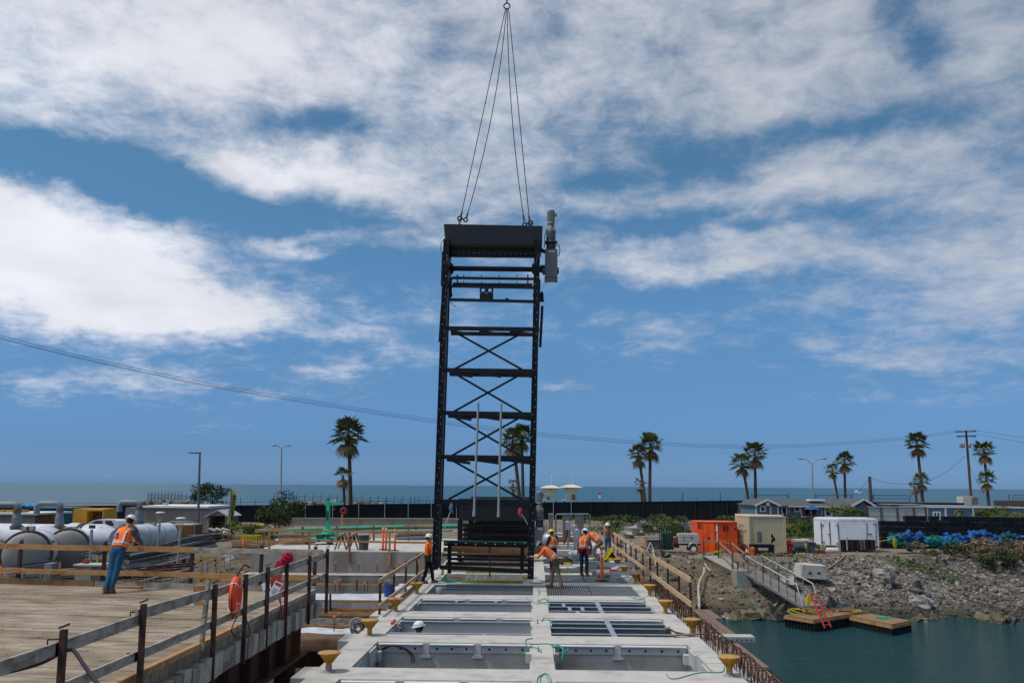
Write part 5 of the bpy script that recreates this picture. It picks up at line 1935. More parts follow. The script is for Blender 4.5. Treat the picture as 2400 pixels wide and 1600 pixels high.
for x in (1600, 1688):
 m = MB()
 m.tube(at(x, 1184, 180), at(x, 1154, 180), .12, n=7)
 setp(m.build('blue_post', NP), 'thin blue post beyond the dark fence, ' + ('left' if x < 1650 else 'right') + ' of the two', 'post', 'blue posts beyond the dark fence')
bt = root('boat', at(2011, 1152, 330) + Vector((0, 0, -1)), 'small white boat out on the sea left of the short timber post', 'boat')
c = at(2011, 1153, 330)
m = MB()
m.extr([c + Vector(v) for v in ((-1.3, 0, .2), (1.6, 0, .2), (1.2, 0, -.35), (-1.1, 0, -.35))], (0, 1.2, 0))
m.build('hull', WHITE, bt, True)
m = MB()
m.box(c + Vector((-.2, .6, .5)), (.9, .8, .6))
m.build('cabin', WHITE, bt, True)
# ---------------------------------------------------------------- the blue cottage and its neighbours
def bx2(m, px0, px1, py0, py1, Y, d=.1):
 a, b = at(px0, py1, Y), at(px1, py0, Y)
 m.bb(a.x, b.x, Y, Y + d, a.z, b.z)
def window(parent, px0, px1, py0, py1, Y, name='window', split=1):
 m = MB()
 a, b = at(px0, py1, Y), at(px1, py0, Y)
 w_ = .11
 m.bb(a.x, b.x, Y - .06, Y - .005, b.z - w_, b.z)
 m.bb(a.x, b.x, Y - .06, Y - .005, a.z, a.z + w_)
 m.bb(a.x, a.x + w_, Y - .06, Y - .005, a.z + w_, b.z - w_)
 m.bb(b.x - w_, b.x, Y - .06, Y - .005, a.z + w_, b.z - w_)
 for k in range(1, split):
  xx = a.x + (b.x - a.x) * k / split
  m.bb(xx - .05, xx + .05, Y - .055, Y - .005, a.z + w_, b.z - w_)
 o = m.build(name, TRIM, parent, True)
 m = MB()
 m.bb(a.x + w_, b.x - w_, Y - .03, Y - .004, a.z + w_, b.z - w_)
 m.build('pane', GLASS, o, True)
Yc = 85
ct = root('blue_cottage', at(1910, 1240, Yc), 'single storey blue cottage with grey shingle roof and white trim', 'cottage')
CLAP = BLUEH
m = MB()
a, b = at(1822, 1184, Yc), at(2002, 1184, Yc)
zt, zb = a.z, -.8
m.bb(a.x, b.x, Yc, Yc + 8, zb, zt)
a2, b2 = at(1772, 1184, Yc - 1.5), at(1823, 1184, Yc - 1.5)
m.bb(a2.x, b2.x, Yc - 1.5, Yc + 5, zb, zt)
ap = at(1797, 1173.5, Yc - 1.5)
m.extr([(a2.x, Yc - 1.5, zt), (b2.x, Yc - 1.5, zt), (ap.x, Yc - 1.5, ap.z)], (0, 6, 0))
a3, b3 = at(1998, 1184, Yc - .8), at(2046, 1184, Yc - .8)
m.bb(a3.x + .3, b3.x - .3, Yc - .8, Yc + 8, zb, zt)
ap3 = at(2022, 1172.5, Yc - .8)
m.extr([(a3.x + .3, Yc - .8, zt), (b3.x - .3, Yc - .8, zt), (ap3.x, Yc - .8, ap3.z - .1)], (0, 6, 0))
m.build('wall', CLAP, ct, True)
m = MB()
rz_ = at(1900, 1168, Yc + 3).z
x0, x1 = at(1800, 1184, Yc).x, b.x + .2
m._add([(x0, Yc - .5, zt + .0), (x1, Yc - .5, zt + .0), (x1, Yc + 4, rz_), (x0, Yc + 4, rz_), (x0, Yc - .5, zt - .1), (x1, Yc - .5, zt - .1), (x1, Yc + 8.5, zt - .1), (x0, Yc + 8.5, zt - .1)],
 [(0, 1, 2, 3), (4, 7, 6, 5), (0, 4, 5, 1), (3, 2, 6, 7), (1, 5, 6, 2), (0, 3, 7, 4)])
for (aa, bb2, pp_, yq) in ((a2, b2, ap, Yc - 1.8), (a3, b3, ap3, Yc - 1.1)):
 for e in (aa, bb2):
  s_ = -1 if e is aa else 1
  q0 = Vector((e.x + s_ * .2, yq, zt - .05))
  q1 = Vector((pp_.x, yq, pp_.z + .06))
  m.extr([q0, q1, q1 + Vector((0, 0, .12)), q0 + Vector((0, 0, .12))], (0, 6.5, 0))
m.build('roof', SHING, ct, True)
m = MB()
for (aa, bb2, pp_, yq) in ((a2, b2, ap, Yc - 1.86), (a3, b3, ap3, Yc - 1.16)):
 for e in (aa, bb2):
  s_ = -1 if e is aa else 1
  m.bar((e.x + s_ * .2, yq, zt), (pp_.x, yq, pp_.z + .12), .06, .16)
m.bar((x0 + 1.8, Yc - .56, zt - .07), (x1, Yc - .56, zt - .07), .06, .1)
for e, y in ((a2.x, Yc - 1.54), (b2.x, Yc - 1.54), (a2.x + 1.35, Yc - 1.54)):
 m.bb(e - .06, e + .06, y, y + .05, zb, zt)
for px in (1850, 1900, 1925, 1960, 1996):
 e = at(px, 1190, Yc).x
 m.bb(e - .025, e + .025, Yc - .04, Yc - .002, zb, zt - .12)
m.build('trim', TRIM, ct, True)
m = MB()
sk = at(1916, 1172, Yc + 1)
m.box((sk.x, Yc + 1.6, (zt + rz_) / 2 + .2), (1.5, 1.2, .15))
m.build('skylight', WHITE, ct, True)
m = MB()
m.box((ap.x, Yc - 1.9, ap.z - .28), (.3, .06, .3))
m.build('gable_vent', mat('cream vent', (.5, .42, .25)), ct, True)
window(ct, 1781, 1794, 1184.5, 1199, Yc - 1.5)
window(ct, 1861, 1875, 1185, 1199, Yc)
for (p0, p1) in ((1831, 1846), (1933, 1950)):
 m = MB()
 bx2(m, p0, p1, 1187, 1212, Yc - .05, .045)
 o = m.build('door', TRIM, ct, True)
 m = MB()
 bx2(m, p0 + 4, p1 - 4, 1189.5, 1207, Yc - .075, .02)
 m.build('pane', GLASS, o, True)
m = MB()
bx2(m, 1877, 1898, 1185.5, 1212, Yc - .05, .045)
o = m.build('double_door', TRIM, ct, True)
m = MB()
bx2(m, 1880, 1886, 1189, 1207, Yc - .075, .02)
bx2(m, 1889, 1895, 1189, 1207, Yc - .075, .02)
m.build('pane', GLASS, o, True)
window(ct, 1968, 1981, 1188, 1199, Yc)
# cottage deck with brown rail
td = root('cottage_deck', at(1870, 1225, 80), 'dark brown timber deck with railing in front of the cottage', 'deck')
m = MB()
a, b = at(1800, 1222, 79), at(1932, 1222, 79)
m.bb(a.x, b.x, 79, 85, a.z - .15, a.z)
m.build('floor', WOODB, td, True)
m = MB()
DB = mat('dark brown rail', (.04, .02, .018), .8)
for y in (1207.5, 1213, 1218):
 m.bar(at(1800, y, 79), at(1932, y, 79), .06, .07)
m.build('rail', DB, td, True)
for i in range(8):
 m = MB()
 x = 1802 + i * 18.3
 m.bar(at(x, 1232, 79), at(x, 1206, 79), .09, .09)
 m.build('post', DB, td, True)
um = root('patio_umbrella', at(1904, 1215, 81), 'blue patio umbrella open on the cottage deck', 'umbrella')
m = MB()
c = at(1903, 1183.5, 81)
m.lathe([(.78, -.36), (.4, -.18), (.02, 0)], c, n=8, smooth=False)
m.build('canopy', mat('blue canopy', (.012, .07, .24), .7), um, True)
m = MB()
m.tube(c - Vector((0, 0, .05)), c - Vector((0, 0, 1.9)), .03)
m.build('pole', WHITE, um, True)
for i, x in enumerate((1890, 1896, 1910)):
 t = root('patio_chair', at(x, 1218, 80.5), ['dark patio chair left of the blue umbrella pole', 'dark patio chair close beside the blue umbrella pole', 'dark patio chair right of the blue umbrella pole'][i], 'chair', 'dark patio chairs on the cottage deck')
 c = at(x, 1220, 80.5)
 m = MB()
 m.box(c + Vector((0, 0, .45)), (.45, .45, .05))
 m.build('seat', DB, t, True)
 m = MB()
 m.box(c + Vector((0, .2, .75)), (.45, .05, .55))
 m.build('backrest', DB, t, True)
 for sx in (-1, 1):
  for sy in (-1, 1):
   m = MB()
   m.bar(c + Vector((.2 * sx, .2 * sy, 0)), c + Vector((.2 * sx, .2 * sy, .43)), .04, .04)
   m.build('leg', DB, t, True)
# grey panel wall
t = root('panel_wall', at(2100, 1222, 78), 'pale grey translucent panel wall between the cottage and the flat blue building', 'wall')
m = MB()
Yq = 78
a, b = at(2033, 1187, Yq), at(2171, 1187, Yq)
m.bb(a.x, b.x, Yq, Yq + .05, -.9, a.z)
m.build('panel', mat('pale panel', (.36, .40, .40), .7, var=.1, sc_=.6, c2=(.24, .28, .29), t2=.58, s2=.6), t, True)
for px in (2033, 2066, 2104, 2143, 2171):
 m = MB()
 bx2(m, px - 1.3, px + 1.3, 1187, 1226, Yq - .06, .05)
 m.build('post', mat('brown grey post', (.10, .09, .085)) if px > 2040 else RUST, t, True)
m = MB()
m.bar((a.x, Yq - .03, a.z), (b.x, Yq - .03, a.z), .12, .1)
m.bar((a.x, Yq - .02, a.z - .75), (b.x, Yq - .02, a.z - .75), .02, .02)
m.build('top_rail', STEELP, t, True)
# flat roofed blue building
t = root('flat_blue_building', at(2260, 1225, 78), 'low flat roofed blue building with white trim and a round porthole sign', 'building')
m = MB()
a, b = at(2173, 1189, 78), at(2440, 1193, 78)
m.bb(a.x, b.x, 78.1, 84.05, a.z + .002, a.z + .06)
m.build('roof', mat('flat roof grey', (.16, .165, .17), .9), t, True)
m = MB()
a, b = at(2173, 1189, 78), at(2440, 1193, 78)
m.bb(a.x, b.x, 78, 84, -.9, a.z)
m.build('wall', BLUEH, t, True)
m = MB()
m.bb(a.x - .05, b.x, 77.9, 78.1, a.z, a.z + .1)
for px in (2173.5, 2217, 2282):
 bx2(m, px - .8, px + .8, 1190, 1225, 77.95, .04)
m.build('trim', TRIM, t, True)
window(t, 2187, 2204, 1198, 1217, 78, split=2)
window(t, 2296, 2312, 1211, 1225, 78, split=2)
c = at(2248, 1206.5, 77.9)
m = MB()
m.torus(c, (0, 1, 0), .42, .075, 20, 8)
o = m.build('porthole_sign', mat('bronze ring', (.17, .11, .05), .5, .4), t, True)
m = MB()
m.lathe([(.36, 0), (.36, .03)], c, (0, 1, 0), 20)
m.build('sign_face', mat('green sign face', (.05, .12, .07), .6, c2=(.30, .33, .25), t2=.52, s2=2), o, True)
# odds and ends over the roofs
t = root('roof_box', at(2275, 1178, 100), 'white rooftop box beside the power pole', 'box')
m = MB()
bx2(m, 2258, 2290, 1163, 1182, 100, 1.5)
m.build('body', mat('offwhite box', (.50, .47, .43), .7), t, True)
m = MB()
m.extr([at(2278, 1167, 99.9), at(2283, 1163, 99.9), at(2293, 1166, 99.9), at(2293, 1181, 99.9), at(2278, 1181, 99.9)], (0, .08, 0))
m.build('louvre', GEARG, t, True)
t = root('brown_panel_fence', at(2370, 1190, 96), 'grey panel fence with brown posts at the right edge', 'fence')
m = MB()
bx2(m, 2331, 2480, 1173, 1192, 96, .1)
m.build('panel', mat('dark grey panel', (.09, .10, .10), .8), t, True)
for px in range(2336, 2480, 18):
 m = MB()
 bx2(m, px - 1.3, px + 1.3, 1172, 1192, 95.9, .08)
 m.build('post', mat('brown orange post', (.18, .075, .05)), t, True)
for i, (x0, x1, y0, y1, Y, c, lab) in enumerate(((2046, 2130, 1176, 1187, 92, (.03, .035, .04), 'dark low roof just right of the cottage gable'), (2090, 2170, 1181, 1186.5, 88, (.24, .24, .235), 'thin pale flat roof above the grey panel wall'),
 (2120, 2260, 1177, 1184, 98, (.05, .06, .07), 'dark roof line behind the three palms'), (2180, 2300, 1184, 1188.5, 86, (.22, .23, .24), 'pale metal roof edge above the flat blue building'), (2340, 2460, 1189, 1194, 88, (.40, .37, .33), 'cream roof edge at the right, behind the bushes'))):
 t = root('low_roof', at((x0 + x1) / 2, y1, Y), lab, 'roof', 'low roofs between the cottages')
 m = MB()
 bx2(m, x0, x1, y0 + 2, y1 + 30, Y, 3)
 m.build('wall', mat('roof wall %d' % i, tuple(v * .8 for v in c), .8), t, True)
 m = MB()
 a, b = at(x0 - 2, y0, Y - .3), at(x1 + 2, y0 + 2, Y - .3)
 m.bb(a.x, b.x, Y - .3, Y + 3.3, b.z, a.z)
 m.build('roof', mat('roof top %d' % i, c, .7), t, True)
t = root('green_shed', at(1757, 1210, 100), 'dark green shed wall between the dark fence and the cottage', 'shed')
m = MB()
bx2(m, 1745, 1776, 1182, 1222, 100, 3)
m.build('wall', mat('dark green wall', (.025, .05, .04), .8), t, True)
m = MB()
bx2(m, 1743, 1778, 1180, 1182, 99.8, 3.4)
m.build('roof', mat('brown roof edge', (.10, .08, .06)), t, True)
m = MB()
m.bar(at(1752, 1187, 99.9), at(1776, 1187, 99.9), .05, .1)
m.build('white_bar', TRIM, t, True)
# ---------------------------------------------------------------- left yard: vessels, pipes, sheds
def vessel(name, c, d, r_, L, dome, lab, cap=False):
 # c: centre of the flange, d: direction the end faces
 c, d = Vector(c), Vector(d).normalized()
 t = root(name, (c.x, c.y, c.z - r_), lab, 'vessel', 'large white pipes and vessels in the left yard')
 m = MB()
 m.lathe([(r_ * .93, -L), (r_ * .93, -.12)], c, d, 32)
 m.build('body', PIPEW, t, True)
 for s_ in (-L * .34, -L * .72):
  m = MB()
  m.lathe([(r_ * .945, s_), (r_ * .945, s_ + .05)], c, d, 32)
  m.build('seam_band', mat('seam grey', (.30, .33, .37), .6), t, True)
 m = MB()
 m.lathe([(r_, -.20), (r_ * 1.04, -.19), (r_ * 1.04, -.06), (r_ * .97, -.05), (r_ * .97, .02), (r_ * 1.03, .03), (r_ * 1.03, .12), (r_ * .95, .13)], c, d, 36, False)
 fl = m.build('flange', mat('flange dark', (.10, .095, .09), .6, .2, c2=(.16, .13, .10), t2=.55, s2=3), t, True)
 m = MB()
 a, b = frame(d)
 for k in range(32):
  th = 2 * PI * k / 32
  p = c + (a * math.cos(th) + b * math.sin(th)) * r_ * 1.0
  m.tube(p - d * .1, p + d * .17, .035, n=6)
 m.build('bolt', RUSTD, fl, True)
 m = MB()
 if dome:
  m.lathe([(r_ * .94, .12)] + [(r_ * .94 * math.cos(PI / 2 * i / 8), .12 + r_ * dome * math.sin(PI / 2 * i / 8)) for i in range(1, 9)], c, d, 32)
  m.build('dished_end', DOMEG, t, True)
 elif cap:
  m.lathe([(r_ * .98, .13), (r_ * .98, .17), (.01, .171)], c, d, 32, False)
  m.build('blind_cover', mat('brown cover', (.33, .20, .10), .8, c2=(.26, .15, .07), s2=2), t, True)
 for k in (PI * .18, PI * .82) if dome else ():
  m = MB()
  p = c + (b * math.sin(k) + a * math.cos(k)) * r_ * 1.08
  m.box(p, (.28, .25, .16), M=Matrix.Rotation(.4, 3, 'Y'))
  m.build('lug', mat('lug grey', (.26, .24, .2), .7), fl, True)
 m = MB()
 gz = GH(c.x, c.y)
 for s_ in (-.8, -L * .8):
  p = c + d * s_
  if p.y > 44:
   m.bb(p.x - r_ * .8, p.x + r_ * .8, p.y - .2, p.y + .2, GH(p.x, p.y) - .2, p.z - r_ * .55)
 m.build('saddle', CONC3, t, True)
 return t
vessel('pressure_vessel', at(62, 1299, 46.5), (.42, -1, 0), 1.24, 10, .34, 'white vessel with a grey dished end, nearer one at the far left')
vessel('pressure_vessel', at(158, 1288, 51), (.50, -1, 0), 1.22, 11, .34, 'white vessel with a grey dished end, second from the left')
vessel('large_pipe', at(196, 1263, 56), (1, -.12, 0), 1.0, 11, 0, 'long white pipe running sideways behind the two dished vessels')
m = MB()
c = at(198, 1263, 56)
m.lathe([(.98, .15), (.98, 1.3), (.62, 2.1)], c, (1, -.12, 0), 30)
t = setp(m.build('pipe_reducer', PIPEW), 'white tapered pipe end left of the leaning worker', 'pipe')
vessel('large_pipe', at(296, 1260, 57), (-.3, -1, 0), .9, 3.9, 0, 'short white vessel with a brown round cover beside the leaning worker', True)
m = MB()
e0 = at(296, 1260, 57) + Vector((.3, 1, 0)).normalized() * 3.9
m.lathe([(.86, 0)] + [(.86 * math.cos(PI / 2 * i / 6), .35 * math.sin(PI / 2 * i / 6)) for i in range(1, 7)], e0, (.3, 1, 0), 28)
setp(m.build('vessel_end_cap', PIPEW), 'rounded white end of the short vessel by the park light', 'vessel end')
# grey plastic risers
def riser(px, pyb, pyt, pts, Y, lab, r_=.205):
 t = root('riser_pipe', at(px, pyb, Y), lab, 'riser pipe', 'grey plastic risers on the vessels')
 m = MB()
 m.path([at(px, pyb, Y), at(px + .5, pyb - 22, Y)], r_ * 1.25, 14)
 m.path([at(px + .5, pyb - 22, Y), at(px + 1, pyb - 32, Y)], r_ * 1.1, 14, rs=[r_ * 1.2, r_ * .95])
 m.build('lower_sleeve', PVC, t, True)
 m = MB()
 q = [at(px + 1, pyb - 28, Y), at(px + 2, pyt + 9, Y), at(px + 2, pyt + 3, Y)] + [at(a, b, Y) for a, b in pts]
 m.path(q, r_ * .9, 12)
 m.build('pipe', PVC, t, True)
 m = MB()
 for k in (0, 1):
  m.lathe([(r_ * 1.75, -.05), (r_ * 1.75, .05)], at(px, pyb + 4 - 5 * k, Y), (0, 0, 1), 16, False)
 m.lathe([(r_ * 1.1, -.12), (r_ * 1.1, .12)], at(px + 2, pyt + 14, Y), (0, 0, 1), 14)
 m.build('flange', mat('flange dark', (.1, .1, .1)), t, True)
 m = MB()
 m.box(at(px + 22, pyb + 4, Y), (.5, .3, .22))
 m.box(at(px + 34, pyb + 6, Y), (.35, .3, .35))
 m.build('valve', mat('valve tan', (.30, .27, .22), .6), t, True)
 return t
riser(39, 1234, 1182, [(36, 1182), (20, 1182), (-30, 1182)], 49, 'grey riser pipe on the nearer vessel, leading off to the left')
riser(139, 1234, 1180, [(137, 1180), (110, 1180), (94, 1180), (88, 1184), (86, 1192), (86, 1204)], 54, 'grey inverted U riser pipe between the two dished vessels')
riser(325, 1224, 1177, [(322, 1177), (300, 1177), (286, 1177), (281, 1181), (280, 1188), (280, 1198)], 59, 'grey inverted U riser pipe above the short vessel with the brown cover')
def simple(name, lab, cat, parts, group=None, basep=None):
 # parts: [(part name, material, builder(m))]
 t = root(name, basep, lab, cat, group)
 for pn, mt, fn in parts:
  m = MB()
  fn(m)
  m.build(pn, mt, t, True)
 return t
def B2(px0, px1, py0, py1, Y, d):
 return lambda m: bx2(m, px0, px1, py0, py1, Y, d)
def corr(m, px0, px1, py0, py1, Y, n, dp=.05):
 a, b = at(px0, py1, Y), at(px1, py0, Y)
 for i in range(n):
  x = a.x + (b.x - a.x) * (i + .25) / n
  m.bb(x, x + (b.x - a.x) / n * .5, Y - dp, Y - .002, a.z + .05, b.z - .05)
simple('site_office', 'long tan site building with a white roof edge behind the brown crate', 'building', [
 ('wall', mat('tan siding', (.27, .235, .205), .85, var=.05), B2(333, 492, 1190, 1246, 82, 6)),
 ('grey_wing', mat('grey siding', (.19, .19, .20), .85), B2(290, 332.5, 1189, 1246, 82.1, 5)),
 ('siding_line', mat('siding shade', (.215, .19, .165), .85), lambda m: [bx2(m, 334, 491, 1196 + 6 * k, 1196.4 + 6 * k, 81.98, .015) for k in range(8)]),
 ('roof', WHITE, B2(331, 489, 1185.5, 1189, 81.7, 6.6)),
 ('roof_vent', GALV, B2(381, 389, 1178, 1185, 84, .6)),
 ('wall_unit', GALV, B2(413, 436, 1220, 1233, 81.4, .5))], basep=at(400, 1246, 82))
simple('storage_shed', 'small grey shed with a gable roof and an open dark front, by the DANGER banner', 'shed', [
 ('wall', mat('shed grey', (.24, .225, .21), .85), lambda m: (bx2(m, 483, 490.5, 1208, 1246, 74, 3), bx2(m, 527, 531, 1208, 1246, 74, 3), bx2(m, 490.6, 526.9, 1208, 1246, 76, .1), m.extr([at(481, 1208, 73.9), at(533, 1208, 73.9), at(510, 1196, 73.9)], (0, .1, 0)))),
 ('roof', mat('shed roof', (.36, .38, .40), .6), lambda m: (m.extr([at(479, 1209.5, 73.7), at(510, 1194, 73.7), at(510, 1196.5, 73.7), at(481, 1211, 73.7)], (0, 3.5, 0)), m.extr([at(535, 1209.5, 73.7), at(510, 1194, 73.72), at(510, 1196.5, 73.72), at(533, 1211, 73.7)], (0, 3.5, 0)))),
 ('shelf', WOODB, lambda m: [bx2(m, 491, 526.5, 1222 + 9 * k, 1223.5 + 9 * k, 74.6, 1) for k in range(3)])], basep=at(507, 1246, 74))
simple('site_trailer', 'low grey site trailer with a white roof at the far left', 'trailer', [
 ('wall', mat('trailer wall', (.24, .23, .22), .8, c2=(.20, .19, .18)), B2(-60, 82, 1205, 1245, 66, 4)),
 ('roof', mat('white roof', (.55, .54, .51), .7), lambda m: (bx2(m, -60, 88, 1202, 1205, 65.6, 5))),
 ('end_panel', mat('rust brown panel', (.16, .07, .03)), B2(82, 87, 1206, 1240, 66.2, 3)),
 ('roof_clutter', YEL, lambda m: [bx2(m, x, x + 16, 1195, 1202, 67, 1) for x in (-8, 14, 36)])], basep=at(10, 1245, 66))
simple('teal_container', 'teal blue shipping container behind the grey riser pipes', 'container', [
 ('body', mat('teal paint', (.015, .115, .17), .6, var=.1), B2(88, 168, 1191, 1246, 76, 3)),
 ('rib', mat('teal paint dark', (.012, .09, .14), .6), lambda m: corr(m, 89, 167, 1192, 1244, 76, 22)),
 ('roof_rail', mat('teal light', (.03, .20, .30)), B2(86, 170, 1188.5, 1191, 75.9, 3.2))], basep=at(128, 1246, 76))
m = MB()
for k in range(10):
 x = 52 + 5.5 * k
 m.ell(at(x, 1188 - 3 * math.sin(PI * k / 9), 78), (.35, .6, .22), 8, 5, amp=.6, seed=k)
setp(m.build('blue_tarp', mat('bright blue tarp', (.02, .20, .42), .5)), 'crumpled bright blue tarp lying on top behind the first riser', 'tarp')
simple('yellow_container', 'yellow orange open fronted container left of the white pickup', 'container', [
 ('side', mat('container orange', (.52, .27, .025), .6, var=.08), B2(169, 205, 1192, 1228, 72, 2.5)),
 ('frame', mat('container orange2', (.55, .30, .03), .6), lambda m: (bx2(m, 205.2, 242, 1192, 1196.5, 72, 2.5), bx2(m, 238, 242, 1196.6, 1228, 72, 2.5), bx2(m, 205.2, 237.8, 1223, 1228, 72, 2.5))),
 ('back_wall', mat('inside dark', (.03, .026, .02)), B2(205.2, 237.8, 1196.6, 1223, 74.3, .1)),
 ('shelf', WOODB, lambda m: [bx2(m, 206, 237, y, y + 1.2, 73, 1) for y in (1205, 1213)])], basep=at(205, 1228, 72))
# white pickup
Yv = 70
sv = root('pickup_truck', at(240, 1262, Yv), 'white crew cab pickup truck partly hidden behind the white pipes', 'pickup truck')
def V(px, py, dy=0):
 return at(px, py, Yv) + Vector((0, dy, 0))
m = MB()
m.extr([V(178, 1243), V(182, 1235), V(203, 1231), V(216, 1219.5), V(226, 1217), V(268, 1217.5), V(275, 1221), V(279, 1233), V(320, 1235), V(322, 1256), V(178, 1256)], (0, 1.9, 0))
m.build('body', mat('car white', (.62, .64, .66), .3, spec=.5, var=.03), sv, True)
for q in (((219, 1222), (228, 1219.5), (240, 1219.5), (240, 1231), (211, 1231)), ((247, 1219.5), (262, 1219.5), (268, 1231), (247, 1231))):
 m = MB()
 m.extr([V(a, b, -.012) for a, b in q], (0, .01, 0))
 m.build('side_window', GLASS, sv, True)
for x in (197, 300):
 m = MB()
 m.lathe([(.38, 0), (.38, .25)], V(x, 1257, -.02), (0, 1, 0), 18)
 m.build('wheel', BLACKR, sv, True)
# brown crate, park lights
simple('brown_crate', 'large brown plywood crate with a pale top in front of the site building', 'crate', [
 ('side', mat('brown ply', (.145, .075, .032), .85, var=.12), B2(394, 452, 1231, 1262, 66, 2)),
 ('lid', mat('pale lid', (.42, .38, .33)), B2(398, 448, 1228.5, 1230.8, 66, 2)),
 ('handrail', STEELP, lambda m: (m.path([at(396, 1262, 65.8), at(396, 1226, 65.8), at(398, 1222, 65.8), at(451, 1222, 65.8), at(455, 1225, 65.8), at(455, 1262, 65.8)], .03, 6), m.bar(at(412, 1230, 65.8), at(411, 1262, 65.8), .05, .05)))], basep=at(424, 1262, 66))
def parklight(px, pt, Y, lab):
 gz = GH(at(px, 1300, Y).x, Y)
 c = at(px, pt, Y)
 b = Vector((c.x - .05, Y, gz))
 t = root('park_light', b, lab, 'path light', 'white topped path lights in the left yard')
 m = MB()
 m.path([b, Vector((c.x, Y, c.z - .75))], .05, 8, rs=[.065, .05])
 m.path([Vector((c.x, Y, c.z - 1.25)), Vector((c.x, Y, c.z - .75))], .08, 8)
 m.build('pole', STEELP, t, True)
 m = MB()
 m.lathe([(.27, -.05), (.28, -.02), (.17, .03), (.02, .04)], c, n=16)
 m.build('lamp_disc', mat('lamp disc white', (.62, .62, .60), .4), t, True)
 m = MB()
 for s_ in (-1, 1):
  m.bar(c + Vector((s_ * .22, 0, -.06)), c + Vector((s_ * .03, 0, -.75)), .03, .03)
 for s_ in (-1, 1):
  m.bar(c + Vector((0, s_ * .2, -.06)), c + Vector((0, s_ * .03, -.75)), .03, .03)
 m.build('bracket', mat('lamp bracket', (.45, .42, .34), .5), t, True)
parklight(376, 1200, 53, 'path light left of the near street lamp, the farther and thinner one')
parklight(424.5, 1213, 47, 'path light nearest the street lamp, the taller and nearer one')
# DANGER banners
YD = 62
FLAGM = mat('banner yellow', (.36, .33, .03), .7, var=.12, sc_=1)
for k, (poly, lab) in enumerate((([(541, 1144), (548, 1150), (554, 1157), (555, 1163), (553, 1178), (549, 1200), (545, 1222), (541, 1238), (539, 1236), (540.5, 1200), (541, 1165)], 'yellow feather banner reading DANGER in the left yard'),
 ([(541.5, 1148), (543.8, 1153), (543, 1185), (539, 1212), (536, 1228), (532, 1226), (535.5, 1200), (539, 1175)], 'second narrow yellow feather banner edge on behind the DANGER banner'))):
 t = root('feather_banner', at(540, 1262, YD + k), lab, 'banner')
 m = MB()
 m.extr([at(x, y, YD + k) for x, y in poly], (0, .02, 0))
 m.build('flag', FLAGM, t, True)
 m = MB()
 m.path([at(540 - k, 1264, YD + k - .03), at(541, 1200, YD + k - .03), at(541, 1144, YD + k - .03)], .03 - .01 * k, 6)
 m.build('pole', mat('banner pole', (.16, .2, .25)), t, True)
 if k == 0:
  for j, ch in enumerate('DANGER'):
   p = at(548.2 - j * .85, 1176 + j * 8.6, YD - .03)
   o = text(ch, .34, (p.x - t.location.x, p.y - t.location.y, p.z - t.location.z), BLACKR, t, rot=(PI / 2, .0, 0), bold=.01)
  m = MB()
  c = at(549, 1163, YD - .02)
  m.extr([c + Vector(v) for v in ((-.16, 0, -.0), (0, 0, .16), (.16, 0, 0), (.08, 0, 0), (.08, 0, -.2), (-.08, 0, -.2), (-.08, 0, 0))], (0, .008, 0))
  m.build('arrow_mark', BLACKR, t, True)
 else:
  m = MB()
  for j in range(6):
   m.box(at(541.5 - j * .9, 1162 + 9 * j, YD + k - .02), (.08, .01, .14))
  m.build('printed_mark', BLACKR, t, True)
bush('tree', at(482, 1178, 108) , (3.0, 2.4, 2.3), 2600, .16, [LEAF[0], LEAF[0], LEAF[1]], 'dark rounded tree on the left behind the near street lamp', 'tree', seed=3)
bush('tree', at(652, 1203, 78), (2.35, 2.0, 1.75), 4200, .12, [LEAF[0], LEAF[1], LEAF[1]], 'broad dark green tree in front of the dark fence, left of the green hoist', 'tree', seed=4, clumps=20)
bush('bush', at(588, 1249, 66), (1.5, 1.2, .75), 1500, .08, LEAFB, 'fresh green bush behind the yellow basket', seed=5)
bush('bush', at(548, 1236, 70), (1.0, .9, .5), 700, .08, LEAFB, 'low green bush right of the DANGER banner', seed=6)
bush('bush', at(612, 1262, 62), (1.1, .8, .5), 800, .07, LEAFB, 'low green bush just right of the yellow basket', seed=7)
bush('bush', at(520, 1266, 57), (.6, .6, .4), 400, .06, LEAF, 'small dull weed clump left of the banner poles', seed=8, trunk=False)
for i, (x0, x1, y0) in enumerate(((577, 597, 1227), (600, 619, 1226))):
 m = MB()
 a, b = at(x0, y0 + 6, 72), at(x1, y0 + 6, 72)
 m.tube(a, b, .22, n=12)
 setp(m.build('yellow_drum', YEL), ('left' if i == 0 else 'right') + ' one of two yellow drums above the green bush', 'drum')
# yellow basket
t = root('yellow_basket', at(575, 1273, 58), 'open yellow steel crate basket beside the timber pile', 'basket')
a, b = at(552, 1273, 58), at(600, 1256, 58)
m = MB()
for x in [a.x + (b.x - a.x) * k / 8 for k in range(9)]:
 for y in (58, 59.2):
  m.bb(x - .025, x + .025, y - .025, y + .025, a.z, b.z)
m.build('bar', mat('basket yellow', (.50, .38, .02), .6), t, True)
m = MB()
for z in (a.z, b.z):
 for y in (58, 59.2):
  m.bb(a.x - .03, b.x + .03, y - .05, y - .03, z - .04, z + .04)
m.bb(a.x, b.x, 58.02, 59.2, a.z + .02, a.z + .06)
m.build('rail', mat('basket yellow', (.50, .38, .02), .6), t, True)
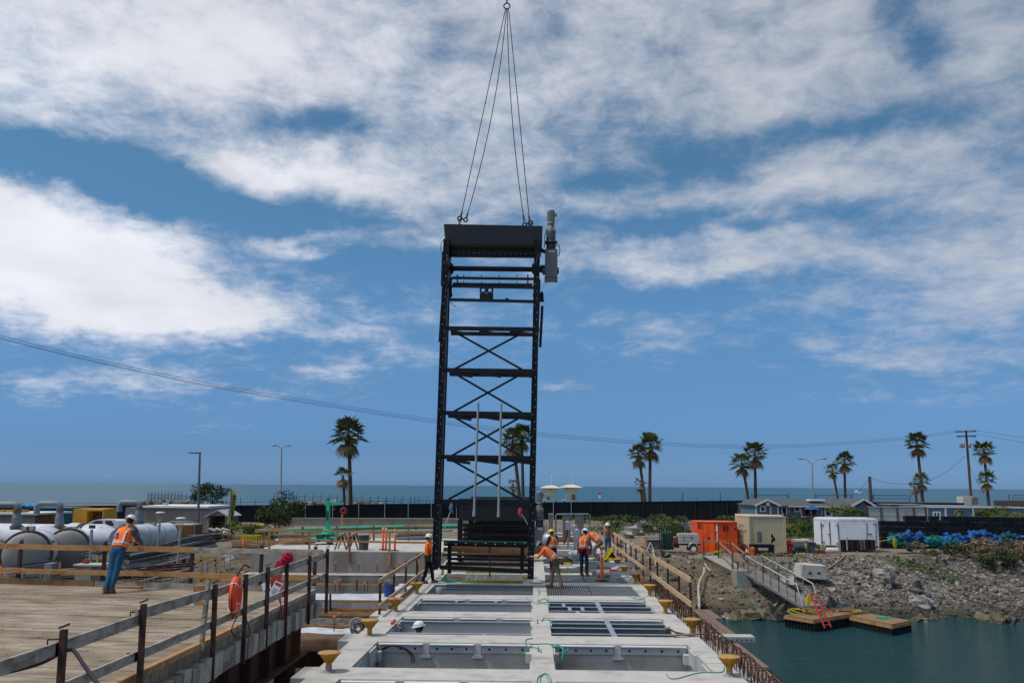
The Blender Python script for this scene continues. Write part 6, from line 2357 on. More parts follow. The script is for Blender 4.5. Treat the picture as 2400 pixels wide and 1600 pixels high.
# timber piles
def woodpile(c, n, ln, ang, lab, mt=None, seed=0, sp=1.2, mts=None):
 rg = random.Random(seed)
 t = root('timber_pile', c, lab, 'timber pile')
 m = MB()
 for k in range(n):
  m.cm = k % 3
  a = ang + rg.uniform(-.25, .25)
  d = Vector((math.cos(a), math.sin(a), 0)) * ln * rg.uniform(.35, .55)
  o = Vector(c) + Vector((rg.uniform(-sp, sp) * .5, rg.uniform(-sp, sp) * .6, .03 + .08 * (k // 3)))
  m.bar(o - d, o + d + Vector((0, 0, rg.uniform(-.05, .08))), rg.uniform(.09, .22), .05)
 m.build('board', mts or [WOODP, WOODB, WOODG], t, True)
 return t
def gp(px, Y, dz=0.0):
 p = at(px, 1250, Y)
 p.z = GH(p.x, Y) + dz
 return p
woodpile(at(587, 1283, 56), 14, 3.2, .35, 'pile of pale boards behind the orange delineator by the basket', seed=1)
woodpile(at(612, 1289, 54), 12, 2.6, .2, 'dark tangled timber pile left of the concrete pad', seed=2, mts=[WOODB, WOODB, WOODO])
woodpile(at(560, 1296, 55), 8, 3.0, -.3, 'scattered dark boards on the sand left of the pad', seed=12, mts=[WOODB, RUSTD, WOODG])
woodpile(az(700, 1275, 0) + Vector((0, 0, .02)), 9, 2.2, .5, 'neat stack of long orange boards on the pad behind the rail', seed=3, sp=.5, mts=[WOODP, WOODO, WOODP])
woodpile(at(500, 1262, 62), 12, 3.4, 0.1, 'stack of boards and sacks in front of the small shed', seed=4, mts=[WOODP, WOODB, WOODB])
woodpile(gp(330, 49, .1), 14, 2.8, .3, 'jumble of brown boards below the leaning worker', seed=5, mts=[WOODB, WOODO, RUSTD])
woodpile(gp(545, 48, .6), 10, 2.6, .4, 'brown boards in the pit left of the concrete footing', seed=6, mts=[WOODB, WOODO, WOODB])
woodpile(gp(660, 47.5, .9) * 1, 5, 2.0, -.5, 'reddish brown sheet boards leaning by the pad wall', seed=7, mts=[WOODB, WOODG, WOODB], sp=.4)
m = MB()
for k in range(9):
 m.ell(at(494 + 5 * k, 1239 + (k % 3) * 2, 64), (.17, .15, .10), 8, 5, amp=.5, seed=k)
setp(m.build('plastic_sacks', mat('dull sack', (.45, .43, .40), .8)), 'white plastic sacks on the board stack by the shed', 'sacks')
# leaning grey form panel
m = MB()
m.extr([at(506, 1271, 55), at(541, 1267, 55.4), at(546, 1290, 55), at(520, 1300, 54.6)], (0, .08, 0))
setp(m.build('form_panel', mat('form panel', (.25, .22, .19), .9)), 'grey plywood form panel leaning below the banners', 'panel')
m = MB()
m.extr([at(522, 1299, 54), at(546, 1299, 54), at(548, 1308, 53.5), at(527, 1316, 53.5)], (0, .08, 0))
setp(m.build('form_panel', mat('form panel', (.25, .22, .19), .9)), 'second grey form panel lying lower on the sand', 'panel')
sheet('plastic_sheet', at(550, 1300, 52).x, at(592, 1300, 52).x, [(53, GH(-20, 53) + .25), (51.5, GH(-20, 51) + .3)], SHEETW, 'small crumpled white sheet on the sand right of the form panels', 'sheet', .1, 9)
# bundles of long conduits
CD = [mat('dark conduit', (.035, .04, .045), .5), mat('pale conduit', (.27, .28, .29), .5), mat('red brown conduit', (.13, .04, .035), .7)]
def bundle(p0, p1, Y0, Y1, n, spread, mi, lab, r_=.035, seed=0, name='conduit_bundle', bend=0):
 rg = random.Random(seed)
 m = MB()
 for k in range(n):
  m.cm = rg.choice(mi)
  a = at(p0[0] + rg.uniform(-8, 8), p0[1] + spread * (k / n - .5), Y0)
  b = at(p1[0] + rg.uniform(-8, 8), p1[1] + spread * (k / n - .5), Y1)
  mid = a.lerp(b, .5) + Vector((0, 0, bend + rg.uniform(-.04, .04)))
  m.path([a, a.lerp(mid, .5) + Vector((0, 0, bend * .25)), mid, mid.lerp(b, .5) + Vector((0, 0, bend * .25)), b], r_, 6)
 return setp(m.build(name, CD), lab, 'conduits')
bundle((385, 1282), (515, 1258), 50, 58, 12, 13, (0, 0, 1), 'bundle of dark conduits rising towards the shed', .06, 1, bend=.15)
bundle((300, 1310), (500, 1272), 46, 56, 14, 22, (0, 0, 1), 'dark conduit bundle behind the far rail, right of the leaning worker', .06, 2)
bundle((290, 1338), (450, 1302), 45, 54, 12, 26, (0, 1, 2), 'lower conduit bundle between the rails', .045, 3)
bundle((215, 1350), (460, 1330), 45, 47, 9, 26, (2, 1, 0), 'flat reddish conduits low behind the rail', .035, 4)
bundle((0, 1334), (130, 1318), 44, 46, 4, 8, (1, 0), 'pale pipes low at the far left under the vessels', .06, 5)
bundle((10, 1352), (240, 1340), 43.5, 46, 6, 24, (1, 0, 1), 'thin pale pipes low behind the left rail', .035, 6)
bundle((200, 1300), (260, 1286), 50, 52, 5, 26, (1, 1, 0), 'short pale pipes between vessel and worker', .04, 7)
# metal stair rails running down into the pit
def piperail(pts, lab, drop=26, r_=.032):
 t = root('pipe_rail', at(*pts[0]), lab, 'pipe rail', 'galvanised pipe rails in the left yard')
 for dz in (0, -.42):
  m = MB()
  m.path([at(*p) + Vector((0, 0, dz)) for p in pts], r_, 6)
  m.build('rail', STEELP, t, True)
 for (x0, y0, Y0), (x1, y1, Y1) in zip(pts, pts[1:]):
  for k in range(3):
   u = (k + .5) / 3
   p = at(x0, y0, Y0).lerp(at(x1, y1, Y1), u)
   m = MB()
   m.tube(p, p - Vector((0, 0, .95)), r_, n=6)
   m.build('post', STEELP, t, True)
piperail([(215, 1356, 44), (330, 1333, 46), (395, 1318, 47.5), (448, 1303, 49)], 'pipe rail sloping up behind the far platform rail, lower one')
piperail([(330, 1362, 43), (440, 1332, 45), (530, 1304, 48)], 'pipe rail sloping up behind the third rail post')
piperail([(455, 1318, 46), (520, 1306, 47), (560, 1298, 48.5)], 'pipe rail right of the wooden frame in the left yard')
piperail([(300, 1313, 47), (400, 1296, 50), (450, 1289, 52)], 'upper pipe rail crossing the dark conduits')
# wooden frame braces
t = root('wooden_brace', at(490, 1345, 44.5), 'orange timber brace frame below the form panel', 'timber brace')
for nm, a, b in (('upright', (472, 1302), (473, 1362)), ('upright', (505, 1302), (505, 1358)), ('crosspiece', (455, 1313), (520, 1312)), ('crosspiece', (455, 1359), (560, 1361)), ('strut', (504, 1322), (534, 1345))):
 m = MB()
 m.bar(at(*a, 44.5), at(*b, 44.5), .1, .1)
 m.build(nm, WOODO, t, True)
t = root('wooden_brace', at(140, 1370, 44), 'pair of orange timber uprights left of the leaning worker', 'timber brace')
for nm, a, b in (('upright', (141, 1316), (139, 1374)), ('upright', (229, 1300), (226, 1370)), ('crosspiece', (138, 1346), (172, 1344)), ('crosspiece', (214, 1328), (232, 1324))):
 m = MB()
 m.bar(at(*a, 44), at(*b, 44), .1, .1)
 m.build(nm, WOODO, t, True)
simple('concrete_box', 'grey concrete box with a white lid left of the leaning worker', 'box', [('body', CONC3, B2(172, 214, 1326, 1385, 43, 1.2)), ('lid', mat('pale lid2', (.45, .44, .41)), B2(171, 240, 1322.5, 1325.6, 42.9, 1.0)), ('valve', mat('valve red', (.35, .05, .04)), B2(193, 203, 1311, 1322, 43.3, .3))], basep=at(193, 1380, 43))
simple('grey_cabinet', 'grey steel cabinet standing between the two dished vessels', 'cabinet', [('body', mat('cabinet grey', (.20, .215, .235), .5), B2(99, 121, 1320, 1366, 43.5, .6)), ('foot', STEELP, lambda m: (bx2(m, 101, 103, 1366, 1385, 43.6, .1), bx2(m, 117, 119, 1366, 1385, 43.6, .1)))], basep=at(110, 1380, 43.5))
simple('pipe_support', 'grey steel pipe support frame under the nearer vessel', 'support', [('leg', mat('support grey', (.2, .24, .29), .6), lambda m: (bx2(m, 48, 55, 1340, 1380, 43, .2), bx2(m, 90, 96, 1340, 1380, 43, .2))), ('beam', mat('support grey', (.2, .24, .29), .6), B2(44, 100, 1336, 1340, 43, .2)), ('hose', BLACKR, lambda m: m.path(smooth([at(67, 1352, 43), at(66, 1366, 43), at(74, 1371, 43), at(82, 1366, 43), at(84, 1352, 43)]), .03, 6))], basep=at(70, 1380, 43))
simple('standpipe', 'pale grey standpipe left of the leaning worker', 'pipe', [('pipe', STEELP, lambda m: m.tube(at(215, 1240, 48), at(211, 1330, 48), .08)), ('bracket', mat('dark bracket', (.04, .04, .04)), B2(208, 222, 1230, 1238, 48, .1))], basep=at(212, 1330, 48))
# ---------------------------------------------------------------- orange delineators
def delineator(p, lab, h=1.12, band=True):
 t = root('delineator_post', p, lab, 'delineator', 'orange delineator posts')
 m = MB()
 m.lathe([(.06, .02), (.055, h * .93), (.03, h * .95), (.025, h * .98), (.045, h)], n=12)
 m.build('post', ORG, t)
 m = MB()
 m.lathe([(.24, 0), (.23, .03), (.08, .05)], n=16)
 m.build('base', BLACKR, t)
 if band:
  for z in (h * .72, h * .84):
   m = MB()
   m.lathe([(.063, z), (.063, z + .07)], n=12)
   m.build('reflective_band', REFL, t)
 return t
for px, py, h, lab in ((897, 1287.5, 1.3, 'leftmost orange delineator on the pad, in front of the bin'), (904, 1289, 1.3, 'middle one of three orange delineators on the pad'), (925, 1290, 1.2, 'rightmost orange delineator on the concrete pad'),
 (1411, 1360.5, 1.2, 'single orange delineator standing on the deck grating')):
 delineator(az(px, py, 0), lab, h)
delineator(gp(12, 44.5), 'orange delineator at the far left below the vessels', 1.5)
delineator(at(570, 1290, 55), 'orange delineator on the sand left of the pad', .85, False)
delineator(at(1509, 1285, 64), 'small orange delineator by the green gas cylinders', .75, False)
# ---------------------------------------------------------------- things on the pad
t = root('grey_bin', az(852, 1288, 0), 'large round dark grey bin with a pale rim on the pad', 'bin')
m = MB()
m.lathe([(.24, 0), (.30, .78), (.31, .80)], n=24)
m.build('body', BINGR, t)
m = MB()
m.lathe([(.325, .795), (.33, .83), (.29, .83), (.29, .795)], n=24)
m.build('rim', mat('bin rim', (.42, .44, .45), .5), t)
def sawhorse(p, lab):
 t = root('sawhorse', p, lab, 'sawhorse', 'pair of wooden sawhorses on the pad')
 m = MB()
 m.bar((-.05, -.45, .78), (.05, .45, .82), .09, .12)
 m.build('beam', WOODG, t)
 for sx in (-1, 1):
  for sy in (-.4, .4):
   m = MB()
   m.bar((sx * .32, sy, 0), (sx * .05, sy, .76), .08, .04, Vector((0, 1, 0)))
   m.build('leg', WOODB, t)
 m = MB()
 m.bb(-.16, .16, -.42, -.39, .5, .74)
 m.build('gusset', WOODO, t)
sawhorse(az(802, 1287, 0), 'wooden sawhorse on the pad beside the green hoist')
sawhorse(az(829, 1287, 0), 'wooden sawhorse on the pad beside the grey bin')
# green hoist
gc = az(755, 1276, 0)
t = root('green_hoist', gc, 'bright green wheeled mini crane with a mast and short jib on the pad', 'mini crane')
def G(px, py, dy=0):
 return at(px, py, gc.y) + Vector((0, dy, 0))
m = MB()
m.extr([G(731, 1262), G(772, 1262), G(774, 1268), G(731, 1268)], (0, 1.3, 0))
m.build('chassis', GREENL, t, True)
for nm, a, b, w_, h_ in (('outrigger', (729, 1255), (757, 1256), .18, .18), ('outrigger', (762, 1254.5), (796, 1254.5), .18, .16), ('mast', (763, 1262), (763.5, 1172), .20, .20), ('jib', (756, 1182), (800, 1180.5), .12, .14)):
 m = MB()
 m.bar(G(*a, .6), G(*b, .6), w_, h_)
 m.build(nm, GREENL, t, True)
m = MB()
m.lathe([(.42, 0), (.30, .3)], G(763, 1252, .6), n=16)
m.build('turret', GREENL, t, True)
m = MB()
m.box(G(763.5, 1171, .6), (.14, .14, .16))
m.box(G(762.5, 1208, .48), (.10, .1, .5))
m.box(G(748, 1257, .2), (.4, .3, .2))
m.build('winch', mat('hoist dark', (.03, .04, .04), .6), t, True)
m = MB()
m.box(G(748, 1270.5, -.02), (.36, .02, .14))
m.build('number_plate', WHITE, t, True)
for x, dy in ((722, 0), (774, 0), (735, 1.1), (760, 1.1)):
 m = MB()
 m.lathe([(.13, -.09), (.17, -.08), (.17, .08), (.13, .09)], Vector((G(x, 1270).x, gc.y + dy, .171)), (0, 1, 0), 16)
 m.build('wheel', BLACKR, t, True)
m = MB()
m.tube(G(778.5, 1183, .6), G(778.5, 1192, .6), .012, n=5)
m.tube(G(798, 1182, .6), G(798, 1192, .6), .012, n=5)
m.ell(G(778.5, 1194, .6), .06, 6, 5)
m.build('hook_line', mat('wire dark', (.03, .035, .04)), t, True)
t = root('hanging_block', G(800, 1225, .6), 'maroon round hook block with a yellow chain hanging beside the green hoist', 'hook block')
m = MB()
m.torus(G(800, 1197, .6), (0, 1, 0), .14, .085, 16, 8)
m.build('block', mat('maroon', (.16, .02, .03), .6), t, True)
m = MB()
m.path([G(797, 1203, .6), G(796, 1214, .6), G(797, 1222, .6), G(796, 1232, .6)], .045, 6)
m.build('chain', mat('chain yellow', (.45, .25, .06), .7), t, True)
# timber railing round the pad
tr = root('timber_railing', az(810, 1290, 0), 'brown timber handrail along the front of the concrete pad', 'railing')
YF = 45.85
for k, (x, yt, yb) in enumerate(((631, 1243, 1288), (725, 1243, 1290), (819, 1246, 1320), (913, 1246, 1324), (1010, 1248, 1300))):
 m = MB()
 Yk = YF if k > 1 else 46.2
 m.bar(at(x, yt, Yk), at(x, yb, Yk), .10, .10)
 m.build('post', WOODO if k != 2 else WOODB, tr, True)
for x0, y0, x1, y1 in ((598, 1243, 800, 1244.5), (795, 1244, 1020, 1247), (590, 1268, 750, 1267), (745, 1267, 1020, 1271.5)):
 m = MB()
 m.bar(at(x0, y0, 46.05), at(x1, y1, 46.05), .05, .10)
 m.build('rail', WOODO, tr, True)
tr2 = root('timber_railing', az(900, 1262, 0), 'timber handrail along the back of the pad, under the green pipe', 'railing')
for x, yt, yb in ((619, 1244, 1280), (709, 1233, 1268), (790, 1232, 1266), (876, 1231, 1266), (957, 1232, 1268)):
 m = MB()
 m.bar(at(x, yt, 55), at(x, yb, 55), .11, .11)
 m.build('post', WOODB, tr2, True)
for x0, y0, x1, y1, Y in ((600, 1246, 690, 1232, 55.1), (860, 1248, 1020, 1246, 55.1), (945, 1231.5, 1022, 1232, 55.2), (690, 1262, 870, 1262, 55.1)):
 m = MB()
 m.bar(at(x0, y0, Y), at(x1, y1, Y), .05, .12)
 m.build('rail', WOODO, tr2, True)
gpz = root('green_pipe', at(850, 1240, 62), 'long sea green pipeline running behind the pad', 'pipe')
m = MB()
m.path([at(600, 1243.5, 66), at(760, 1239, 64), at(900, 1235, 62), at(1060, 1232.5, 60), at(1250, 1229, 60)], .15, 12)
m.build('pipe', GREENP, gpz, True)
for x, y, Y in ((838, 1236.8, 62.9), (905, 1234.8, 62), (975, 1233.8, 61)):
 m = MB()
 m.lathe([(.19, -.06), (.19, .06)], at(x, y, Y), (1, -.03, 0), 12)
 m.build('coupling', mat('coupling dark', (.03, .15, .12)), gpz, True)
m = MB()
m.path([at(690, 1247, 63), at(900, 1244, 61), at(1060, 1243, 60)], .05, 8)
m.build('small_pipe', GREENP, gpz, True)
# dark stacked pipes at the right end behind the pad
bundle((930, 1262), (1030, 1259), 56, 56, 9, 24, (0, 0, 1), 'stack of dark pipes behind the pad beside the frame', .07, 9)
# orange capped dowels
for i, (x, yt, yb, Y, cap) in enumerate(((787, 1316, 1336, 44.8, 1), (841, 1318, 1336, 44.8, 1), (884, 1317.5, 1336, 44.8, 1), (937, 1318, 1336, 44.8, 1), (980, 1318, 1336, 44.8, 1), (796, 1359, 1382, 43.8, 1), (786, 1363, 1384, 43.6, 1), (854, 1364, 1385, 43.6, 1), (915, 1361, 1384, 43.8, 1),
 (836, 1358, 1382, 43.9, 2), (862, 1362, 1384, 43.7, 0), (677, 1357, 1380, 43.9, 1), (783, 1444, 1478, 37.5, 1), (795, 1438, 1462, 38.9, 1), (774, 1391, 1432, 40.6, 0), (859, 1432, 1455, 39.3, 2))):
 t = root('rebar_dowel', at(x, yb, Y), 'upright %s in the excavation, %s' % (('plain dark dowel', 'orange capped dowel', 'thick rusty dowel')[cap], ['first from the left on the upper footing ledge', 'second from the left on the upper footing ledge', 'third on the upper footing ledge', 'fourth on the upper ledge', 'last on the upper ledge', 'taller one of the pair on the white sheet', 'shorter one of the pair on the white sheet', 'alone in the middle of the white sheet', 'near the blue bucket', 'left of the lone capped dowel', 'right of the lone capped dowel', 'behind the crimson rope', 'nearest the burlap on the lowest sheet', 'behind the nearest capped one on the lowest sheet', 'beside the end of the platform', 'by the bollard at the lower step'][i]), 'dowel', 'dowels standing in the excavation')
 m = MB()
 m.tube(at(x, yb + 2, Y), at(x, yt, Y), (.022, .022, .05)[cap] + (.03 if i == 14 else 0), n=6)
 m.build('bar', RUSTD, t, True)
 if cap == 1:
  m = MB()
  m.lathe([(.025, -.10), (.03, -.02), (.075, 0), (.075, .03)], at(x, yt, Y), n=10)
  m.build('cap', mat('dowel cap', (.85, .16, .07), .5), t, True)
p = at(912, 1381, 43.0)
t = root('blue_bucket', (p.x, p.y, -1.93), 'dark blue plastic bucket at the end of the white sheet by the deck rail', 'bucket')
m = MB()
m.lathe([(.22, 0), (.27, .62), (.28, .64), (.25, .64), (.2, .1)], n=16)
m.build('body', BLUEP, t)
m = MB()
m.path([(-.27, 0, .6), (-.2, -.15, .78), (0, -.2, .84), (.2, -.15, .78), (.27, 0, .6)], .012, 5)
m.build('handle', STEELP, t)
m = MB()
for k in range(6):
 m.ell(at(938 + 4 * k, 1382 + (k % 2) * 3, 42.6), (.3, .3, .25), 10, 6, amp=.8, seed=k * 3.1)
setp(m.build('plastic_bundle', SHEETW), 'crumpled translucent plastic heap beside the blue bucket', 'plastic heap')
# wire coil by the second bollard
c = az(838, 1471, -.05)
c = Vector((-4.45, c.y + .3, .03))
m = MB()
rg = random.Random(2)
c = at(838, 1472, 22.0)
for k in range(16):
 m.cm = k % 3
 m.torus(c + Vector((rg.uniform(-.12, .12), rg.uniform(-.1, .1), rg.uniform(-.06, .08))), (rg.uniform(-.4, .4), -1, rg.uniform(-.5, .5)), rg.uniform(.10, .19), .010, 16, 4)
setp(m.build('cable_coil', [mat('white cable', (.6, .6, .6)), BLACKR, mat('grey cable', (.25, .26, .3))]), 'tangled coil of black and white cable hung beside the second left bollard', 'cable coil')
# black hoses inside the nearest left opening
m = MB()
yw = rows[3][1] - .12
for dx in (0, .05):
 m.path(smooth([Vector((-3.55 + dx, yw, -.5)), Vector((-3.5 + dx, yw - .02, -.22)), Vector((-3.25 + dx, yw - .05, -.06)), Vector((-2.95 + dx, yw - .05, -.10)), Vector((-2.75 + dx, yw - .05, -.25)), Vector((-2.72 + dx, yw - .04, -.42))]), .014, 6)
setp(m.build('black_hose', BLACKR), 'two black hoses looped over the ledge in the nearest left opening', 'hose')
# ---------------------------------------------------------------- right-hand yard
def gz(px, Y):
 d = ray(px, 1250)
 return GH(d.x * Y / d.y, Y)
def gpt(px, Y, dz=0.0):
 d = ray(px, 1250)
 x = d.x * Y / d.y
 return Vector((x, Y, GH(x, Y) + dz))
# orange container
Yo = 61.0
oc = root('orange_container', gpt(1680, Yo), 'bright orange steel container in the right yard, left of the tan one', 'container')
pa, pb_, pc_ = gpt(1633, Yo + .9), gpt(1675, Yo), gpt(1728, Yo + .15)
hh = 2.05
m = MB()
bkv = Vector((.15, 3.0, 0))
m.extr([pa, pb_, pc_, pc_ + bkv, pa + bkv], (0, 0, hh))
m.build('body', ORGP, oc, True)
m = MB()
nv = (pb_ - pa).cross(Vector((0, 0, 1))).normalized()
for (u0, u1, z0, z1) in ((.07, .24, 1.55, 1.95), (.30, .36, 1.55, 1.95)):
 a, b = pa.lerp(pb_, u0), pa.lerp(pb_, u1)
 m.extr([a + Vector((0, 0, z0)), b + Vector((0, 0, z0)), b + Vector((0, 0, z1)), a + Vector((0, 0, z1))], nv * .012)
a, b = pb_.lerp(pc_, .36), pb_.lerp(pc_, .62)
m.extr([a + Vector((0, -.012, 1.45)), b + Vector((0, -.012, 1.45)), b + Vector((0, -.012, 1.85)), a + Vector((0, -.012, 1.85))], Vector((0, .01, 0)))
m.build('vent', mat('vent dark red', (.16, .02, .008), .7), oc, True)
m = MB()
for u in (.35, .62, .98):
 a = pa.lerp(pb_, u)
 m.bar(a + nv * .01 + Vector((0, 0, .05)), a + nv * .01 + Vector((0, 0, hh - .05)), .025, .025, Vector((1, 0, 0)))
for u in (.02, .5, .98):
 a = pb_.lerp(pc_, u)
 m.bar(a + Vector((0, -.01, .05)), a + Vector((0, -.01, hh - .05)), .03, .03, Vector((1, 0, 0)))
m.bar(pa + Vector((0, -.02, hh)), pb_ + Vector((0, -.02, hh)), .05, .06)
m.bar(pb_ + Vector((0, -.02, hh)), pc_ + Vector((0, -.02, hh)), .05, .06)
m.build('edge_trim', mat('orange trim', (.60, .07, .01), .6), oc, True)
m = MB()
for (u, z, w_, h_) in ((.75, 1.62, .22, .03), (.55, .85, .10, .12), (.40, 1.0, .05, .1), (.72, .95, .22, .22)):
 a = pa.lerp(pb_, u) + nv * .014 + Vector((0, 0, z))
 m.box(a, (w_, .01, h_))
m.box(pb_.lerp(pc_, .92) + Vector((0, -.02, 1.62)), (.16, .01, .12))
m.build('small_plate', mat('plate dark', (.10, .03, .05)), oc, True)
m = MB()
m.extr([pa - Vector((0, 0, .12)), pb_ - Vector((0, 0, .12)), pc_ - Vector((0, 0, .12)), pc_ + bkv - Vector((0, 0, .12)), pa + bkv - Vector((0, 0, .12))], (0, 0, .118))
m.build('skid', BLACKR, oc, True)
# tan container
Yt = 60.2
tcn_ = root('tan_container', gpt(1790, Yt), 'tall tan corrugated shipping container beside the orange one', 'container')
a, b, c = gpt(1727, Yt + 2.4), gpt(1757, Yt), gpt(1840, Yt + .1)
z0, z1 = -1.0, -1.0 + 2.52
for p in (a, b, c):
 p.z = z0
m = MB()
dpv = Vector((.5, 2.6, 0))
m.extr([a, b, c, c + dpv, a + dpv], (0, 0, z1 - z0))
m.build('body', TAN, tcn_, True)
m = MB()
nv = (b - a).cross(Vector((0, 0, 1))).normalized()
for k in range(7):
 u0, u1 = (k + .3) / 7, (k + .75) / 7
 p, q = a.lerp(b, u0), a.lerp(b, u1)
 m.extr([p + Vector((0, 0, .12)), q + Vector((0, 0, .12)), q + Vector((0, 0, 2.4)), p + Vector((0, 0, 2.4))], nv * .05)
for k in range(14):
 u0, u1 = (k + .3) / 14, (k + .7) / 14
 p, q = b.lerp(c, u0), b.lerp(c, u1)
 m.extr([p + Vector((0, 0, .12)), q + Vector((0, 0, .12)), q + Vector((0, 0, 2.4)), p + Vector((0, 0, 2.4))], Vector((0, -.018, 0)))
m.build('corrugation', TAN, tcn_, True)
m = MB()
for p, q in ((a, b), (b, c)):
 for z in (0.05, 2.48):
  m.bar(p + Vector((0, -.03, z)), q + Vector((0, -.03, z)), .08, .10)
for p in (a, b, c):
 m.bar(p + Vector((0, -.04, 0)), p + Vector((0, -.04, 2.5)), .12, .10, Vector((1, 0, 0)))
m.bar(b.lerp(c, .97) + Vector((0, -.06, .1)), b.lerp(c, .97) + Vector((0, -.06, 2.2)), .04, .04, Vector((1, 0, 0)))
m.build('frame_rail', mat('tan frame', (.48, .42, .28), .6), tcn_, True)
m = MB()
p, q = a.lerp(b, .1), a.lerp(b, .8)
m.path([p + nv * .08 + Vector((0, 0, 1.72)), p + nv * .08 + Vector((0, 0, 1.58)), q + nv * .08 + Vector((0, 0, 1.5)), q + nv * .08 + Vector((0, 0, 1.62))], .03, 6)
m.bar(p.lerp(q, .2) + nv * .08 + Vector((0, 0, 1.95)), p.lerp(q, .8) + nv * .08 + Vector((0, 0, 1.93)), .02, .05)
m.build('lock_bar', mat('tan light bar', (.55, .48, .36)), tcn_, True)
# tool chest with things on it
Yx = 58.9
p, q = gpt(1761, Yx), gpt(1813, Yx)
tx = root('tool_chest', (p.lerp(q, .5)), 'black jobsite tool chest with white lettering in front of the tan container', 'tool chest')
m = MB()
m.bb(p.x, q.x, Yx, Yx + .75, p.z, p.z + .62)
m.build('body', mat('chest black', (.012, .014, .018), .5), tx, True)
m = MB()
m.bb(p.x - .02, q.x + .02, Yx - .02, Yx + .77, p.z + .623, p.z + .70)
m.build('lid', mat('chest black', (.012, .014, .018), .5), tx, True)
text('RIDGID', .20, (0 - .0, -.014, .34), WHITE, tx, bold=.008)
m = MB()
m.box(((p.x + q.x) / 2, Yx - .008, p.z + .27), (.62, .008, .03))
m.build('red_stripe', REDP, tx, True)
simple('diving_fins', 'pair of grey diving fins leaning upright on the tool chest', 'fins', [('fin', mat('grey fin', (.15, .15, .16)), lambda m: (m.extr([at(1775.5, 1271, 59.2), at(1781, 1271, 59.2), at(1783, 1247, 59.2), at(1780, 1244, 59.2), at(1775, 1246, 59.2)], (0, .04, 0)), m.extr([at(1781.5, 1271, 59.3), at(1785, 1271, 59.3), at(1785, 1246, 59.3), at(1782, 1245, 59.3)], (0, .04, 0))))], basep=at(1780, 1271, 59.2))
simple('work_gloves', 'dark gloves and straps hung above the right end of the tool chest', 'gloves', [('glove', BLACKR, lambda m: [m.ell(at(1809 + 2.5 * (k % 3), 1255 + 4 * k, 59.4), (.1, .05, .14), 8, 5, amp=.6, seed=k) for k in range(4)]), ('yellow_strap', mat('neon strap', (.5, .55, .02)), lambda m: m.bar(at(1806, 1248, 59.35), at(1806.5, 1271, 59.35), .06, .04, Vector((1, 0, 0))))], basep=at(1810, 1271, 59.4))
simple('hose_reel', 'maroon hose reel standing between the orange container and the bucket', 'hose reel', [('reel', mat('reel maroon', (.14, .02, .02)), lambda m: (m.torus(at(1741, 1286, 59.4), (0, 1, 0), .33, .05, 20, 6), m.torus(at(1741, 1286, 59.9), (0, 1, 0), .33, .05, 20, 6))), ('hose', mat('hose brown', (.09, .05, .035)), lambda m: m.lathe([(.26, 0), (.26, .45)], at(1741, 1286, 59.42), (0, 1, 0), 18)), ('stand', REDP, lambda m: (m.bar(at(1747, 1282, 59.35), at(1752, 1294, 59.35), .05, .05), m.bar(at(1735, 1282, 59.35), at(1731, 1294, 59.35), .05, .05)))], basep=gpt(1741, 59.4))
simple('fire_extinguisher', 'red fire extinguisher beside the maroon hose reel', 'fire extinguisher', [('cylinder', REDP, lambda m: m.lathe([(.08, 0), (.085, .45), (.03, .52)], gpt(1749, 59.0), n=12)), ('label_band', WHITE, lambda m: m.lathe([(.088, .2), (.088, .36)], gpt(1749, 59.0), n=12)), ('handle', BLACKR, lambda m: m.box(gpt(1749, 59.0, .56), (.12, .05, .06)))], basep=gpt(1749, 59.0))
simple('orange_bucket', 'orange bucket in front of the tan container, left of the tool chest', 'bucket', [('body', ORG, lambda m: m.lathe([(.15, 0), (.18, .42), (.19, .44), (.17, .44)], gpt(1763, 58.7), n=14)), ('rag', mat('orange rag', (.7, .2, .05)), lambda m: m.ell(gpt(1762, 58.7, .46), (.14, .12, .08), 8, 5, amp=.5))], basep=gpt(1763, 58.7))
# welder / compressor trailer
Yw = 60.2
wt = root('compressor_trailer', gpt(1615, Yw), 'pale grey engine welder on a small single axle trailer, left of the orange container', 'trailer')
a, b = at(1592, 1273, Yw), at(1638, 1252, Yw)
m = MB()
m.bb(a.x, b.x, Yw, Yw + 1.0, a.z, b.z)
m.bb(a.x + .04, b.x - .04, Yw + .04, Yw + .96, b.z, b.z + .04)
m.build('housing', mat('housing grey', (.42, .42, .40), .5), wt, True)
m = MB()
for k, (u, z, w_, c_) in enumerate(((.25, .42, .22, 0), (.62, .42, .26, 0), (.25, .2, .16, 0), (.66, .3, .1, 0))):
 m.box((a.x + (b.x - a.x) * u, Yw - .006, a.z + z), (w_, .008, .06))
m.build('decal', mat('decal blue red', (.15, .08, .18)), wt, True)
m = MB()
m.bb(a.x - .3, b.x + .1, Yw + .1, Yw + .9, a.z - .12, a.z - .005)
m.bar((a.x - .3, Yw + .5, a.z - .06), (a.x - 1.2, Yw + .5, a.z - .2), .08, .08)
m.build('chassis', BLACKR, wt, True)
c = gpt(1624, Yw, .29)
for dy in (-.1, .95):
 m = MB()
 m.lathe([(.20, -.09), (.285, -.08), (.285, .08), (.20, .09)], c + Vector((0, dy, 0)), (0, 1, 0), 20)
 w_ = m.build('wheel', BLACKR, wt, True)
 m = MB()
 m.lathe([(.17, -.093), (.15, -.07), (.04, -.095), (.01, -.096)], c + Vector((0, dy, 0)), (0, 1, 0), 14)
 m.build('rim', WHITE, w_, True)
m = MB()
m.torus(c + Vector((0, -.05, .02)), (0, 1, 0), .36, .05, 14, 6, PI * .5 - 1.35, PI * .5 + 1.35)
mf_ = m.build('mudguard', mat('mudguard grey', (.4, .4, .4), .4, .3), wt, True)
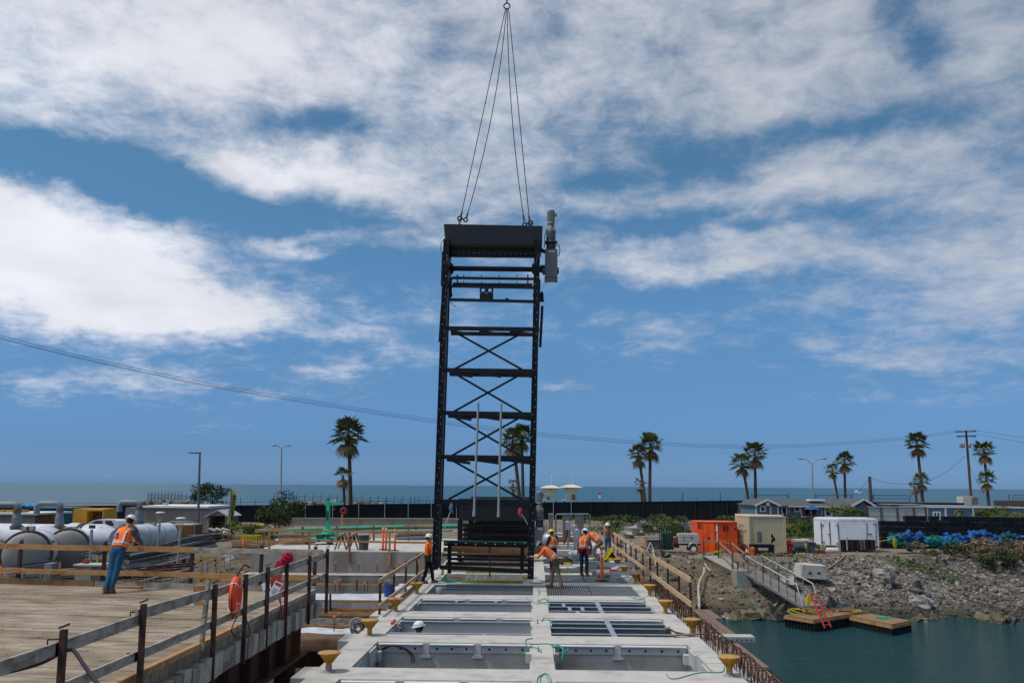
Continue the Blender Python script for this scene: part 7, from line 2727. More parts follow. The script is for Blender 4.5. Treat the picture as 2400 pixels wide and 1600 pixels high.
# gas cylinders
cg = root('gas_cylinder_cage', gpt(1563, 61), 'dark cage of green gas cylinders left of the compressor trailer', 'gas cylinders')
gm = mat('cylinder green', (.02, .065, .045), .45)
for i in range(4):
 for j in range(2):
  m = MB()
  m.lathe([(.11, 0), (.115, 1.25), (.08, 1.38), (.03, 1.42), (.04, 1.5)], gpt(1553.5 + i * 6.2, 61 + j * .3), n=12)
  m.build('cylinder', gm, cg, True)
m = MB()
a, b = gpt(1549.5, 60.8), gpt(1577, 60.8)
for x in (a.x, b.x):
 for y in (60.8, 61.6):
  m.bb(x - .03, x + .03, y - .03, y + .03, a.z, a.z + 1.65)
for z in (.08, .75, 1.62):
 m.bb(a.x, b.x, 60.78, 60.82, a.z + z - .025, a.z + z + .025)
m.build('frame', mat('dark post', (.03, .035, .04)), cg, True)
m = MB()
m.extr([at(1583, 1283, 60.6), at(1592, 1283, 60.6), at(1592, 1262, 60.6), at(1588, 1256, 60.6), at(1580, 1262, 60.6), at(1576, 1280, 60.6)], (0, .3, 0))
setp(m.build('brown_tarp_bag', mat('brown bag', (.14, .06, .04), .9)), 'reddish brown canvas bag between the gas cylinders and the trailer', 'bag')
simple('easel_stand', 'white A shaped stand in front of the gas cylinders', 'stand', [('leg', WHITE, lambda m: (m.bar(at(1524, 1270, 60), at(1516, 1291, 60), .05, .05), m.bar(at(1524, 1270, 60.02), at(1534, 1291, 60.02), .05, .05))), ('crossbar', WHITE, lambda m: m.bar(at(1519, 1284, 60.04), at(1531, 1284, 60.04), .04, .04))], basep=gpt(1525, 60))
simple('grey_cabinet', 'low grey steel box behind the white A shaped stand', 'cabinet', [('body', mat('dull cabinet', (.13, .13, .13)), B2(1517, 1550, 1266, 1288, 62, .8)), ('lid', GEARG, B2(1516, 1551, 1264, 1266, 61.9, 1.0))], basep=gpt(1533, 62))
wb = root('wheelbarrow', gpt(1537, 58.6), 'dark wheelbarrow with yellow tools beside the white stand', 'wheelbarrow')
m = MB()
m.extr([at(1526, 1294, 58.6), at(1547, 1291, 58.6), at(1541, 1302, 58.6), at(1531, 1302, 58.6)], (0, .5, 0))
m.build('tray', mat('dark tray', (.04, .04, .045)), wb, True)
m = MB()
m.lathe([(.15, 0), (.15, .08)], at(1545, 1303, 58.8), (0, 1, 0), 14)
m.build('wheel', BLACKR, wb, True)
m = MB()
m.bar(at(1522, 1290, 58.7), at(1534, 1300, 58.7), .05, .05)
m.bar(at(1532, 1296, 58.5), at(1546, 1294, 58.5), .07, .05)
m.build('tool', mat('tool yellow', (.5, .42, .04)), wb, True)
simple('round_sign', 'small blue round sign on a thin stand above the compressor trailer', 'sign', [('disc', mat('sign blue', (.02, .10, .42)), lambda m: m.lathe([(.11, 0), (.11, .03)], at(1605, 1226, 64), (0, 1, 0), 14)), ('stand', STEELP, lambda m: (m.bar(at(1605, 1229, 64), at(1606, 1252, 64), .04, .04), m.bar(at(1600, 1231, 64), at(1612, 1231, 64), .04, .04)))], basep=at(1606, 1252, 64))
fl_ = root('furled_flag', at(1681, 1268, 59.4), 'white furled flag with a red stripe on a pole by the stair head', 'flag')
m = MB()
m.extr([at(1679, 1228, 59.4), at(1683, 1236, 59.4), at(1682, 1246, 59.4), at(1678, 1244, 59.4), at(1678.5, 1234, 59.4)], (0, .06, 0))
m.extr([at(1680, 1247, 59.4), at(1682.5, 1247, 59.4), at(1682.5, 1268, 59.4), at(1680, 1268, 59.4)], (0, .05, 0))
m.build('cloth', WHITE, fl_, True)
m = MB()
m.bar(at(1683.5, 1236, 59.38), at(1683.3, 1268, 59.38), .05, .05, Vector((1, 0, 0)))
m.build('red_stripe', REDP, fl_, True)
m = MB()
m.tube(at(1681, 1226, 59.5), gpt(1682, 59.5), .02)
m.build('pole', STEELP, fl_, True)
for px, py, lab in ((1682, 1293, 'coil of yellow hose at the head of the concrete stair'),):
 m = MB()
 for k in range(5):
  m.torus(gpt(px + k - 2, 58.9, .08 + .03 * k), (.2 * math.sin(k), .5, 1), .28 - .02 * k, .03, 18, 6)
 setp(m.build('hose_coil', mat('hose yellow', (.50, .45, .03), .6)), lab, 'hose')
# red and blue gear, tank, bin, table
simple('red_suit', 'red survival suit hanging in a heap at the corner of the tan container', 'suit', [('suit', mat('suit red', (.42, .015, .02), .7), lambda m: [m.ell(at(1850 + 5 * math.sin(k * 2.3), 1272 + 4 * k, 60.4), (.17, .15, .22), 10, 6, amp=.7, seed=k * 2) for k in range(6)])], basep=gpt(1850, 60.4))
simple('diving_gear', 'dark blue diving gear heap right of the red suit', 'gear', [('gear', mat('gear navy', (.015, .03, .07), .7), lambda m: [m.ell(at(1862 + 4 * k, 1290 - 6 * (k % 2), 59.6), (.18, .15, .16), 10, 6, amp=.8, seed=k * 3) for k in range(6)]), ('strap', mat('neon strap', (.5, .55, .02)), lambda m: [m.ell(at(1868 + 8 * k, 1296, 59.4), (.10, .05, .04), 8, 5) for k in range(3)])], basep=gpt(1870, 59.6))
simple('diving_cylinder', 'yellow and grey diving set standing beside the grey bin', 'diving cylinder', [('frame', GEARG, lambda m: m.extr([at(1884, 1296, 59.7), at(1893, 1296, 59.7), at(1892, 1270, 59.7), at(1889, 1265, 59.7), at(1885, 1270, 59.7)], (0, .12, 0))), ('cylinder', YEL, lambda m: m.lathe([(.08, 0), (.085, .3), (.03, .37)], at(1889.5, 1285, 59.5), n=10))], basep=gpt(1888, 59.7))
t = root('grey_bin', gpt(1903, 59.6), 'square grey bin with a dark lid left of the white trailer', 'bin')
m = MB()
p, q = at(1897, 1296, 59.6), at(1911, 1273, 59.6)
m.extr([(p.x + .04, 59.6, p.z), (q.x - .04, 59.6, p.z), (q.x, 59.6, q.z), (p.x, 59.6, q.z)], (0, .45, 0))
m.build('body', BINGR, t, True)
m = MB()
m.bb(p.x - .02, q.x + .02, 59.57, 60.08, q.z + .002, q.z + .07)
m.build('lid', mat('bin lid', (.04, .05, .055)), t, True)
simple('folding_table', 'white folding table behind the diving gear', 'table', [('table_top', WHITE, lambda m: m.bar(at(1845, 1264, 62), at(1895, 1264.5, 62), .7, .06)), ('leg', STEELP, lambda m: [m.tube(at(x, 1265, 62 + dy), gpt(x, 62 + dy), .02, n=6) for x in (1848, 1892) for dy in (-.3, .3)]), ('shelf', mat('pale shelf', (.4, .4, .38)), lambda m: m.bar(at(1850, 1274, 62), at(1890, 1275, 62), .5, .05))], basep=gpt(1870, 62))
simple('propane_tank', 'white horizontal propane tank on a rusty cradle left of the hanging wetsuits', 'tank', [('tank', mat('tank cream', (.60, .57, .52), .5), lambda m: m.lathe([(.02, 0), (.14, .06), (.19, .16), (.19, .86), (.14, .96), (.02, 1.02)], at(1932, 1289, 59.2), (1, 0, 0), 18)), ('valve_box', mat('valve tan', (.30, .27, .22)), lambda m: m.box(at(1929, 1283, 59.2), (.3, .25, .3))), ('cradle', REDP, lambda m: m.bar(at(1926, 1297, 59.0), at(1944, 1300, 58.9), .3, .04))], basep=gpt(1942, 59.2))
# white enclosed trailer
Ye = 62.5
et = root('enclosed_trailer', gpt(1993, Ye), 'white enclosed cargo trailer with rounded roof beside the black crate wall', 'trailer')
def E(px, py, dy=0):
 return at(px, py, Ye) + Vector((0, dy, 0))
zb, zt = E(2000, 1278).z, E(2000, 1221).z
xa, xb, xc = E(1929, 1250).x, E(1966, 1250).x, E(2059, 1250).x
m = MB()
poly = [(xa, Ye + .5), (xb, Ye), (xc, Ye), (xc + .1, Ye + 2), (xa + .1, Ye + 2.3)]
m.prism(poly, zb, zt)
m.build('body', WHITE, et, True)
m = MB()
cx_ = sum(p[0] for p in poly) / 5
cy2 = sum(p[1] for p in poly) / 5
layers = [(1.003, 0), (1.003, .06), (.985, .14), (.94, .20), (.86, .23)]
vs, fs = [], []
for s_, z in layers:
 for x, y in poly:
  vs.append((cx_ + (x - cx_) * s_, cy2 + (y - cy2) * s_, zt + .002 + z))
for i in range(len(layers) - 1):
 for k in range(5):
  l = (k + 1) % 5
  fs.append((i * 5 + k, i * 5 + l, (i + 1) * 5 + l, (i + 1) * 5 + k))
fs.append(tuple(range(20, 25)))
m._add(vs, fs, False)
m.build('roof', mat('trailer roof', (.52, .53, .55), .5), et, True)
m = MB()
DK = mat('trim black', (.03, .03, .035), .5)
for px, y0, y1 in ((2031.5, 1224, 1269), (2053, 1224, 1272)):
 m.bar(E(px, y0, -.02), E(px, y1, -.02), .03, .03, Vector((1, 0, 0)))
for y in (1227, 1270):
 m.bar(E(2045, y, -.03), E(2054, y, -.03), .03, .04)
m.bar(E(2034, 1250, -.03), E(2043, 1251, -.03), .04, .05)
m.build('side_door_edge', DK, et, True)
m = MB()
d0, d1 = Vector((xa, Ye + .5, 0)), Vector((xb, Ye, 0))
for u in (.03, .5, .97):
 p = d0.lerp(d1, u)
 m.bb(p.x - .02, p.x + .02, p.y - .05, p.y - .01, zb + .05, zt - .08)
for u, z in ((.1, zt - .3), (.9, zt - .3), (.45, zb + .75), (.1, zb + .2)):
 p = d0.lerp(d1, u)
 m.box((p.x, p.y - .05, z), (.22, .03, .05))
m.build('rear_door_edge', DK, et, True)
m = MB()
for u in (.2, .5, .8):
 p = d0.lerp(d1, u)
 m.box((p.x, p.y - .06, zt - .0), (.06, .03, .04))
for k in range(4):
 m.box((xb + .3 + k * .75, Ye - .03, zt + .03), (.06, .03, .04))
m.build('marker_light', REDP, et, True)
m = MB()
m.bb(xa + .05, xc - .05, Ye + .1, Ye + 1.9, zb - .14, zb - .003)
m.build('chassis', mat('rusty frame', (.12, .07, .05)), et, True)
for px in (1990, 2003):
 m = MB()
 m.lathe([(.30, 0), (.30, .2)], gpt(px, Ye + .05, .3), (0, 1, 0), 18)
 m.build('wheel', BLACKR, et, True)
# wetsuits on a rack
wr = root('drying_rack', gpt(2010, 59.3), 'timber and pipe rack hung with black wetsuits in front of the white trailer', 'rack')
m = MB()
m.bar(at(1966, 1266, 59.3), at(2052, 1269, 59.3), .04, .04)
for x in (1968, 2050):
 m.bar(at(x, 1266, 59.3), gpt(x, 59.3), .06, .06, Vector((1, 0, 0)))
m.build('rail', mat('driftwood', (.38, .33, .26), .9), wr, True)
SUITM = mat('neoprene', (.014, .014, .018), .6, var=.4, sc_=4)
for k, (x, w_, yb, mt, lab) in enumerate(((1977, 15, 1295, SUITM, 'black wetsuit with grey panels, leftmost on the rack'), (2001, 28, 1291, SUITM, 'wide black wetsuit in the middle of the rack'), (2021, 12, 1292, mat('brown cloth', (.16, .09, .06), .9), 'brown jacket on the rack'), (2039, 24, 1291, SUITM, 'black wetsuit at the right end of the rack'))):
 m = MB()
 a = at(x - w_ / 2, 1264, 59.25)
 b = at(x + w_ / 2, yb, 59.25)
 W_ = b.x - a.x
 vs, fs = [], []
 nx_, nz_ = 10, 8
 for side in (0, 1):
  for j in range(nz_ + 1):
   for i in range(nx_ + 1):
    u, v = i / nx_, j / nz_
    leg = .25 * abs(math.sin(u * 3 * PI)) * (b.z - a.z) * -1 if v == 1 else 0
    vs.append((a.x + W_ * u, 59.25 - .05 + .12 * side + .05 * math.sin(u * 9 + k), a.z + (b.z - a.z) * v + leg * .8))
 n_ = (nx_ + 1) * (nz_ + 1)
 for j in range(nz_):
  for i in range(nx_):
   q = j * (nx_ + 1) + i
   fs.append((q, q + nx_ + 1, q + nx_ + 2, q + 1))
   fs.append((n_ + q, n_ + q + 1, n_ + q + nx_ + 2, n_ + q + nx_ + 1))
 m._add(vs, fs, True)
 setp(m.build('wetsuit' if k != 2 else 'jacket', mt), lab, 'wetsuit' if k != 2 else 'jacket', 'clothes hung on the rack')
m = MB()
m.path(smooth([at(1986, 1289, 59.1), at(1985, 1272, 59.1), at(1984, 1262, 59.1), at(1986, 1258, 59.1)]), .05, 7, rs=None)
setp(m.build('driftwood_post', mat('driftwood', (.38, .33, .26), .9)), 'pale driftwood stick leaning on the wetsuit rack', 'driftwood')
m = MB()
a, b = at(1962, 1271, 59.4), at(1972, 1293, 59.4)
m.bb(a.x, b.x, 59.4, 59.6, b.z, a.z)
setp(m.build('weathered_board', WOODG), 'grey upright board at the left end of the wetsuit rack', 'board')
# black crates stacked in a long wall
cr = MB()
cw, chh = .62, .40
for k in range(9):
 x = -cw / 2 + cw * k / 8
 cr.bb(x - .02, x + .02, -.25, -.23, .0, chh)
for z in (0.02, .2, chh - .05):
 cr.bb(-cw / 2, cw / 2, -.255, -.235, z, z + .05)
cr.bb(-cw / 2 + .02, cw / 2 - .02, -.22, .25, .01, chh - .02)
c0 = cr.build('black_crate', mat('crate black', (.012, .014, .017), .55, var=.4, sc_=6))
setp(c0, 'black slatted shellfish crate in the long dark stacked wall', 'crate', 'black crates stacked in a long wall')
rc = random.Random(6)
firstc = True
for i in range(27):
 px = 2071 + i * 14.9
 Yk = 66.5 - i * .12
 nst = 5 + (1 if i > 9 else 0) + (rc.random() < .25)
 for k in range(min(nst, 6)):
  o = c0 if firstc else c0.copy()
  if not firstc:
   C.objects.link(o)
  firstc = False
  th = lambda n_: '%d%s' % (n_, 'th' if 10 < n_ < 14 else {1: 'st', 2: 'nd', 3: 'rd'}.get(n_ % 10, 'th'))
  o['label'] = 'black slatted crate, %s from the ground in the %s stack counted from the white trailer' % (th(k + 1), th(i + 1))
  g_ = gpt(px, Yk)
  o.location = (g_.x, Yk + rc.uniform(-.06, .06), -.98 + k * .405)
  o.rotation_euler = (0, 0, rc.uniform(-.08, .08) + (0 if k % 2 else .01))
# tarps and nets in front of them
rt_ = random.Random(21)
tarps = [(2117, 1249, 1.1, .3, REDR if 0 else mat('navy tarp', (.03, .03, .25), .6), 'navy and pink tarp lump at the left end of the tarps'), (2142, 1254, 1.0, .7, BLUER, 'tall blue tarp lump like a hood'), (2160, 1256, .8, .45, BLUER, 'lower blue tarp lump behind the green net'),
 (2215, 1257, .9, .6, BLUER, 'blue tarp lump at the middle of the row'), (2245, 1258, 1.0, .6, BLUER, 'teal tinted blue tarp lump right of the middle'), (2278, 1252, 1.3, .65, BLUER, 'wide bright blue tarp lump'), (2315, 1251, 1.2, .7, BLUER, 'highest blue tarp lump on the right'), (2338, 1263, .9, .5, BLUER, 'sloping blue tarp by the big net coil'), (2368, 1252, .8, .5, BLUER, 'blue tarp near the right edge'), (2398, 1258, .9, .55, BLUER, 'blue tarp cut by the right edge'), (2350, 1286, 1.0, .25, BLUER, 'low flat blue tarp among the dry grass')]
for k, (px, py, w_, h_, mt, lab) in enumerate(tarps):
 m = MB()
 c = at(px, py + 10, 61.8)
 for j in range(7):
  m.ell(c + Vector((rt_.uniform(-.5, .5) * w_, rt_.uniform(-.25, .2), rt_.uniform(-.35, .3) * h_)), (w_ * rt_.uniform(.3, .5), .35, h_ * rt_.uniform(.3, .5)), 14, 9, Matrix.Rotation(rt_.uniform(-.7, .7), 3, 'Y'), amp=1.5, seed=k * 5.3 + j)
 setp(m.build('tarp_bundle', mt), lab + ' before the black crates', 'tarp', 'blue tarps piled along the crate wall')
for k, (px, py, w_, h_, lab) in enumerate(((2108, 1262, 1.3, .75, 'leftmost teal net pile, beside the yellow rope'), (2132, 1268, 1.2, .6, 'teal net pile below the hood shaped tarp'), (2190, 1266, 1.4, .7, 'teal net pile in the middle of the row'), (2230, 1272, .9, .5, 'teal net draped below the middle tarps'), (2325, 1272, 1.3, .5, 'teal net hanging down the slope at the right'), (2365, 1262, 1.1, .8, 'dark teal coil of net near the right edge'))):
 m = MB()
 c = at(px, py, 61.4)
 for j in range(46):
  ax = Vector((rt_.uniform(-.7, .7), -1, rt_.uniform(-.6, 1.2)))
  m.torus(c + Vector((rt_.uniform(-.35, .35) * w_, rt_.uniform(-.25, .2), rt_.uniform(-.35, .3) * h_)), ax, rt_.uniform(.12, .34) * h_, .02, 10, 4)
 m.ell(c + Vector((0, .15, -.05)), (w_ * .5, .3, h_ * .42), 14, 8, amp=.8, seed=k)
 setp(m.build('net_pile', TEALR if k < 5 else mat('dark teal net', (.01, .09, .08), .9)), lab, 'net', 'teal fishing nets piled along the crate wall')
m = MB()
for k in range(8):
 m.torus(at(2097 + (k % 2), 1264 + 2.2 * k, 60.6), (.3, -1, .2), .10, .025, 12, 5)
setp(m.build('yellow_rope_hank', mat('rope yellow', (.55, .42, .03), .8)), 'hank of yellow rope hanging at the left of the teal nets', 'rope')
m = MB()
m.path(smooth([at(2060, 1268, 62), at(2078, 1265, 61.5), at(2096, 1262, 61)]), .018, 5)
setp(m.build('yellow_line', mat('rope yellow', (.55, .42, .03), .8)), 'thin yellow line from the trailer to the rope hank', 'rope')
# ---------------------------------------------------------------- stair, gangway, floats
Ys = 57.6
cs = root('concrete_stair', gpt(1690, 56), 'concrete stair wall descending the bank with timber treads', 'stair')
m = MB()
pts = [at(1648, 1302, Ys), at(1705, 1302, Ys), at(1731, 1326, Ys - 2), at(1755, 1334, Ys - 3.4), at(1762, 1361, Ys - 3.4), at(1737, 1362, Ys - 2.6), at(1705, 1345, Ys - 1.5), at(1668, 1322, Ys - .3)]
m.extr(pts, (0, .35, 0))
a, b = at(1719, 1334, Ys - 2.8), at(1760, 1364, Ys - 3.4)
m.bb(a.x, b.x, Ys - 3.6, Ys - 2.2, b.z - .6, a.z)
m.build('wall', mat('stair concrete', (.27, .26, .235), .85, var=.1, c2=(.28, .27, .24), t2=.56), cs, True)
for k in range(7):
 m = MB()
 p = at(1694 + 6.5 * k, 1308 + 4.2 * k, Ys - .3 - .33 * k)
 m.bb(p.x - .1, p.x + 1.05, p.y - .15, p.y + .5, p.z - .06, p.z)
 m.build('tread', WOODP if k % 2 else WOODG, cs, True)
sr = root('stair_railing', gpt(1700, 57), 'weathered timber handrail beside the concrete stair', 'railing')
for x0, y0, Y0, x1, y1, Y1 in ((1640, 1266, 58.8, 1684, 1270, 58.4), (1684, 1270, 58.0, 1722, 1302, 55.8), (1711, 1270, 58.6, 1746, 1297, 56.4), (1686, 1298, 57.6, 1742, 1346, 54), (1722, 1300, 55.8, 1746, 1316, 54.4), (1690, 1284, 57.8, 1742, 1318, 55.8)):
 m = MB()
 m.bar(at(x0, y0, Y0), at(x1, y1, Y1), .06, .10)
 m.build('rail', mat('stair timber', (.27, .20, .14), .9, var=.2), sr, True)
for x, yt, yb, Y in ((1649, 1265, 1308, 58.2), (1684, 1268, 1320, 57.2), (1712, 1266, 1300, 58.0), (1717, 1289, 1352, 55.4), (1729, 1316, 1352, 54.6), (1744, 1297, 1338, 55)):
 m = MB()
 m.bar(at(x, yt, Y), at(x, yb, Y), .09, .09, Vector((1, 0, 0)))
 m.build('post', mat('stair post', (.12, .08, .055), .9), sr, True)
m = MB()
m.path([at(1650, 1264, 58.9), at(1712, 1264.5, 59.4), at(1800, 1264, 59.8), at(1841, 1263, 60)], .012, 5)
m.path([at(1686, 1267, 58.6), at(1712, 1274, 58.4)], .03, 5)
setp(m.build('safety_line', mat('rope orange', (.5, .24, .05), .8)), 'thin orange safety line in front of both containers', 'rope')
# gangway
gw = root('gangway', at(1745, 1337, 54), 'grey aluminium gangway with handrails sloping down to the float', 'gangway')
A0, A1 = at(1744, 1338, 54.2), at(1882, 1420, 49.0)
ddir = (A1 - A0).normalized()
sideV = Vector((ddir.y, -ddir.x, 0)).normalized() * -.55
AL = mat('weathered aluminium', (.24, .245, .245), .5, .3)
m = MB()
m.extr([A0, A1, A1 + sideV * 2, A0 + sideV * 2], (0, 0, -.05))
m.build('deck_plate', mat('gangway deck', (.20, .18, .155), .8), gw, True)
m = MB()
for s_ in (0, 2):
 m.bar(A0 + sideV * s_ + Vector((0, 0, -.08)), A1 + sideV * s_ + Vector((0, 0, -.08)), .06, .16)
m.build('side_beam', AL, gw, True)
for s_ in (0, 2):
 o = sideV * s_
 m = MB()
 m.path([A0 + o + Vector((0, 0, .1)), A0 + ddir * .3 + o + Vector((0, 0, 1.0)), A1 - ddir * .5 + o + Vector((0, 0, 1.0)), A1 + o + Vector((0, 0, .0))], .035, 8)
 m.build('handrail', mat('pale handrail', (.40, .41, .40), .5, .2), gw, True)
 m = MB()
 m.bar(A0 + ddir * .2 + o + Vector((0, 0, .5)), A1 - ddir * .2 + o + Vector((0, 0, .5)), .03, .03)
 m.build('mid_rail', AL, gw, True)
 for k in range(7):
  p = A0.lerp(A1, .08 + k * .135) + o
  m = MB()
  m.bar(p, p + Vector((0, 0, .98)), .05, .05, Vector((1, 0, 0)))
  m.build('stanchion', AL if k % 2 else mat('dark stanchion', (.07, .07, .07)), gw, True)
def floatp(name, corners, ztop, hw, hb, lab):
 cc = sum(corners, Vector()) / 4
 t = root(name, (cc.x, cc.y, -3.77), lab, 'floating dock', 'floating work docks by the bank')
 m = MB()
 nb = 16
 for k in range(nb):
  a = corners[0].lerp(corners[3], (k + .04) / nb)
  b = corners[1].lerp(corners[2], (k + .04) / nb)
  c = corners[1].lerp(corners[2], (k + .96) / nb)
  d = corners[0].lerp(corners[3], (k + .96) / nb)
  m.cm = k % 2
  m.extr([Vector((v.x, v.y, ztop - .06)) for v in (a, b, c, d)], (0, 0, .06))
 m.build('deck_board', [mat('dock board', (.21, .135, .07), .85, var=.2, sc_=3), mat('dock board2', (.26, .17, .09), .85, var=.2, sc_=3)], t, True)
 m = MB()
 for k in range(4):
  a, b = corners[k], corners[(k + 1) % 4]
  m.bar((a.x, a.y, ztop - .06 - hw / 2), (b.x, b.y, ztop - .06 - hw / 2), .08, hw - .01)
 m.build('fascia', WOODO, t, True)
 m = MB()
 m.extr([Vector((v.x * .96 + cc.x * .04, v.y * .96 + cc.y * .04, -4.35)) for v in corners], (0, 0, ztop - .06 - hw + 4.35 - .01))
 for k in range(4):
  a, b = corners[k] * .97 + cc * .03, corners[(k + 1) % 4] * .97 + cc * .03
  for j in range(9):
   p = a.lerp(b, j / 9)
   m.tube((p.x, p.y, -4.3), (p.x, p.y, ztop - .06 - hw - .01), .05, n=6)
 m.build('float', mat('float black', (.012, .014, .018), .5), t, True)
 return t
zt = -3.15
def zq(px, py):
 p = az(px, py, zt)
 p.z = 0
 return p
floatp('float_dock', [zq(1838, 1440), zq(1906, 1451), zq(2027, 1432), zq(1955, 1424)], zt, .14, .3, 'larger timber float dock at the foot of the gangway, piled with hoses')
zt = -3.22
floatp('float_dock', [zq(1992, 1442), zq(2090, 1462), zq(2135, 1453), zq(2040, 1437)], zt, .16, .25, 'smaller timber float dock with green twine, to the right')
zt = -3.13
m = MB()
rg = random.Random(17)
for k in range(26):
 m.cm = k % 4
 c = az(1895 + rg.uniform(-40, 55), 1436 + rg.uniform(-6, 3), zt)
 if k > 17:
  c = az(1985 + rg.uniform(-25, 20), 1431 + rg.uniform(-2, 3), zt)
 m.torus(c + Vector((0, 0, .03 + .1 * rg.random())), (rg.uniform(-.2, .2), rg.uniform(-.2, .2), 1), rg.uniform(.2, .42), .022, 18, 5)
setp(m.build('hose_tangle', [mat('hose maroon', (.16, .03, .04)), mat('hose yellow', (.5, .42, .04)), mat('hose tan', (.35, .2, .06)), mat('hose dark', (.04, .045, .05))]), 'tangled maroon and yellow hoses heaped on the larger float', 'hoses')
m = MB()
for k in range(7):
 c = az(2068 + rg.uniform(-10, 10), 1448 + rg.uniform(-3, 3), -3.22)
 m.torus(c + Vector((0, 0, .03)), (rg.uniform(-.2, .2), 0, 1), rg.uniform(.12, .25), .015, 14, 4)
setp(m.build('green_twine', GREENR), 'green twine coil lying on the smaller float', 'twine')
lr_ = root('red_ladder', az(1922, 1462, -4), 'red ladder leaning on the larger float, its foot in the water', 'ladder')
a0, b0 = at(1900, 1391, 47.2), at(1933, 1471, 45.6)
a1, b1 = at(1911, 1390, 47.5), at(1948, 1469, 46.0)
for a, b in ((a0, b0), (a1, b1)):
 m = MB()
 m.bar(a, b, .07, .035)
 m.build('side_rail', REDP, lr_, True)
for k in range(9):
 m = MB()
 u = .08 + k * .105
 m.tube(a0.lerp(b0, u), a1.lerp(b1, u), .018, n=6)
 m.build('rung', AL, lr_, True)
m = MB()
m.extr([at(1892, 1402, 47.6), at(1896, 1391, 47.6), at(1901, 1393, 47.6), at(1901, 1412, 47.6), at(1896, 1420, 47.6), at(1891, 1416, 47.6)], (0, .15, 0))
setp(m.build('yellow_kayak_paddle', mat('paddle yellow', (.6, .42, .02), .6)), 'yellow float bag hung at the lower end of the gangway', 'float bag')
# concrete block
cb = root('concrete_block', az(1905, 1358, -2.6), 'large concrete block with two small holes lying on the bank', 'concrete block')
Yb = 54.2
m = MB()
p = [at(1879, 1354, Yb), at(1938, 1357.5, Yb), at(1937.5, 1326, Yb), at(1882, 1323, Yb)]
m.extr(p, (.0, 1.1, .05))
q = at(1874, 1345, Yb + 1)
m.extr([p[0], p[3], p[3] + Vector((-.15, 1.05, .05)), p[0] + Vector((-.15, 1.05, .05))], (-.02, 0, 0))
m.build('block', mat('pale block', (.46, .44, .39), .9, var=.08, c2=(.36, .33, .27), t2=.58), cb, True)
m = MB()
for x, y in ((1899, 1342), (1919, 1342.5)):
 m.box(at(x, y, Yb - .004), (.18, .01, .12))
m.build('socket_hole', HOLE, cb, True)
# boulders and drift wood
BO = [(1800, 1413, 49.9, .62, .42, RK2), (1776, 1396, 51.5, .3, .2, RK2), (1718, 1416, 50.2, .3, .22, RK2), (1727, 1441, 49.6, .45, .34, RK2), (1700, 1430, 49.7, .3, .2, RK3), (1622, 1426, 50.1, .55, .35, RK2), (1822, 1432, 49.6, .7, .45, RK4), (1705, 1410, 50.6, .4, .2, RK4),
 (1955, 1392, 51.6, .62, .40, RK1), (1975, 1408, 50.6, .75, .32, RK4), (1980, 1401, 51.0, .5, .25, RK1), (1850, 1361, 54, .55, .3, RK3), (2087, 1357, 54.3, .42, .3, RK1), (2148, 1368, 53.6, .42, .35, RK1), (2162, 1389, 52, .4, .28, RK3), (2185, 1410, 50.6, .25, .28, RK2), (2310, 1413, 50.3, .55, .25, RK2),
 (2335, 1427, 49.6, .45, .28, RK2), (2350, 1420, 49.9, .5, .3, RK2), (2342, 1440, 49.2, .4, .22, RK2), (2370, 1436, 49.3, .5, .2, RK4), (2156, 1424, 49.7, .35, .2, RK2), (1752, 1427, 49.7, .6, .3, RK2), (2205, 1309, 58.2, .3, .25, RK1), (1490, 1243, 80, .9, .6, RK3), (1470, 1252, 76, .7, .4, RK3), (1530, 1262, 70, .6, .3, RK1),
 (1452, 1270, 66, .5, .25, RK1), (1476, 1276, 64, .5, .25, RK3), (1500, 1290, 61, .35, .2, RK1), (1556, 1300, 58, .4, .2, RK2), (2060, 1340, 55.6, .35, .2, RK3), (1560, 1412, 51, .3, .2, RK1), (1640, 1395, 52, .35, .2, RK2), (1575, 1360, 55, .3, .18, RK2)]
DESC = {RK1.name: 'grey', RK2.name: 'brown', RK3.name: 'pale', RK4.name: 'wet dark'}
for k, (px, py, Y, rx, rz2, mt) in enumerate(BO):
 c = at(px, py, Y)
 z_ = GH(c.x, Y)
 c.z = max(z_ + rz2 * .25, -3.87)
 if Y < 60:
  rx, rz2 = rx * 1.15, rz2 * 1.5
 c.z += rz2 * .25
 m = MB()
 m.ell((0, 0, 0), (rx, rx * .75, rz2), 9, 6, Matrix.Rotation(k * 1.3, 3, 'Z') @ Matrix.Rotation(.3 * math.sin(k * 2.1), 3, 'Y'), amp=1.0, seed=k * 3.7, sm=False)
 o = m.build('boulder', mt, loc=c)
 where = ('under the gangway' if 1745 < px < 1860 else 'below the concrete block' if 1860 < px < 2000 else 'on the open gravel bank' if 2000 <= px < 2290 else 'at the sandy corner on the right' if px >= 2290 else 'at the waterline left of the gangway' if px > 1590 and py > 1390 else 'behind the deck guardrail')
 setp(o, '%s %s boulder %s, %s' % ('large' if rx > .5 else 'small', DESC[mt.name], where, ['flat topped', 'leaning', 'rounded', 'cracked', 'half buried', 'sharp edged', 'tilted'][k % 7]), 'boulder', 'boulders on the bank')
m = MB()
m.path(smooth([at(1651, 1330, 55.5), at(1650, 1342, 55), at(1640, 1362, 53.8), at(1637, 1382, 52.5), at(1639, 1410, 51), at(1637, 1438, 49.8)]), .08, 8)
m.path(smooth([at(1652, 1320, 56), at(1658, 1330, 55.5), at(1666, 1337, 55)]), .05, 7)
setp(m.build('driftwood', mat('drift pale', (.40, .34, .25), .9, var=.2)), 'long pale driftwood trunk leaning down the bank to the water', 'driftwood')
m = MB()
m.path(smooth([at(1530, 1288, 58.5), at(1535, 1310, 57.5), at(1537, 1330, 56.4)]), .06, 7)
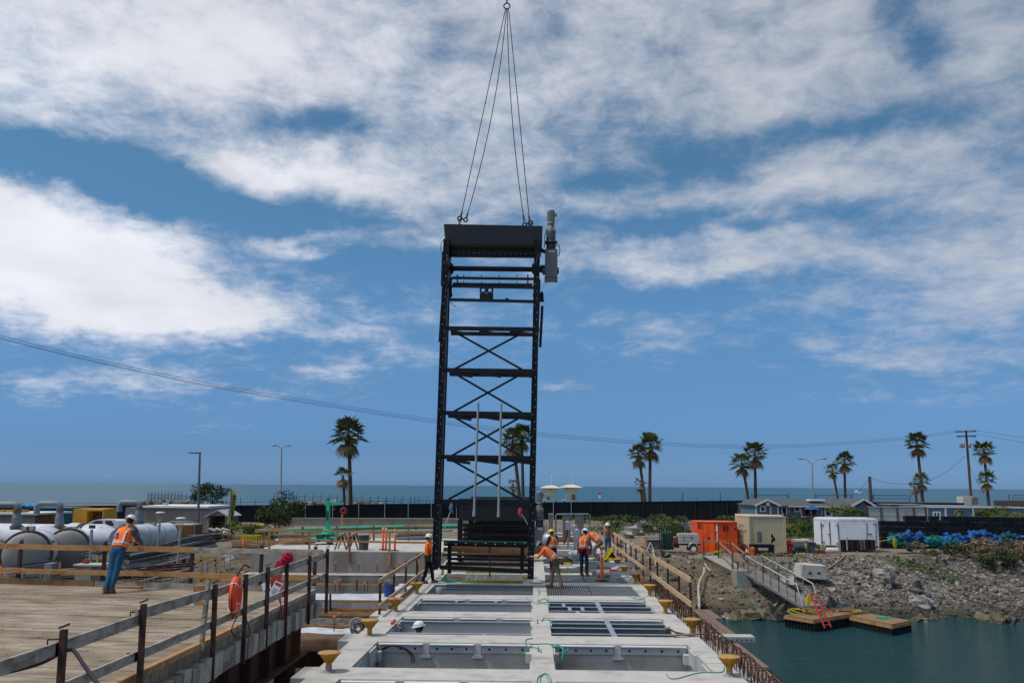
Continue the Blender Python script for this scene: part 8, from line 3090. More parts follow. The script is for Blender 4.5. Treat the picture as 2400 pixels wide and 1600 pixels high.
setp(m.build('driftwood', mat('drift pale', (.40, .34, .25), .9, var=.2)), 'short pale driftwood pole behind the deck guardrail', 'driftwood')
m = MB()
m.path(smooth([at(1738, 1355, 53.8), at(1728, 1358, 53.6), at(1734, 1372, 52.8), at(1755, 1392, 51.8), at(1770, 1420, 50.4), at(1790, 1446, 49)]), .018, 5)
setp(m.build('green_rope', TEALR), 'teal rope trailing down the rocks from the stair to the water', 'rope')
m = MB()
m.path(smooth([gpt(1972, 58.9, .05), gpt(1975, 57.8, .06), gpt(1960, 57.0, .08), gpt(1935, 56.2, .08)]), .05, 6)
setp(m.build('fire_hose', mat('hose ochre', (.30, .23, .10), .9)), 'ochre hose lying over the bank edge above the concrete block', 'hose')
# outfall frame behind the rail
simple('bank_panel', 'grey steel panel with pale timber post standing on the bank behind the deck rail', 'panel', [('panel', mat('blue grey panel', (.075, .095, .115), .6), B2(1530, 1556, 1358, 1396, 52, .1)), ('top', GALV, B2(1516, 1562, 1354, 1358, 51.9, .3)), ('post', mat('tan post', (.38, .29, .15)), B2(1557, 1565, 1362, 1400, 51.8, .3))], basep=at(1545, 1400, 52))
# plants on the right
VG = [(1560, 1215, 76, 1.9, 1.0, .6, 1100, LEAFB, 'yellow green bush above the orange container', 31), (1712, 1213, 72, 1.4, .8, .35, 600, LEAFB, 'low green bush between the containers and the fence', 32), (1968, 1198, 80, .95, .8, .72, 900, [LEAF[1], LEAFB[2], LEAFB[1]], 'small yellowish tree in front of the cottage window', 33),
 (2013, 1203, 79, 1.1, .8, .62, 900, [LEAF[1], LEAFB[1], LEAFB[2]], 'small olive tree by the grey panel wall', 34), (1862, 1232, 72, 1.7, 1.0, 1.1, 2200, [LEAF[0], DRY[1], LEAF[2]], 'large shaggy grass clump right of the tan container', 35), (1895, 1250, 69, 2.2, 1.0, .85, 2000, [LEAF[1], LEAFB[1], LEAFB[2]], 'dense green bush with yellow flowers below the cottage deck', 36),
 (2340, 1203, 73, 2.3, 1.0, .55, 1700, LEAFB, 'bright green hedge above the black crates at the right', 37), (1505, 1213, 104, 2.6, 1, .5, 500, [LEAF[0], LEAF[1], PURP], 'dark scrub with purple flowers under the dark fence', 38), (1585, 1214, 0, 0, 0, 0, 0, None, None, 0),
 (1420, 1214, 100, 4.0, 1.4, .7, 1500, [LEAF[0], LEAF[1], LEAFB[1]], 'green scrub left under the dark fence', 39), (1600, 1216, 0, 0, 0, 0, 0, None, None, 0), (1470, 1228, 92, 3.0, 1.2, .7, 1400, [LEAF[0], LEAF[1], LEAF[2]], 'dark green scrub behind the pale boulder', 40),
 (1540, 1238, 84, 2.8, 1.2, .9, 1700, [LEAF[0], LEAF[1], PURP], 'scrub with purple flowers behind the gas cylinders', 41), (1598, 1236, 80, 2.2, 1, .9, 1500, [LEAF[0], LEAF[1], LEAF[2]], 'dark scrub behind the compressor trailer', 42),
 (2150, 1283, 59.5, .8, .6, .35, 600, [DRY[0], DRY[1], DRY[2]], 'dry pinkish shrub left of the green slope plants', 43), (2240, 1290, 59.0, 1.0, .7, .5, 1200, [LEAF[0], LEAFB[0], DRY[1]], 'dark green shrub on the slope below the tarps', 44), (2285, 1283, 59.2, 1.5, .8, .65, 2200, [DRY[0], DRY[1], DRY[2]], 'large dry pink grass clump below the blue tarps', 45),
 (2325, 1300, 58.0, 1.5, .9, .7, 2400, [DRY[0], DRY[1], LEAF[1]], 'large brown grass clump right on the slope', 46), (2345, 1318, 56.8, 1.1, .8, .5, 1500, [LEAF[0], LEAFB[0], LEAF[1]], 'dark green shrub at the foot of the brown grass', 47), (2392, 1290, 58.8, 1.3, .9, .85, 2200, [DRY[0], DRY[1], DRY[2]], 'brown grass clump cut by the right edge', 48),
 (2180, 1296, 58.6, .5, .5, .3, 400, LEAF, 'small dark weed right of the dry pinkish shrub', 49), (1750, 1200, 96, .9, .6, .4, 300, LEAFB, 'small green bush beside the dark green shed', 50), (1975, 1262, 0, 0, 0, 0, 0, None, None, 0), (1830, 1302, 58.6, .9, .5, .22, 500, [LEAF[0], DRY[0], DRY[1]], 'low brown weeds below the tool chest', 51), (1790, 1300, 58.5, .8, .5, .16, 300, [DRY[0], DRY[1], LEAFB[2]], 'dry weeds in front of the tool chest', 52)]
for px, py, Y, rx, ry, rz2, n, mm, lab, sd in VG:
 if not n:
  continue
 if Y > 70 and py > 1212:
  py, rz2, n = py + 9, rz2 * 1.15, int(n * 1.5)
 bush('bush', at(px, py, Y), (rx, ry, rz2), n, .02 + .025 * rx ** .5 + .0005 * Y, mm, lab, 'bush', seed=sd, trunk=False, clumps=18)
# creeping green plants on the gravel slope (uncountable)
gc_ = MB()
rg = random.Random(51)
for cxp, cyp, Yc_, sp_, n in ((2110, 1305, 58.0, 1.0, 500), (2150, 1312, 57.4, 1.3, 800), (2185, 1316, 57.0, 1.0, 500), (2200, 1335, 56.0, .8, 350), (2245, 1332, 56.0, .8, 350), (1900, 1345, 0, 0, 0), (1830, 1310, 57.9, 1.5, 250), (1480, 1250, 84, 4, 700), (1440, 1240, 88, 4, 700), (1790, 1317, 57.6, .8, 150), (2120, 1298, 58.4, .9, 300), (1925, 1268, 66, 2.0, 600)):
 for i in range(n):
  d = ray(cxp, 1300)
  x = d.x * Yc_ / d.y + rg.gauss(0, sp_ * .6)
  y = Yc_ + rg.gauss(0, .45 if Yc_ < 60 else 2.0)
  z = GH(x, y)
  s_ = rg.uniform(.03, .07) * (1 if Yc_ < 60 else 2.2)
  gc_.cm = rg.choice((0, 1, 1, 2))
  a = Vector((rg.uniform(-1, 1), rg.uniform(-1, 1), rg.uniform(0, 1.4))).normalized() * s_
  b = Vector((rg.uniform(-1, 1), rg.uniform(-1, 1), rg.uniform(-.3, .3))).normalized() * s_ * .6
  p = Vector((x, y, z + s_ * rg.uniform(.3, 1.4)))
  gc_._add([p - a, p + b, p + a, p - b], [(0, 1, 2, 3)])
setp(gc_.build('ground_cover', [LEAF[1], LEAFB[1], LEAFB[0]]), kind='stuff')
# reddish retaining strip and clutter in the yard
for k, (px, Y, w_, lab) in enumerate(((1925, 61.5, 1.5, 'reddish board behind the propane tank'), (1600, 59.2, 1.6, 'pale broken boards under the compressor trailer'), (1560, 59.4, 1.6, 'flat grey boards in front of the gas cylinders'))):
 woodpile(gpt(px, Y, .04), 7, w_, .1, lab, seed=20 + k, sp=.7, mts=[(WOODO, WOODP, WOODG)[k], WOODB, WOODG])
# ---------------------------------------------------------------- pump pedestals and clutter at the far deck
for k, (x0, x1, yt, Y, lab) in enumerate(((1286, 1296, 1205, 56, 'narrow tan control cabinet beside the drive unit'), (1319, 1337, 1206, 57, 'middle tan control cabinet on the far deck'), (1348, 1368, 1206, 57, 'right tan control cabinet on the far deck'))):
 t = root('control_cabinet', az((x0 + x1) / 2, 1255, 0), lab, 'cabinet', 'tan control cabinets at the far deck')
 a, b = at(x0, yt, Y), at(x1, yt, Y)
 m = MB()
 m.bb(a.x, b.x, Y, Y + .5, .0, a.z)
 m.build('body', mat('cabinet tan', (.17, .15, .135), .8), t, True)
 m = MB()
 m.bb(a.x - .02, b.x + .02, Y - .02, Y + .52, a.z + .001, a.z + .05)
 m.build('lid', mat('cabinet lid', (.34, .32, .28)), t, True)
t = root('pipe_portal', az(1345, 1255, 0), 'grey pipe goal frame standing over the tan cabinets', 'frame')
m = MB()
m.path([at(1303, 1250, 56.5), at(1303, 1207, 56.5), at(1306, 1204.5, 56.5), at(1378, 1204, 56.5), at(1383, 1207, 56.5), at(1383, 1250, 56.5)], .045, 8)
m.build('frame', mat('frame teal grey', (.17, .24, .25), .5), t, True)
for k, (x, yt, yb, Y, lab) in enumerate(((1331, 1223, 1280, 47, 'grey electrical pedestal with a drooping conduit'), (1347, 1232, 1295, 45, 'grey post pedestal beside the standing worker'), (1353, 1242, 1300, 43.5, 'nearest grey pedestal right behind the standing worker'))):
 t = root('power_pedestal', (at(x, yb, Y).x, Y, 0), lab, 'pedestal', 'grey power pedestals on the deck')
 c = at(x, yt, Y)
 m = MB()
 m.box(c + Vector((0, 0, -.2)), (.26, .18, .4))
 m.ell(c, (.14, .1, .08), 10, 6)
 m.build('box', mat('pedestal grey', (.33, .36, .38), .5, .2), t, True)
 m = MB()
 m.bb(c.x - .06, c.x + .06, Y - .05, Y + .05, 0, c.z - .4)
 m.build('post', STEELP, t, True)
 if k == 0:
  m = MB()
  m.path(smooth([c + Vector((-.05, -.1, -.4)), c + Vector((-.06, -.12, -.7)), c + Vector((-.16, -.12, -1.0)), c + Vector((-.25, -.1, -1.15))]), .04, 7)
  m.build('conduit', BLACKR, t, True)
t = root('blower_unit', (at(1291, 1265, 40).x, 40, 0), 'round grey blower housing beside the worker in the yellow helmet', 'blower')
m = MB()
m.lathe([(.34, -.25), (.36, -.2), (.36, .2), (.30, .25)], at(1290, 1265, 40.3), (1, -.5, 0), 20)
m.build('housing', mat('blower grey', (.30, .33, .37), .4, .3), t, True)
m = MB()
m.bb(at(1291, 1265, 40).x - .2, at(1291, 1265, 40).x + .2, 40.2, 40.5, 0, .75)
m.build('base', GEARG, t, True)
# clutter on the right deck
bgp = az(1427, 1318, 0)
t = root('equipment_bag', bgp, 'black and yellow equipment bag on the deck by the woman in jeans', 'bag')
m = MB()
m.ell(bgp + Vector((.05, 0, .22)), (.26, .2, .26), 14, 8, amp=.5, seed=2)
m.build('body', mat('bag black', (.02, .02, .02)), t, True)
m = MB()
m.extr([bgp + Vector(v) for v in ((-.28, -.22, .12), (-.12, -.24, .16), (.12, -.24, .5), (.22, -.2, .66), (.05, -.2, .66), (-.2, -.24, .4))], (0, .12, 0))
m.ell(bgp + Vector((.05, -.1, .15)), (.2, .15, .18), 10, 6)
m.build('flap', mat('bag yellow', (.62, .42, .02), .6), t, True)
def clutter(name, px, py, fn, lab, cat, z=0.0, grp='tools and parts lying on the deck'):
 p = az(px, py, z)
 t = root(name, p, lab, cat, grp)
 fn(t)
 return t
def q1(t, mts, fn, nm='body'):
 m = MB()
 fn(m)
 m.build(nm, mts, t)
clutter('tool_bag', 1324, 1323, lambda t: (q1(t, mat('bag brown', (.06, .035, .02)), lambda m: m.ell((0, 0, .14), (.28, .2, .2), 12, 7, amp=.8, seed=4)), q1(t, mat('tool yellow', (.5, .42, .04)), lambda m: m.box((.1, -.2, .06), (.32, .14, .12)), 'case')), 'dark tool bag with a yellow case on the deck behind the leaning worker', 'tool bag')
clutter('plastic_sheet', 1318, 1330, lambda t: q1(t, SHEETW, lambda m: m.ell((0, 0, .01), (.7, .3, .035), 18, 6, amp=.5, seed=8), 'sheet'), 'white plastic sheet spread under the dark tool bag', 'sheet')
clutter('power_tool', 1322, 1342, lambda t: (q1(t, mat('tool mix', (.25, .2, .05)), lambda m: (m.box((0, 0, .06), (.22, .12, .1)), m.box((.15, .05, .12), (.06, .06, .2)), m.box((-.2, 0, .03), (.3, .16, .04)))), q1(t, BLACKR, lambda m: m.path([(.2, 0, .03), (.35, -.1, .03), (.45, .1, .03), (.6, 0, .03)], .02, 5), 'cord')), 'drill and small tools on the near right grating', 'power tool')
clutter('pipe_section', 1398, 1352, lambda t: q1(t, mat('pipe tan', (.34, .30, .25), .6), lambda m: m.lathe([(.14, 0), (.14, .5)], (0, 0, .14), (1, 0, 0), 16)), 'tan pipe section lying left of the lone deck delineator', 'pipe')
clutter('red_cylinder', 1417, 1346, lambda t: q1(t, REDP, lambda m: m.lathe([(.03, 0), (.06, .05), (.06, .45), (.02, .5)], (0, 0, .16), (1, 0, 0), 12)), 'small red cylinder lying right of the lone deck delineator', 'cylinder')
clutter('grey_case', 1387, 1330, lambda t: q1(t, mat('case grey', (.2, .22, .24)), lambda m: m.box((0, 0, .14), (.45, .3, .28))), 'grey machine part between the kneeling worker and the delineator', 'machine part')
clutter('white_bag', 1352, 1312, lambda t: q1(t, SHEETW, lambda m: m.ell((0, 0, .2), (.34, .26, .28), 12, 8, amp=.8, seed=11)), 'white plastic bag on the deck left of the standing worker', 'bag')
clutter('green_hose', 1402, 1322, lambda t: q1(t, GREENR, lambda m: (m.torus((0, 0, .06), (0, 0, 1), .2, .03, 16, 5), m.torus((.03, .02, .12), (0, .1, 1), .17, .03, 16, 5))), 'coil of green hose beside the kneeling worker', 'hose')
clutter('loose_plank', 1323, 1361, lambda t: q1(t, mat('pink pale board', (.42, .34, .27)), lambda m: m.box((0, 0, .02), (.62, .14, .04))), 'short pale board on the near right grating', 'board')
clutter('steel_curb', 1422, 1345, lambda t: (q1(t, GALV, lambda m: (m.box((.35, .2, .08), (1.9, .05, .14)), m.box((.35, -.35, .08), (1.9, .05, .14))), 'rail'), q1(t, GALVD, lambda m: m.box((.35, -.08, .06), (1.8, .5, .05)), 'plate')), 'grey steel cover frame beside the lone deck delineator', 'steel frame')
clutter('steel_curb', 1408, 1328, lambda t: (q1(t, GALV, lambda m: (m.box((.5, .2, .1), (1.9, .05, .16)), m.box((.5, -.35, .1), (1.9, .05, .16))), 'rail'), q1(t, GALVD, lambda m: m.box((.5, -.08, .08), (1.8, .5, .05)), 'plate')), 'second grey steel cover frame behind the first one', 'steel frame')
for px, py, lab in ((1448, 1338, 'white bracket parts heap at the deck edge, nearer one'), (1442, 1322, 'white bracket parts heap at the deck edge, farther one')):
 clutter('bracket_heap', px, py, lambda t: q1(t, WHITE, lambda m: [m.box((.12 * (k % 3) - .1, .1 * (k % 2), .05 + .06 * (k // 2)), (.3, .1, .05), rz=k) for k in range(6)]), lab, 'brackets')
clutter('machine_plinth', 1300, 1300, lambda t: q1(t, CONC, lambda m: m.box((.2, 0, .12), (1.3, .7, .24))), 'low concrete plinth behind the worker in the yellow helmet', 'plinth')
clutter('machine_plinth', 1312, 1287, lambda t: q1(t, CONC, lambda m: m.box((.3, 0, .12), (1.5, .6, .24))), 'second low concrete plinth farther back', 'plinth')
clutter('red_beam', 1330, 1270, lambda t: q1(t, mat('beam red', (.40, .05, .02)), lambda m: m.box((0, 0, .12), (1.3, .12, .16))), 'red beam lying across the far deck between pedestals and drive', 'beam')
for px, py, lab in ((1600, 1510, ''),):
 pass
p = az(1590, 1486, 0)
m = MB()
for k in range(8):
 m.path([p + Vector((-.35 + .02 * k, -.1 + .02 * k, .03)), p + Vector((-.25 + .05 * math.sin(k), .1, .12)), p + Vector((-.05, -.12 + .04 * k, .04)), p + Vector((.35, -.3, .02))], .008, 4)
setp(m.build('rusty_wire', RUST), 'small heap of rusty wire on the deck beside the second right bollard', 'wire')
m = MB()
m.bar(az(1578, 1488, .05), az(1660, 1484, .05), .08, .03)
setp(m.build('rusty_flat_bar', mat('pink rusty bar', (.30, .17, .13), .8)), 'pinkish flat bar lying across the foot of the second right bollard', 'bar')
m = MB()
m.bar(az(918, 1461, .02), az(925, 1452, .02), .06, .04)
setp(m.build('red_marker', REDP), 'red marker bar on the left deck beam between the second and third bollards', 'marker')
# ---------------------------------------------------------------- people
SKIN = mat('skin', (.42, .22, .14), .6, var=.08)
SKIN2 = mat('tan skin', (.22, .10, .06), .6, var=.08)
VESTM = mat('hi vis orange', (.98, .17, .015), .7, var=.12, sc_=6)
SILV = mat('reflective tape', (.52, .50, .50), .5)
JEAN = mat('blue jeans', (.015, .085, .17), .9, var=.3, sc_=9)
NAVYJ = mat('dark jeans', (.014, .018, .03), .9, var=.3, sc_=9)
BOOT = mat('tan boot', (.19, .12, .065), .85, var=.2)
GREYS = mat('grey shirt', (.10, .105, .125), .9, var=.2, sc_=8)
HAIR = mat('dark hair', (.02, .013, .01), .8, var=.3)
HATW = mat('white hard hat', (.66, .66, .66), .35, spec=.5)
HATY = mat('yellow hard hat', (.65, .52, .03), .4, spec=.5)
base_pose = dict(pel=(0, 0, .95), wai=(0, 0, 1.08), che=(0, .01, 1.30), nec=(0, 0, 1.47), hea=(0, .03, 1.63), shR=(.19, 0, 1.42), shL=(-.19, 0, 1.42), elR=(.25, -.03, 1.14), elL=(-.25, -.03, 1.14), wrR=(.25, .06, .90), wrL=(-.25, .06, .90),
 hiR=(.09, 0, .92), hiL=(-.09, 0, .92), knR=(.10, .02, .50), knL=(-.10, .02, .50), anR=(.11, -.02, .09), anL=(-.11, -.02, .09))
def cap(m, p, q, r0, r1):
 m.path([p, q], r0, 10, rs=[r0, r1])
 m.ell(p, r0, 10, 6)
 m.ell(q, r1, 10, 6)
def remesh(o, v):
 md = o.modifiers.new('remesh', 'REMESH')
 md.mode = 'VOXEL'
 md.voxel_size = v
 md.use_smooth_shade = True
 sm2 = o.modifiers.new('smooth', 'SMOOTH')
 sm2.factor = .5
 sm2.iterations = 3
def loft(m, rings, side, n=20):
 vs, fs = [], []
 for i, (c, rx, ry) in enumerate(rings):
  a = rings[max(0, i - 1)][0]
  b = rings[min(len(rings) - 1, i + 1)][0]
  d = (Vector(b) - Vector(a)).normalized()
  s_ = (side - d * side.dot(d)).normalized()
  f_ = d.cross(s_)
  for k in range(n):
   t_ = 2 * PI * k / n
   vs.append(Vector(c) + s_ * rx * math.cos(t_) + f_ * ry * math.sin(t_))
 for i in range(len(rings) - 1):
  for k in range(n):
   l = (k + 1) % n
   fs.append((i * n + k, i * n + l, (i + 1) * n + l, (i + 1) * n + k))
 m._add(vs, fs, True)
 m._add(vs[:n], [tuple(range(n))[::-1]])
 m._add(vs[-n:], [tuple(range(n))])
def person(loc, rz, label, pose=None, vest=VESTM, shirt=GREYS, trousers=JEAN, hat=HATW, sleeve=1.0, skin=SKIN, boots=BOOT, longhair=False, hatfwd=None, s=1.0, belt=None, mark=False, detail=True):
 J = {k: Vector(v) for k, v in {**base_pose, **(pose or {})}.items()}
 t = root('person', loc, label, 'person', None, rz)
 t.scale = (s, s, s)
 side = (J['shR'] - J['shL']).normalized()
 hd = (J['hea'] - J['nec']).normalized()
 fwd = Vector(hatfwd).normalized() if hatfwd else Vector((0, 1, 0))
 fwd = (fwd - hd * fwd.dot(hd)).normalized()
 m = MB()
 m.ell(J['hea'], (.075, .093, .115), 16, 10, Matrix((fwd.cross(hd), fwd, hd)).transposed())
 m.ell(J['hea'] + fwd * .095 - hd * .02, (.014, .02, .022), 8, 6)
 m.ell(J['hea'] + fwd * .05 - hd * .085, (.045, .04, .035), 8, 6)
 for q in (-1, 1):
  m.ell(J['hea'] + fwd.cross(hd) * .077 * q - hd * .01, (.014, .022, .034), 6, 5)
 cap(m, J['nec'], J['hea'] - hd * .05, .058, .055)
 loft(m, [(J['pel'] - Vector((0, 0, .04)), .14, .10), (J['wai'], .135, .095), (J['che'], .16, .11), (J['nec'] - hd * .04, .10, .07)], side)
 for q in 'RL':
  cap(m, J['sh' + q], J['el' + q], .052, .040)
  cap(m, J['el' + q], J['wr' + q], .040, .028)
  cap(m, J['hi' + q], J['kn' + q], .08, .055)
  cap(m, J['kn' + q], J['an' + q], .055, .04)
  hdv = (J['wr' + q] - J['el' + q]).normalized()
  a, b = frame(hdv)
  hp = J['wr' + q] + hdv * .055
  m.ell(hp, (.036, .036, .05), 10, 6)
  if detail:
   for k in range(4):
    o = a * (-.03 + .02 * k)
    L_ = (.07, .08, .075, .058)[k]
    m.path([hp + o + hdv * .03, hp + o + hdv * (.03 + L_ * .5) - b * .008, hp + o + hdv * (.03 + L_ * .85) - b * .035], .010, 6)
   m.path([hp - a * .03, hp - a * .055 + hdv * .025, hp - a * .05 + hdv * .055], .011, 6)
 remesh(m.build('body', skin, t), .011)
 m = MB()
 for q in (-1, 1):
  m.ell(J['hea'] + fwd * .084 + fwd.cross(hd) * .03 * q + hd * .012, .010, 6, 5)
 m.build('eyes', HAIR, t)
 m = MB()
 if shirt:
  loft(m, [(J['pel'] + (J['wai'] - J['pel']) * .1, .165, .122), (J['wai'], .158, .118), (J['che'], .188, .132), (J['che'].lerp(J['nec'], .6), .16, .11), (J['nec'], .065, .065)], side)
  for q in 'RL':
   cap(m, J['sh' + q], J['el' + q], .070, .052)
   if sleeve > .6:
    cap(m, J['el' + q], J['el' + q].lerp(J['wr' + q], .93), .052, .036)
  remesh(m.build('shirt', shirt, t), .016)
 m = MB()
 loft(m, [(J['pel'] + Vector((0, 0, .10)), .155, .118), (J['pel'], .172, .128), (J['pel'] - Vector((0, 0, .07)), .165, .12)], side)
 for q in 'RL':
  cap(m, J['hi' + q], J['kn' + q], .098, .074)
  cap(m, J['kn' + q], J['an' + q] + Vector((0, 0, .02)), .074, .066)
 remesh(m.build('trousers', trousers, t), .016)
 for q in 'RL':
  m = MB()
  a = J['an' + q]
  kd = (a - J['kn' + q])
  fy = Vector((0, 1, 0))
  m.lathe([(.058, -.05), (.062, .05)], a, n=12)
  m.ell(a + fy * .07 - Vector((0, 0, .035)), (.05, .145, .05), 12, 7)
  m.box(a + fy * .06 - Vector((0, 0, .078)), (.09, .27, .022))
  m.build('boot', boots, t)
 if vest:
  m = MB()
  rings = [(J['wai'].lerp(J['pel'], .45), .20, .15), (J['wai'], .185, .142), (J['che'], .208, .15), (J['che'].lerp(J['nec'], .55), .185, .135), (J['che'].lerp(J['nec'], .92), .10, .085)]
  loft(m, rings, side)
  v = m.build('vest', vest, t)
  remesh(v, .016)
  m = MB()
  for c, rx, ry in ((J['wai'].lerp(J['che'], .12), .197, .152),):
   d = (J['che'] - J['wai']).normalized() * .028
   loft(m, [(c - d, rx, ry), (c + d, rx + .002, ry + .002)], side)
  fv = side.cross((J['che'] - J['pel']).normalized())
  for q in (-1, 1):
   for fb_ in (-1, 1):
    p0 = J['wai'] + side * q * .095 - fv * fb_ * .140
    p1 = J['che'] + side * q * .105 - fv * fb_ * .142
    p2 = J['che'].lerp(J['nec'], .7) + side * q * .105 - fv * fb_ * .085
    m.bar(p0, p1, .04, .010, fv)
    m.bar(p1, p2, .04, .010, fv)
  m.build('reflective_tape', SILV, v)
  if mark:
   m = MB()
   c = J['che'] + fv * 0 + Vector((-.07, -.163, .02))
   up_ = (J['nec'] - J['wai']).normalized()
   m.extr([c - side * .06, c + side * .05, c + side * .03 + up_ * .02, c + up_ * .10], Vector((0, -.004, 0)))
   for k in range(2):
    m.box(c - up_ * (.04 + .035 * k), (.11, .006, .018))
   m.build('back_logo', mat('logo navy', (.06, .03, .08)), v)
 if hat:
  Mh = Matrix((fwd.cross(hd), fwd, hd)).transposed()
  m = MB()
  c = J['hea'] + hd * .035
  vs, fs = [], []
  n = 20
  prof = [(1.02, 0), (1.0, .04), (.90, .075), (.68, .105), (.35, .125), (.01, .13)]
  for r_, h_ in prof:
   for k in range(n):
    a = 2 * PI * k / n
    vs.append(c + Mh @ Vector((math.cos(a) * .118 * r_, math.sin(a) * .138 * r_, h_)))
  for i in range(len(prof) - 1):
   for k in range(n):
    fs.append((i * n + k, i * n + (k + 1) % n, (i + 1) * n + (k + 1) % n, (i + 1) * n + k))
  m._add(vs, fs, True)
  m._add(vs[:n], [tuple(range(n))[::-1]])
  h_ = m.build('hard_hat', hat, t)
  m = MB()
  vs = [c + Mh @ Vector((math.cos(2 * PI * k / n) * .150, math.sin(2 * PI * k / n) * .175 + .01, -.004 + zz)) for zz in (0, .008) for k in range(n)]
  m._add(vs, [tuple(range(n))[::-1], tuple(range(n, 2 * n))] + [(k, (k + 1) % n, n + (k + 1) % n, n + k) for k in range(n)], False)
  m.build('brim', hat, h_)
 m = MB()
 if longhair:
  for k in range(9):
   a = PI * (1.0 + k / 8)
   o = Matrix((fwd.cross(hd), fwd, hd)).transposed() @ Vector((math.cos(a) * .085, math.sin(a) * .08, 0))
   m.path([J['hea'] + o + hd * .03, J['hea'] + o * 1.2 - hd * .12, J['hea'] + o * 1.35 - hd * .3], .03, 6)
 else:
  m.ell(J['hea'] - fwd * .018 + hd * .005, (.080, .088, .10), 12, 8, Matrix((fwd.cross(hd), fwd, hd)).transposed())
 m.build('hair', HAIR, t)
 if belt:
  m = MB()
  loft(m, [(J['pel'] + Vector((0, 0, .04)), .185, .145), (J['pel'] + Vector((0, 0, .09)), .183, .143)], side)
  for q in (-1, 1):
   m.box(J['pel'] + side * q * .2 + Vector((0, -.02, -.04)), (.09, .16, .22))
  m.build('tool_belt', belt, t)
 return t
person(Vector((az(257, 1390, .9).x, az(257, 1390, .9).y, .9)), R(0), 'man in blue jeans and orange vest leaning on the far platform rail', dict(
 pel=(.01, .22, .93), wai=(.01, .30, 1.05), che=(.0, .44, 1.28), nec=(.02, .57, 1.45), hea=(.04, .66, 1.60), shR=(.20, .48, 1.38), shL=(-.17, .48, 1.39), elR=(.32, .72, 1.10), elL=(-.22, .76, 1.12), wrR=(.16, .98, 1.08), wrL=(-.04, 1.00, 1.10),
 hiR=(.09, .20, .90), hiL=(-.07, .20, .90), knR=(.06, .14, .50), knL=(-.06, .12, .50), anR=(.02, 0, .09), anL=(-.07, -.08, .09)), mark=True, s=1.02)
BLK = mat('black trousers', (.012, .012, .014), .9, var=.3)
OSH = mat('orange shirt', (.90, .16, .015), .8, var=.15, sc_=6)
person((az(1001, 1366, 0).x, az(999, 1366, 0).y, 0), R(-80), 'worker in orange long sleeves and black trousers steadying the left post of the frame', dict(
 elR=(.24, .16, 1.20), elL=(-.22, .20, 1.22), wrR=(.14, .36, 1.30), wrL=(-.12, .38, 1.34), anR=(.12, -.16, .09), anL=(-.14, .22, .09), knR=(.11, -.04, .5), knL=(-.12, .16, .5)), vest=None, shirt=OSH, trousers=BLK, belt=mat('belt dark', (.05, .04, .03)), s=.97)
KH = mat('khaki trousers', (.20, .145, .095), .9, var=.25, sc_=8)
OT = mat('faded orange shirt', (.92, .17, .03), .8, var=.15, sc_=6)
LP = dict(pel=(0, -.08, .88), wai=(0, .02, .99), che=(0, .22, 1.16), nec=(0, .38, 1.29), hea=(0, .50, 1.38), shR=(.18, .32, 1.24), shL=(-.18, .32, 1.24), elR=(.22, .56, 1.14), elL=(-.2, .52, 1.0), wrR=(.15, .80, 1.16), wrL=(-.14, .78, 1.02),
 hiR=(.09, -.08, .86), hiL=(-.09, -.08, .86), knR=(.13, .06, .48), knL=(-.12, -.16, .47), anR=(.15, .10, .09), anL=(-.14, -.26, .09))
person((az(1290, 1377, 0).x + .12, az(1290, 1377, 0).y, 0), R(84), 'man in khaki trousers bending forward to push the right post of the hanging frame', LP, vest=OT, shirt=OT, sleeve=.4, trousers=KH, hat=mat('worn camo hat', (.42, .41, .37), .5, c2=(.2, .2, .17), s2=14), hatfwd=(0, 1, -.5), belt=mat('belt green', (.03, .045, .03)), s=1.03)
NV = mat('navy shirt', (.015, .018, .03), .9)
person((az(1297, 1345, 0).x, 35.6, 0), R(40), 'worker in a yellow helmet and navy sleeves behind the leaning man', dict(hea=(.0, .1, 1.60), nec=(0, .04, 1.45), elR=(.28, .05, 1.16), wrR=(.34, .22, 1.02), elL=(-.25, .1, 1.15), wrL=(-.1, .3, 1.1)), shirt=NV, trousers=NAVYJ, hat=HATY, hatfwd=(0, 1, -.4), s=.98)
person((az(1369, 1348, 0).x, az(1369, 1348, 0).y, 0), R(-25), 'worker in dark jeans and grey sleeves standing on the grating with his head bowed', dict(hea=(.02, .12, 1.60), nec=(.01, .05, 1.46), elR=(.26, .06, 1.15), wrR=(.22, .2, .93), wrL=(-.2, .18, .95)), shirt=mat('mid grey shirt', (.19, .185, .18), .9, var=.15), trousers=NAVYJ, hat=HATW, hatfwd=(0, 1, -.6), belt=mat('red belt', (.25, .02, .02)), s=1.03)
BP2 = dict(pel=(0, -.25, .72), wai=(0, -.14, .84), che=(0, .08, 1.0), nec=(0, .26, 1.08), hea=(0, .38, 1.14), shR=(.18, .18, 1.06), shL=(-.18, .18, 1.06), elR=(.24, .30, .82), elL=(-.24, .30, .82), wrR=(.15, .46, .62), wrL=(-.15, .46, .62),
 hiR=(.09, -.25, .70), hiL=(-.09, -.25, .70), knR=(.14, .10, .44), knL=(-.12, .02, .42), anR=(.14, -.1, .09), anL=(-.12, -.22, .09))
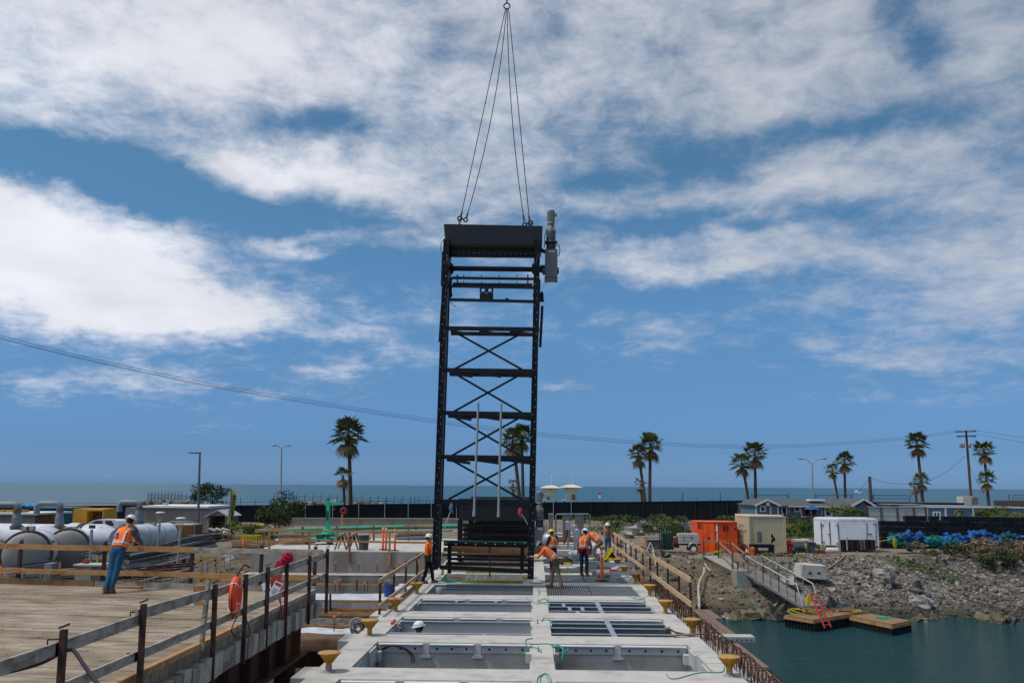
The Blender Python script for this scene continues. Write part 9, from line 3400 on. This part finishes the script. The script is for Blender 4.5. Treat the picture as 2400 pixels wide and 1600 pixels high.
person((az(1393, 1313, 0).x, az(1393, 1313, 0).y, 0), R(70), 'worker in mauve trousers crouching over, head down beside the man in dark jeans', BP2, shirt=OT, trousers=mat('mauve trousers', (.17, .15, .18), .9, var=.2), hat=HATW, hatfwd=(0, 1, -.8), s=1.14)
person((az(1425, 1303, 0).x, az(1425, 1303, 0).y, 0), R(176), 'woman with long dark hair and blue jeans facing the camera by the guardrail', dict(elR=(.30, .0, 1.16), wrR=(.36, .12, 1.30), wrL=(-.22, .12, .93), anR=(.13, .04, .09), anL=(-.1, -.1, .09)), vest=None, shirt=GREYS, trousers=mat('bright jeans', (.02, .12, .20), .9, var=.2), longhair=True, s=.93)
wv = [o for o in bpy.data.objects if o.name.startswith('person')]
m = MB()      # her open vest: two orange side panels
for q in (-1, 1):
 m.path([(.15 * q, .0, 1.02), (.165 * q, .03, 1.2), (.15 * q, .03, 1.36), (.10 * q, .0, 1.47)], .06, 8, rs=[.065, .06, .065, .04])
vo = m.build('vest', VESTM, [o for o in bpy.data.objects if o.get('label', '').startswith('woman')][0])
pw = at(985, 1478, 22.2)
person((pw.x, 22.2, -1.72), R(95), 'worker in a white helmet standing down inside the second left opening', dict(elL=(-.3, .2, 1.38), wrL=(-.28, .42, 1.60)), vest=None, shirt=mat('blue shirt', (.02, .06, .14), .9), trousers=NAVYJ, skin=SKIN2, s=1.02)
m = MB()
m.bb(SX0 + .04, CX0 - .04, 21.85, 22.5, -1.80, -1.725)
setp(m.build('standing_board', WOODG), 'board inside the second left opening carrying the worker in the white helmet', 'board')
g9 = gpt(650, 59.5)
person(g9, R(15), 'distant worker in orange vest and white helmet behind the pad railing', dict(), shirt=GREYS, trousers=NAVYJ, s=.98, detail=False)
for px, Y, hh_, lab in ((527, 69, HATW, 'distant worker in a white helmet behind the timber pile by the shed'), (534.5, 68, HATY, 'distant worker in a yellow helmet beside the banner poles')):
 g9 = gpt(px, Y)
 g9.z = at(px, 1243, Y).z - 1.78
 person(g9, R(170), lab, dict(), shirt=GREYS, trousers=NAVYJ, hat=hh_, vest=VESTM if hh_ is HATY else None, detail=False)
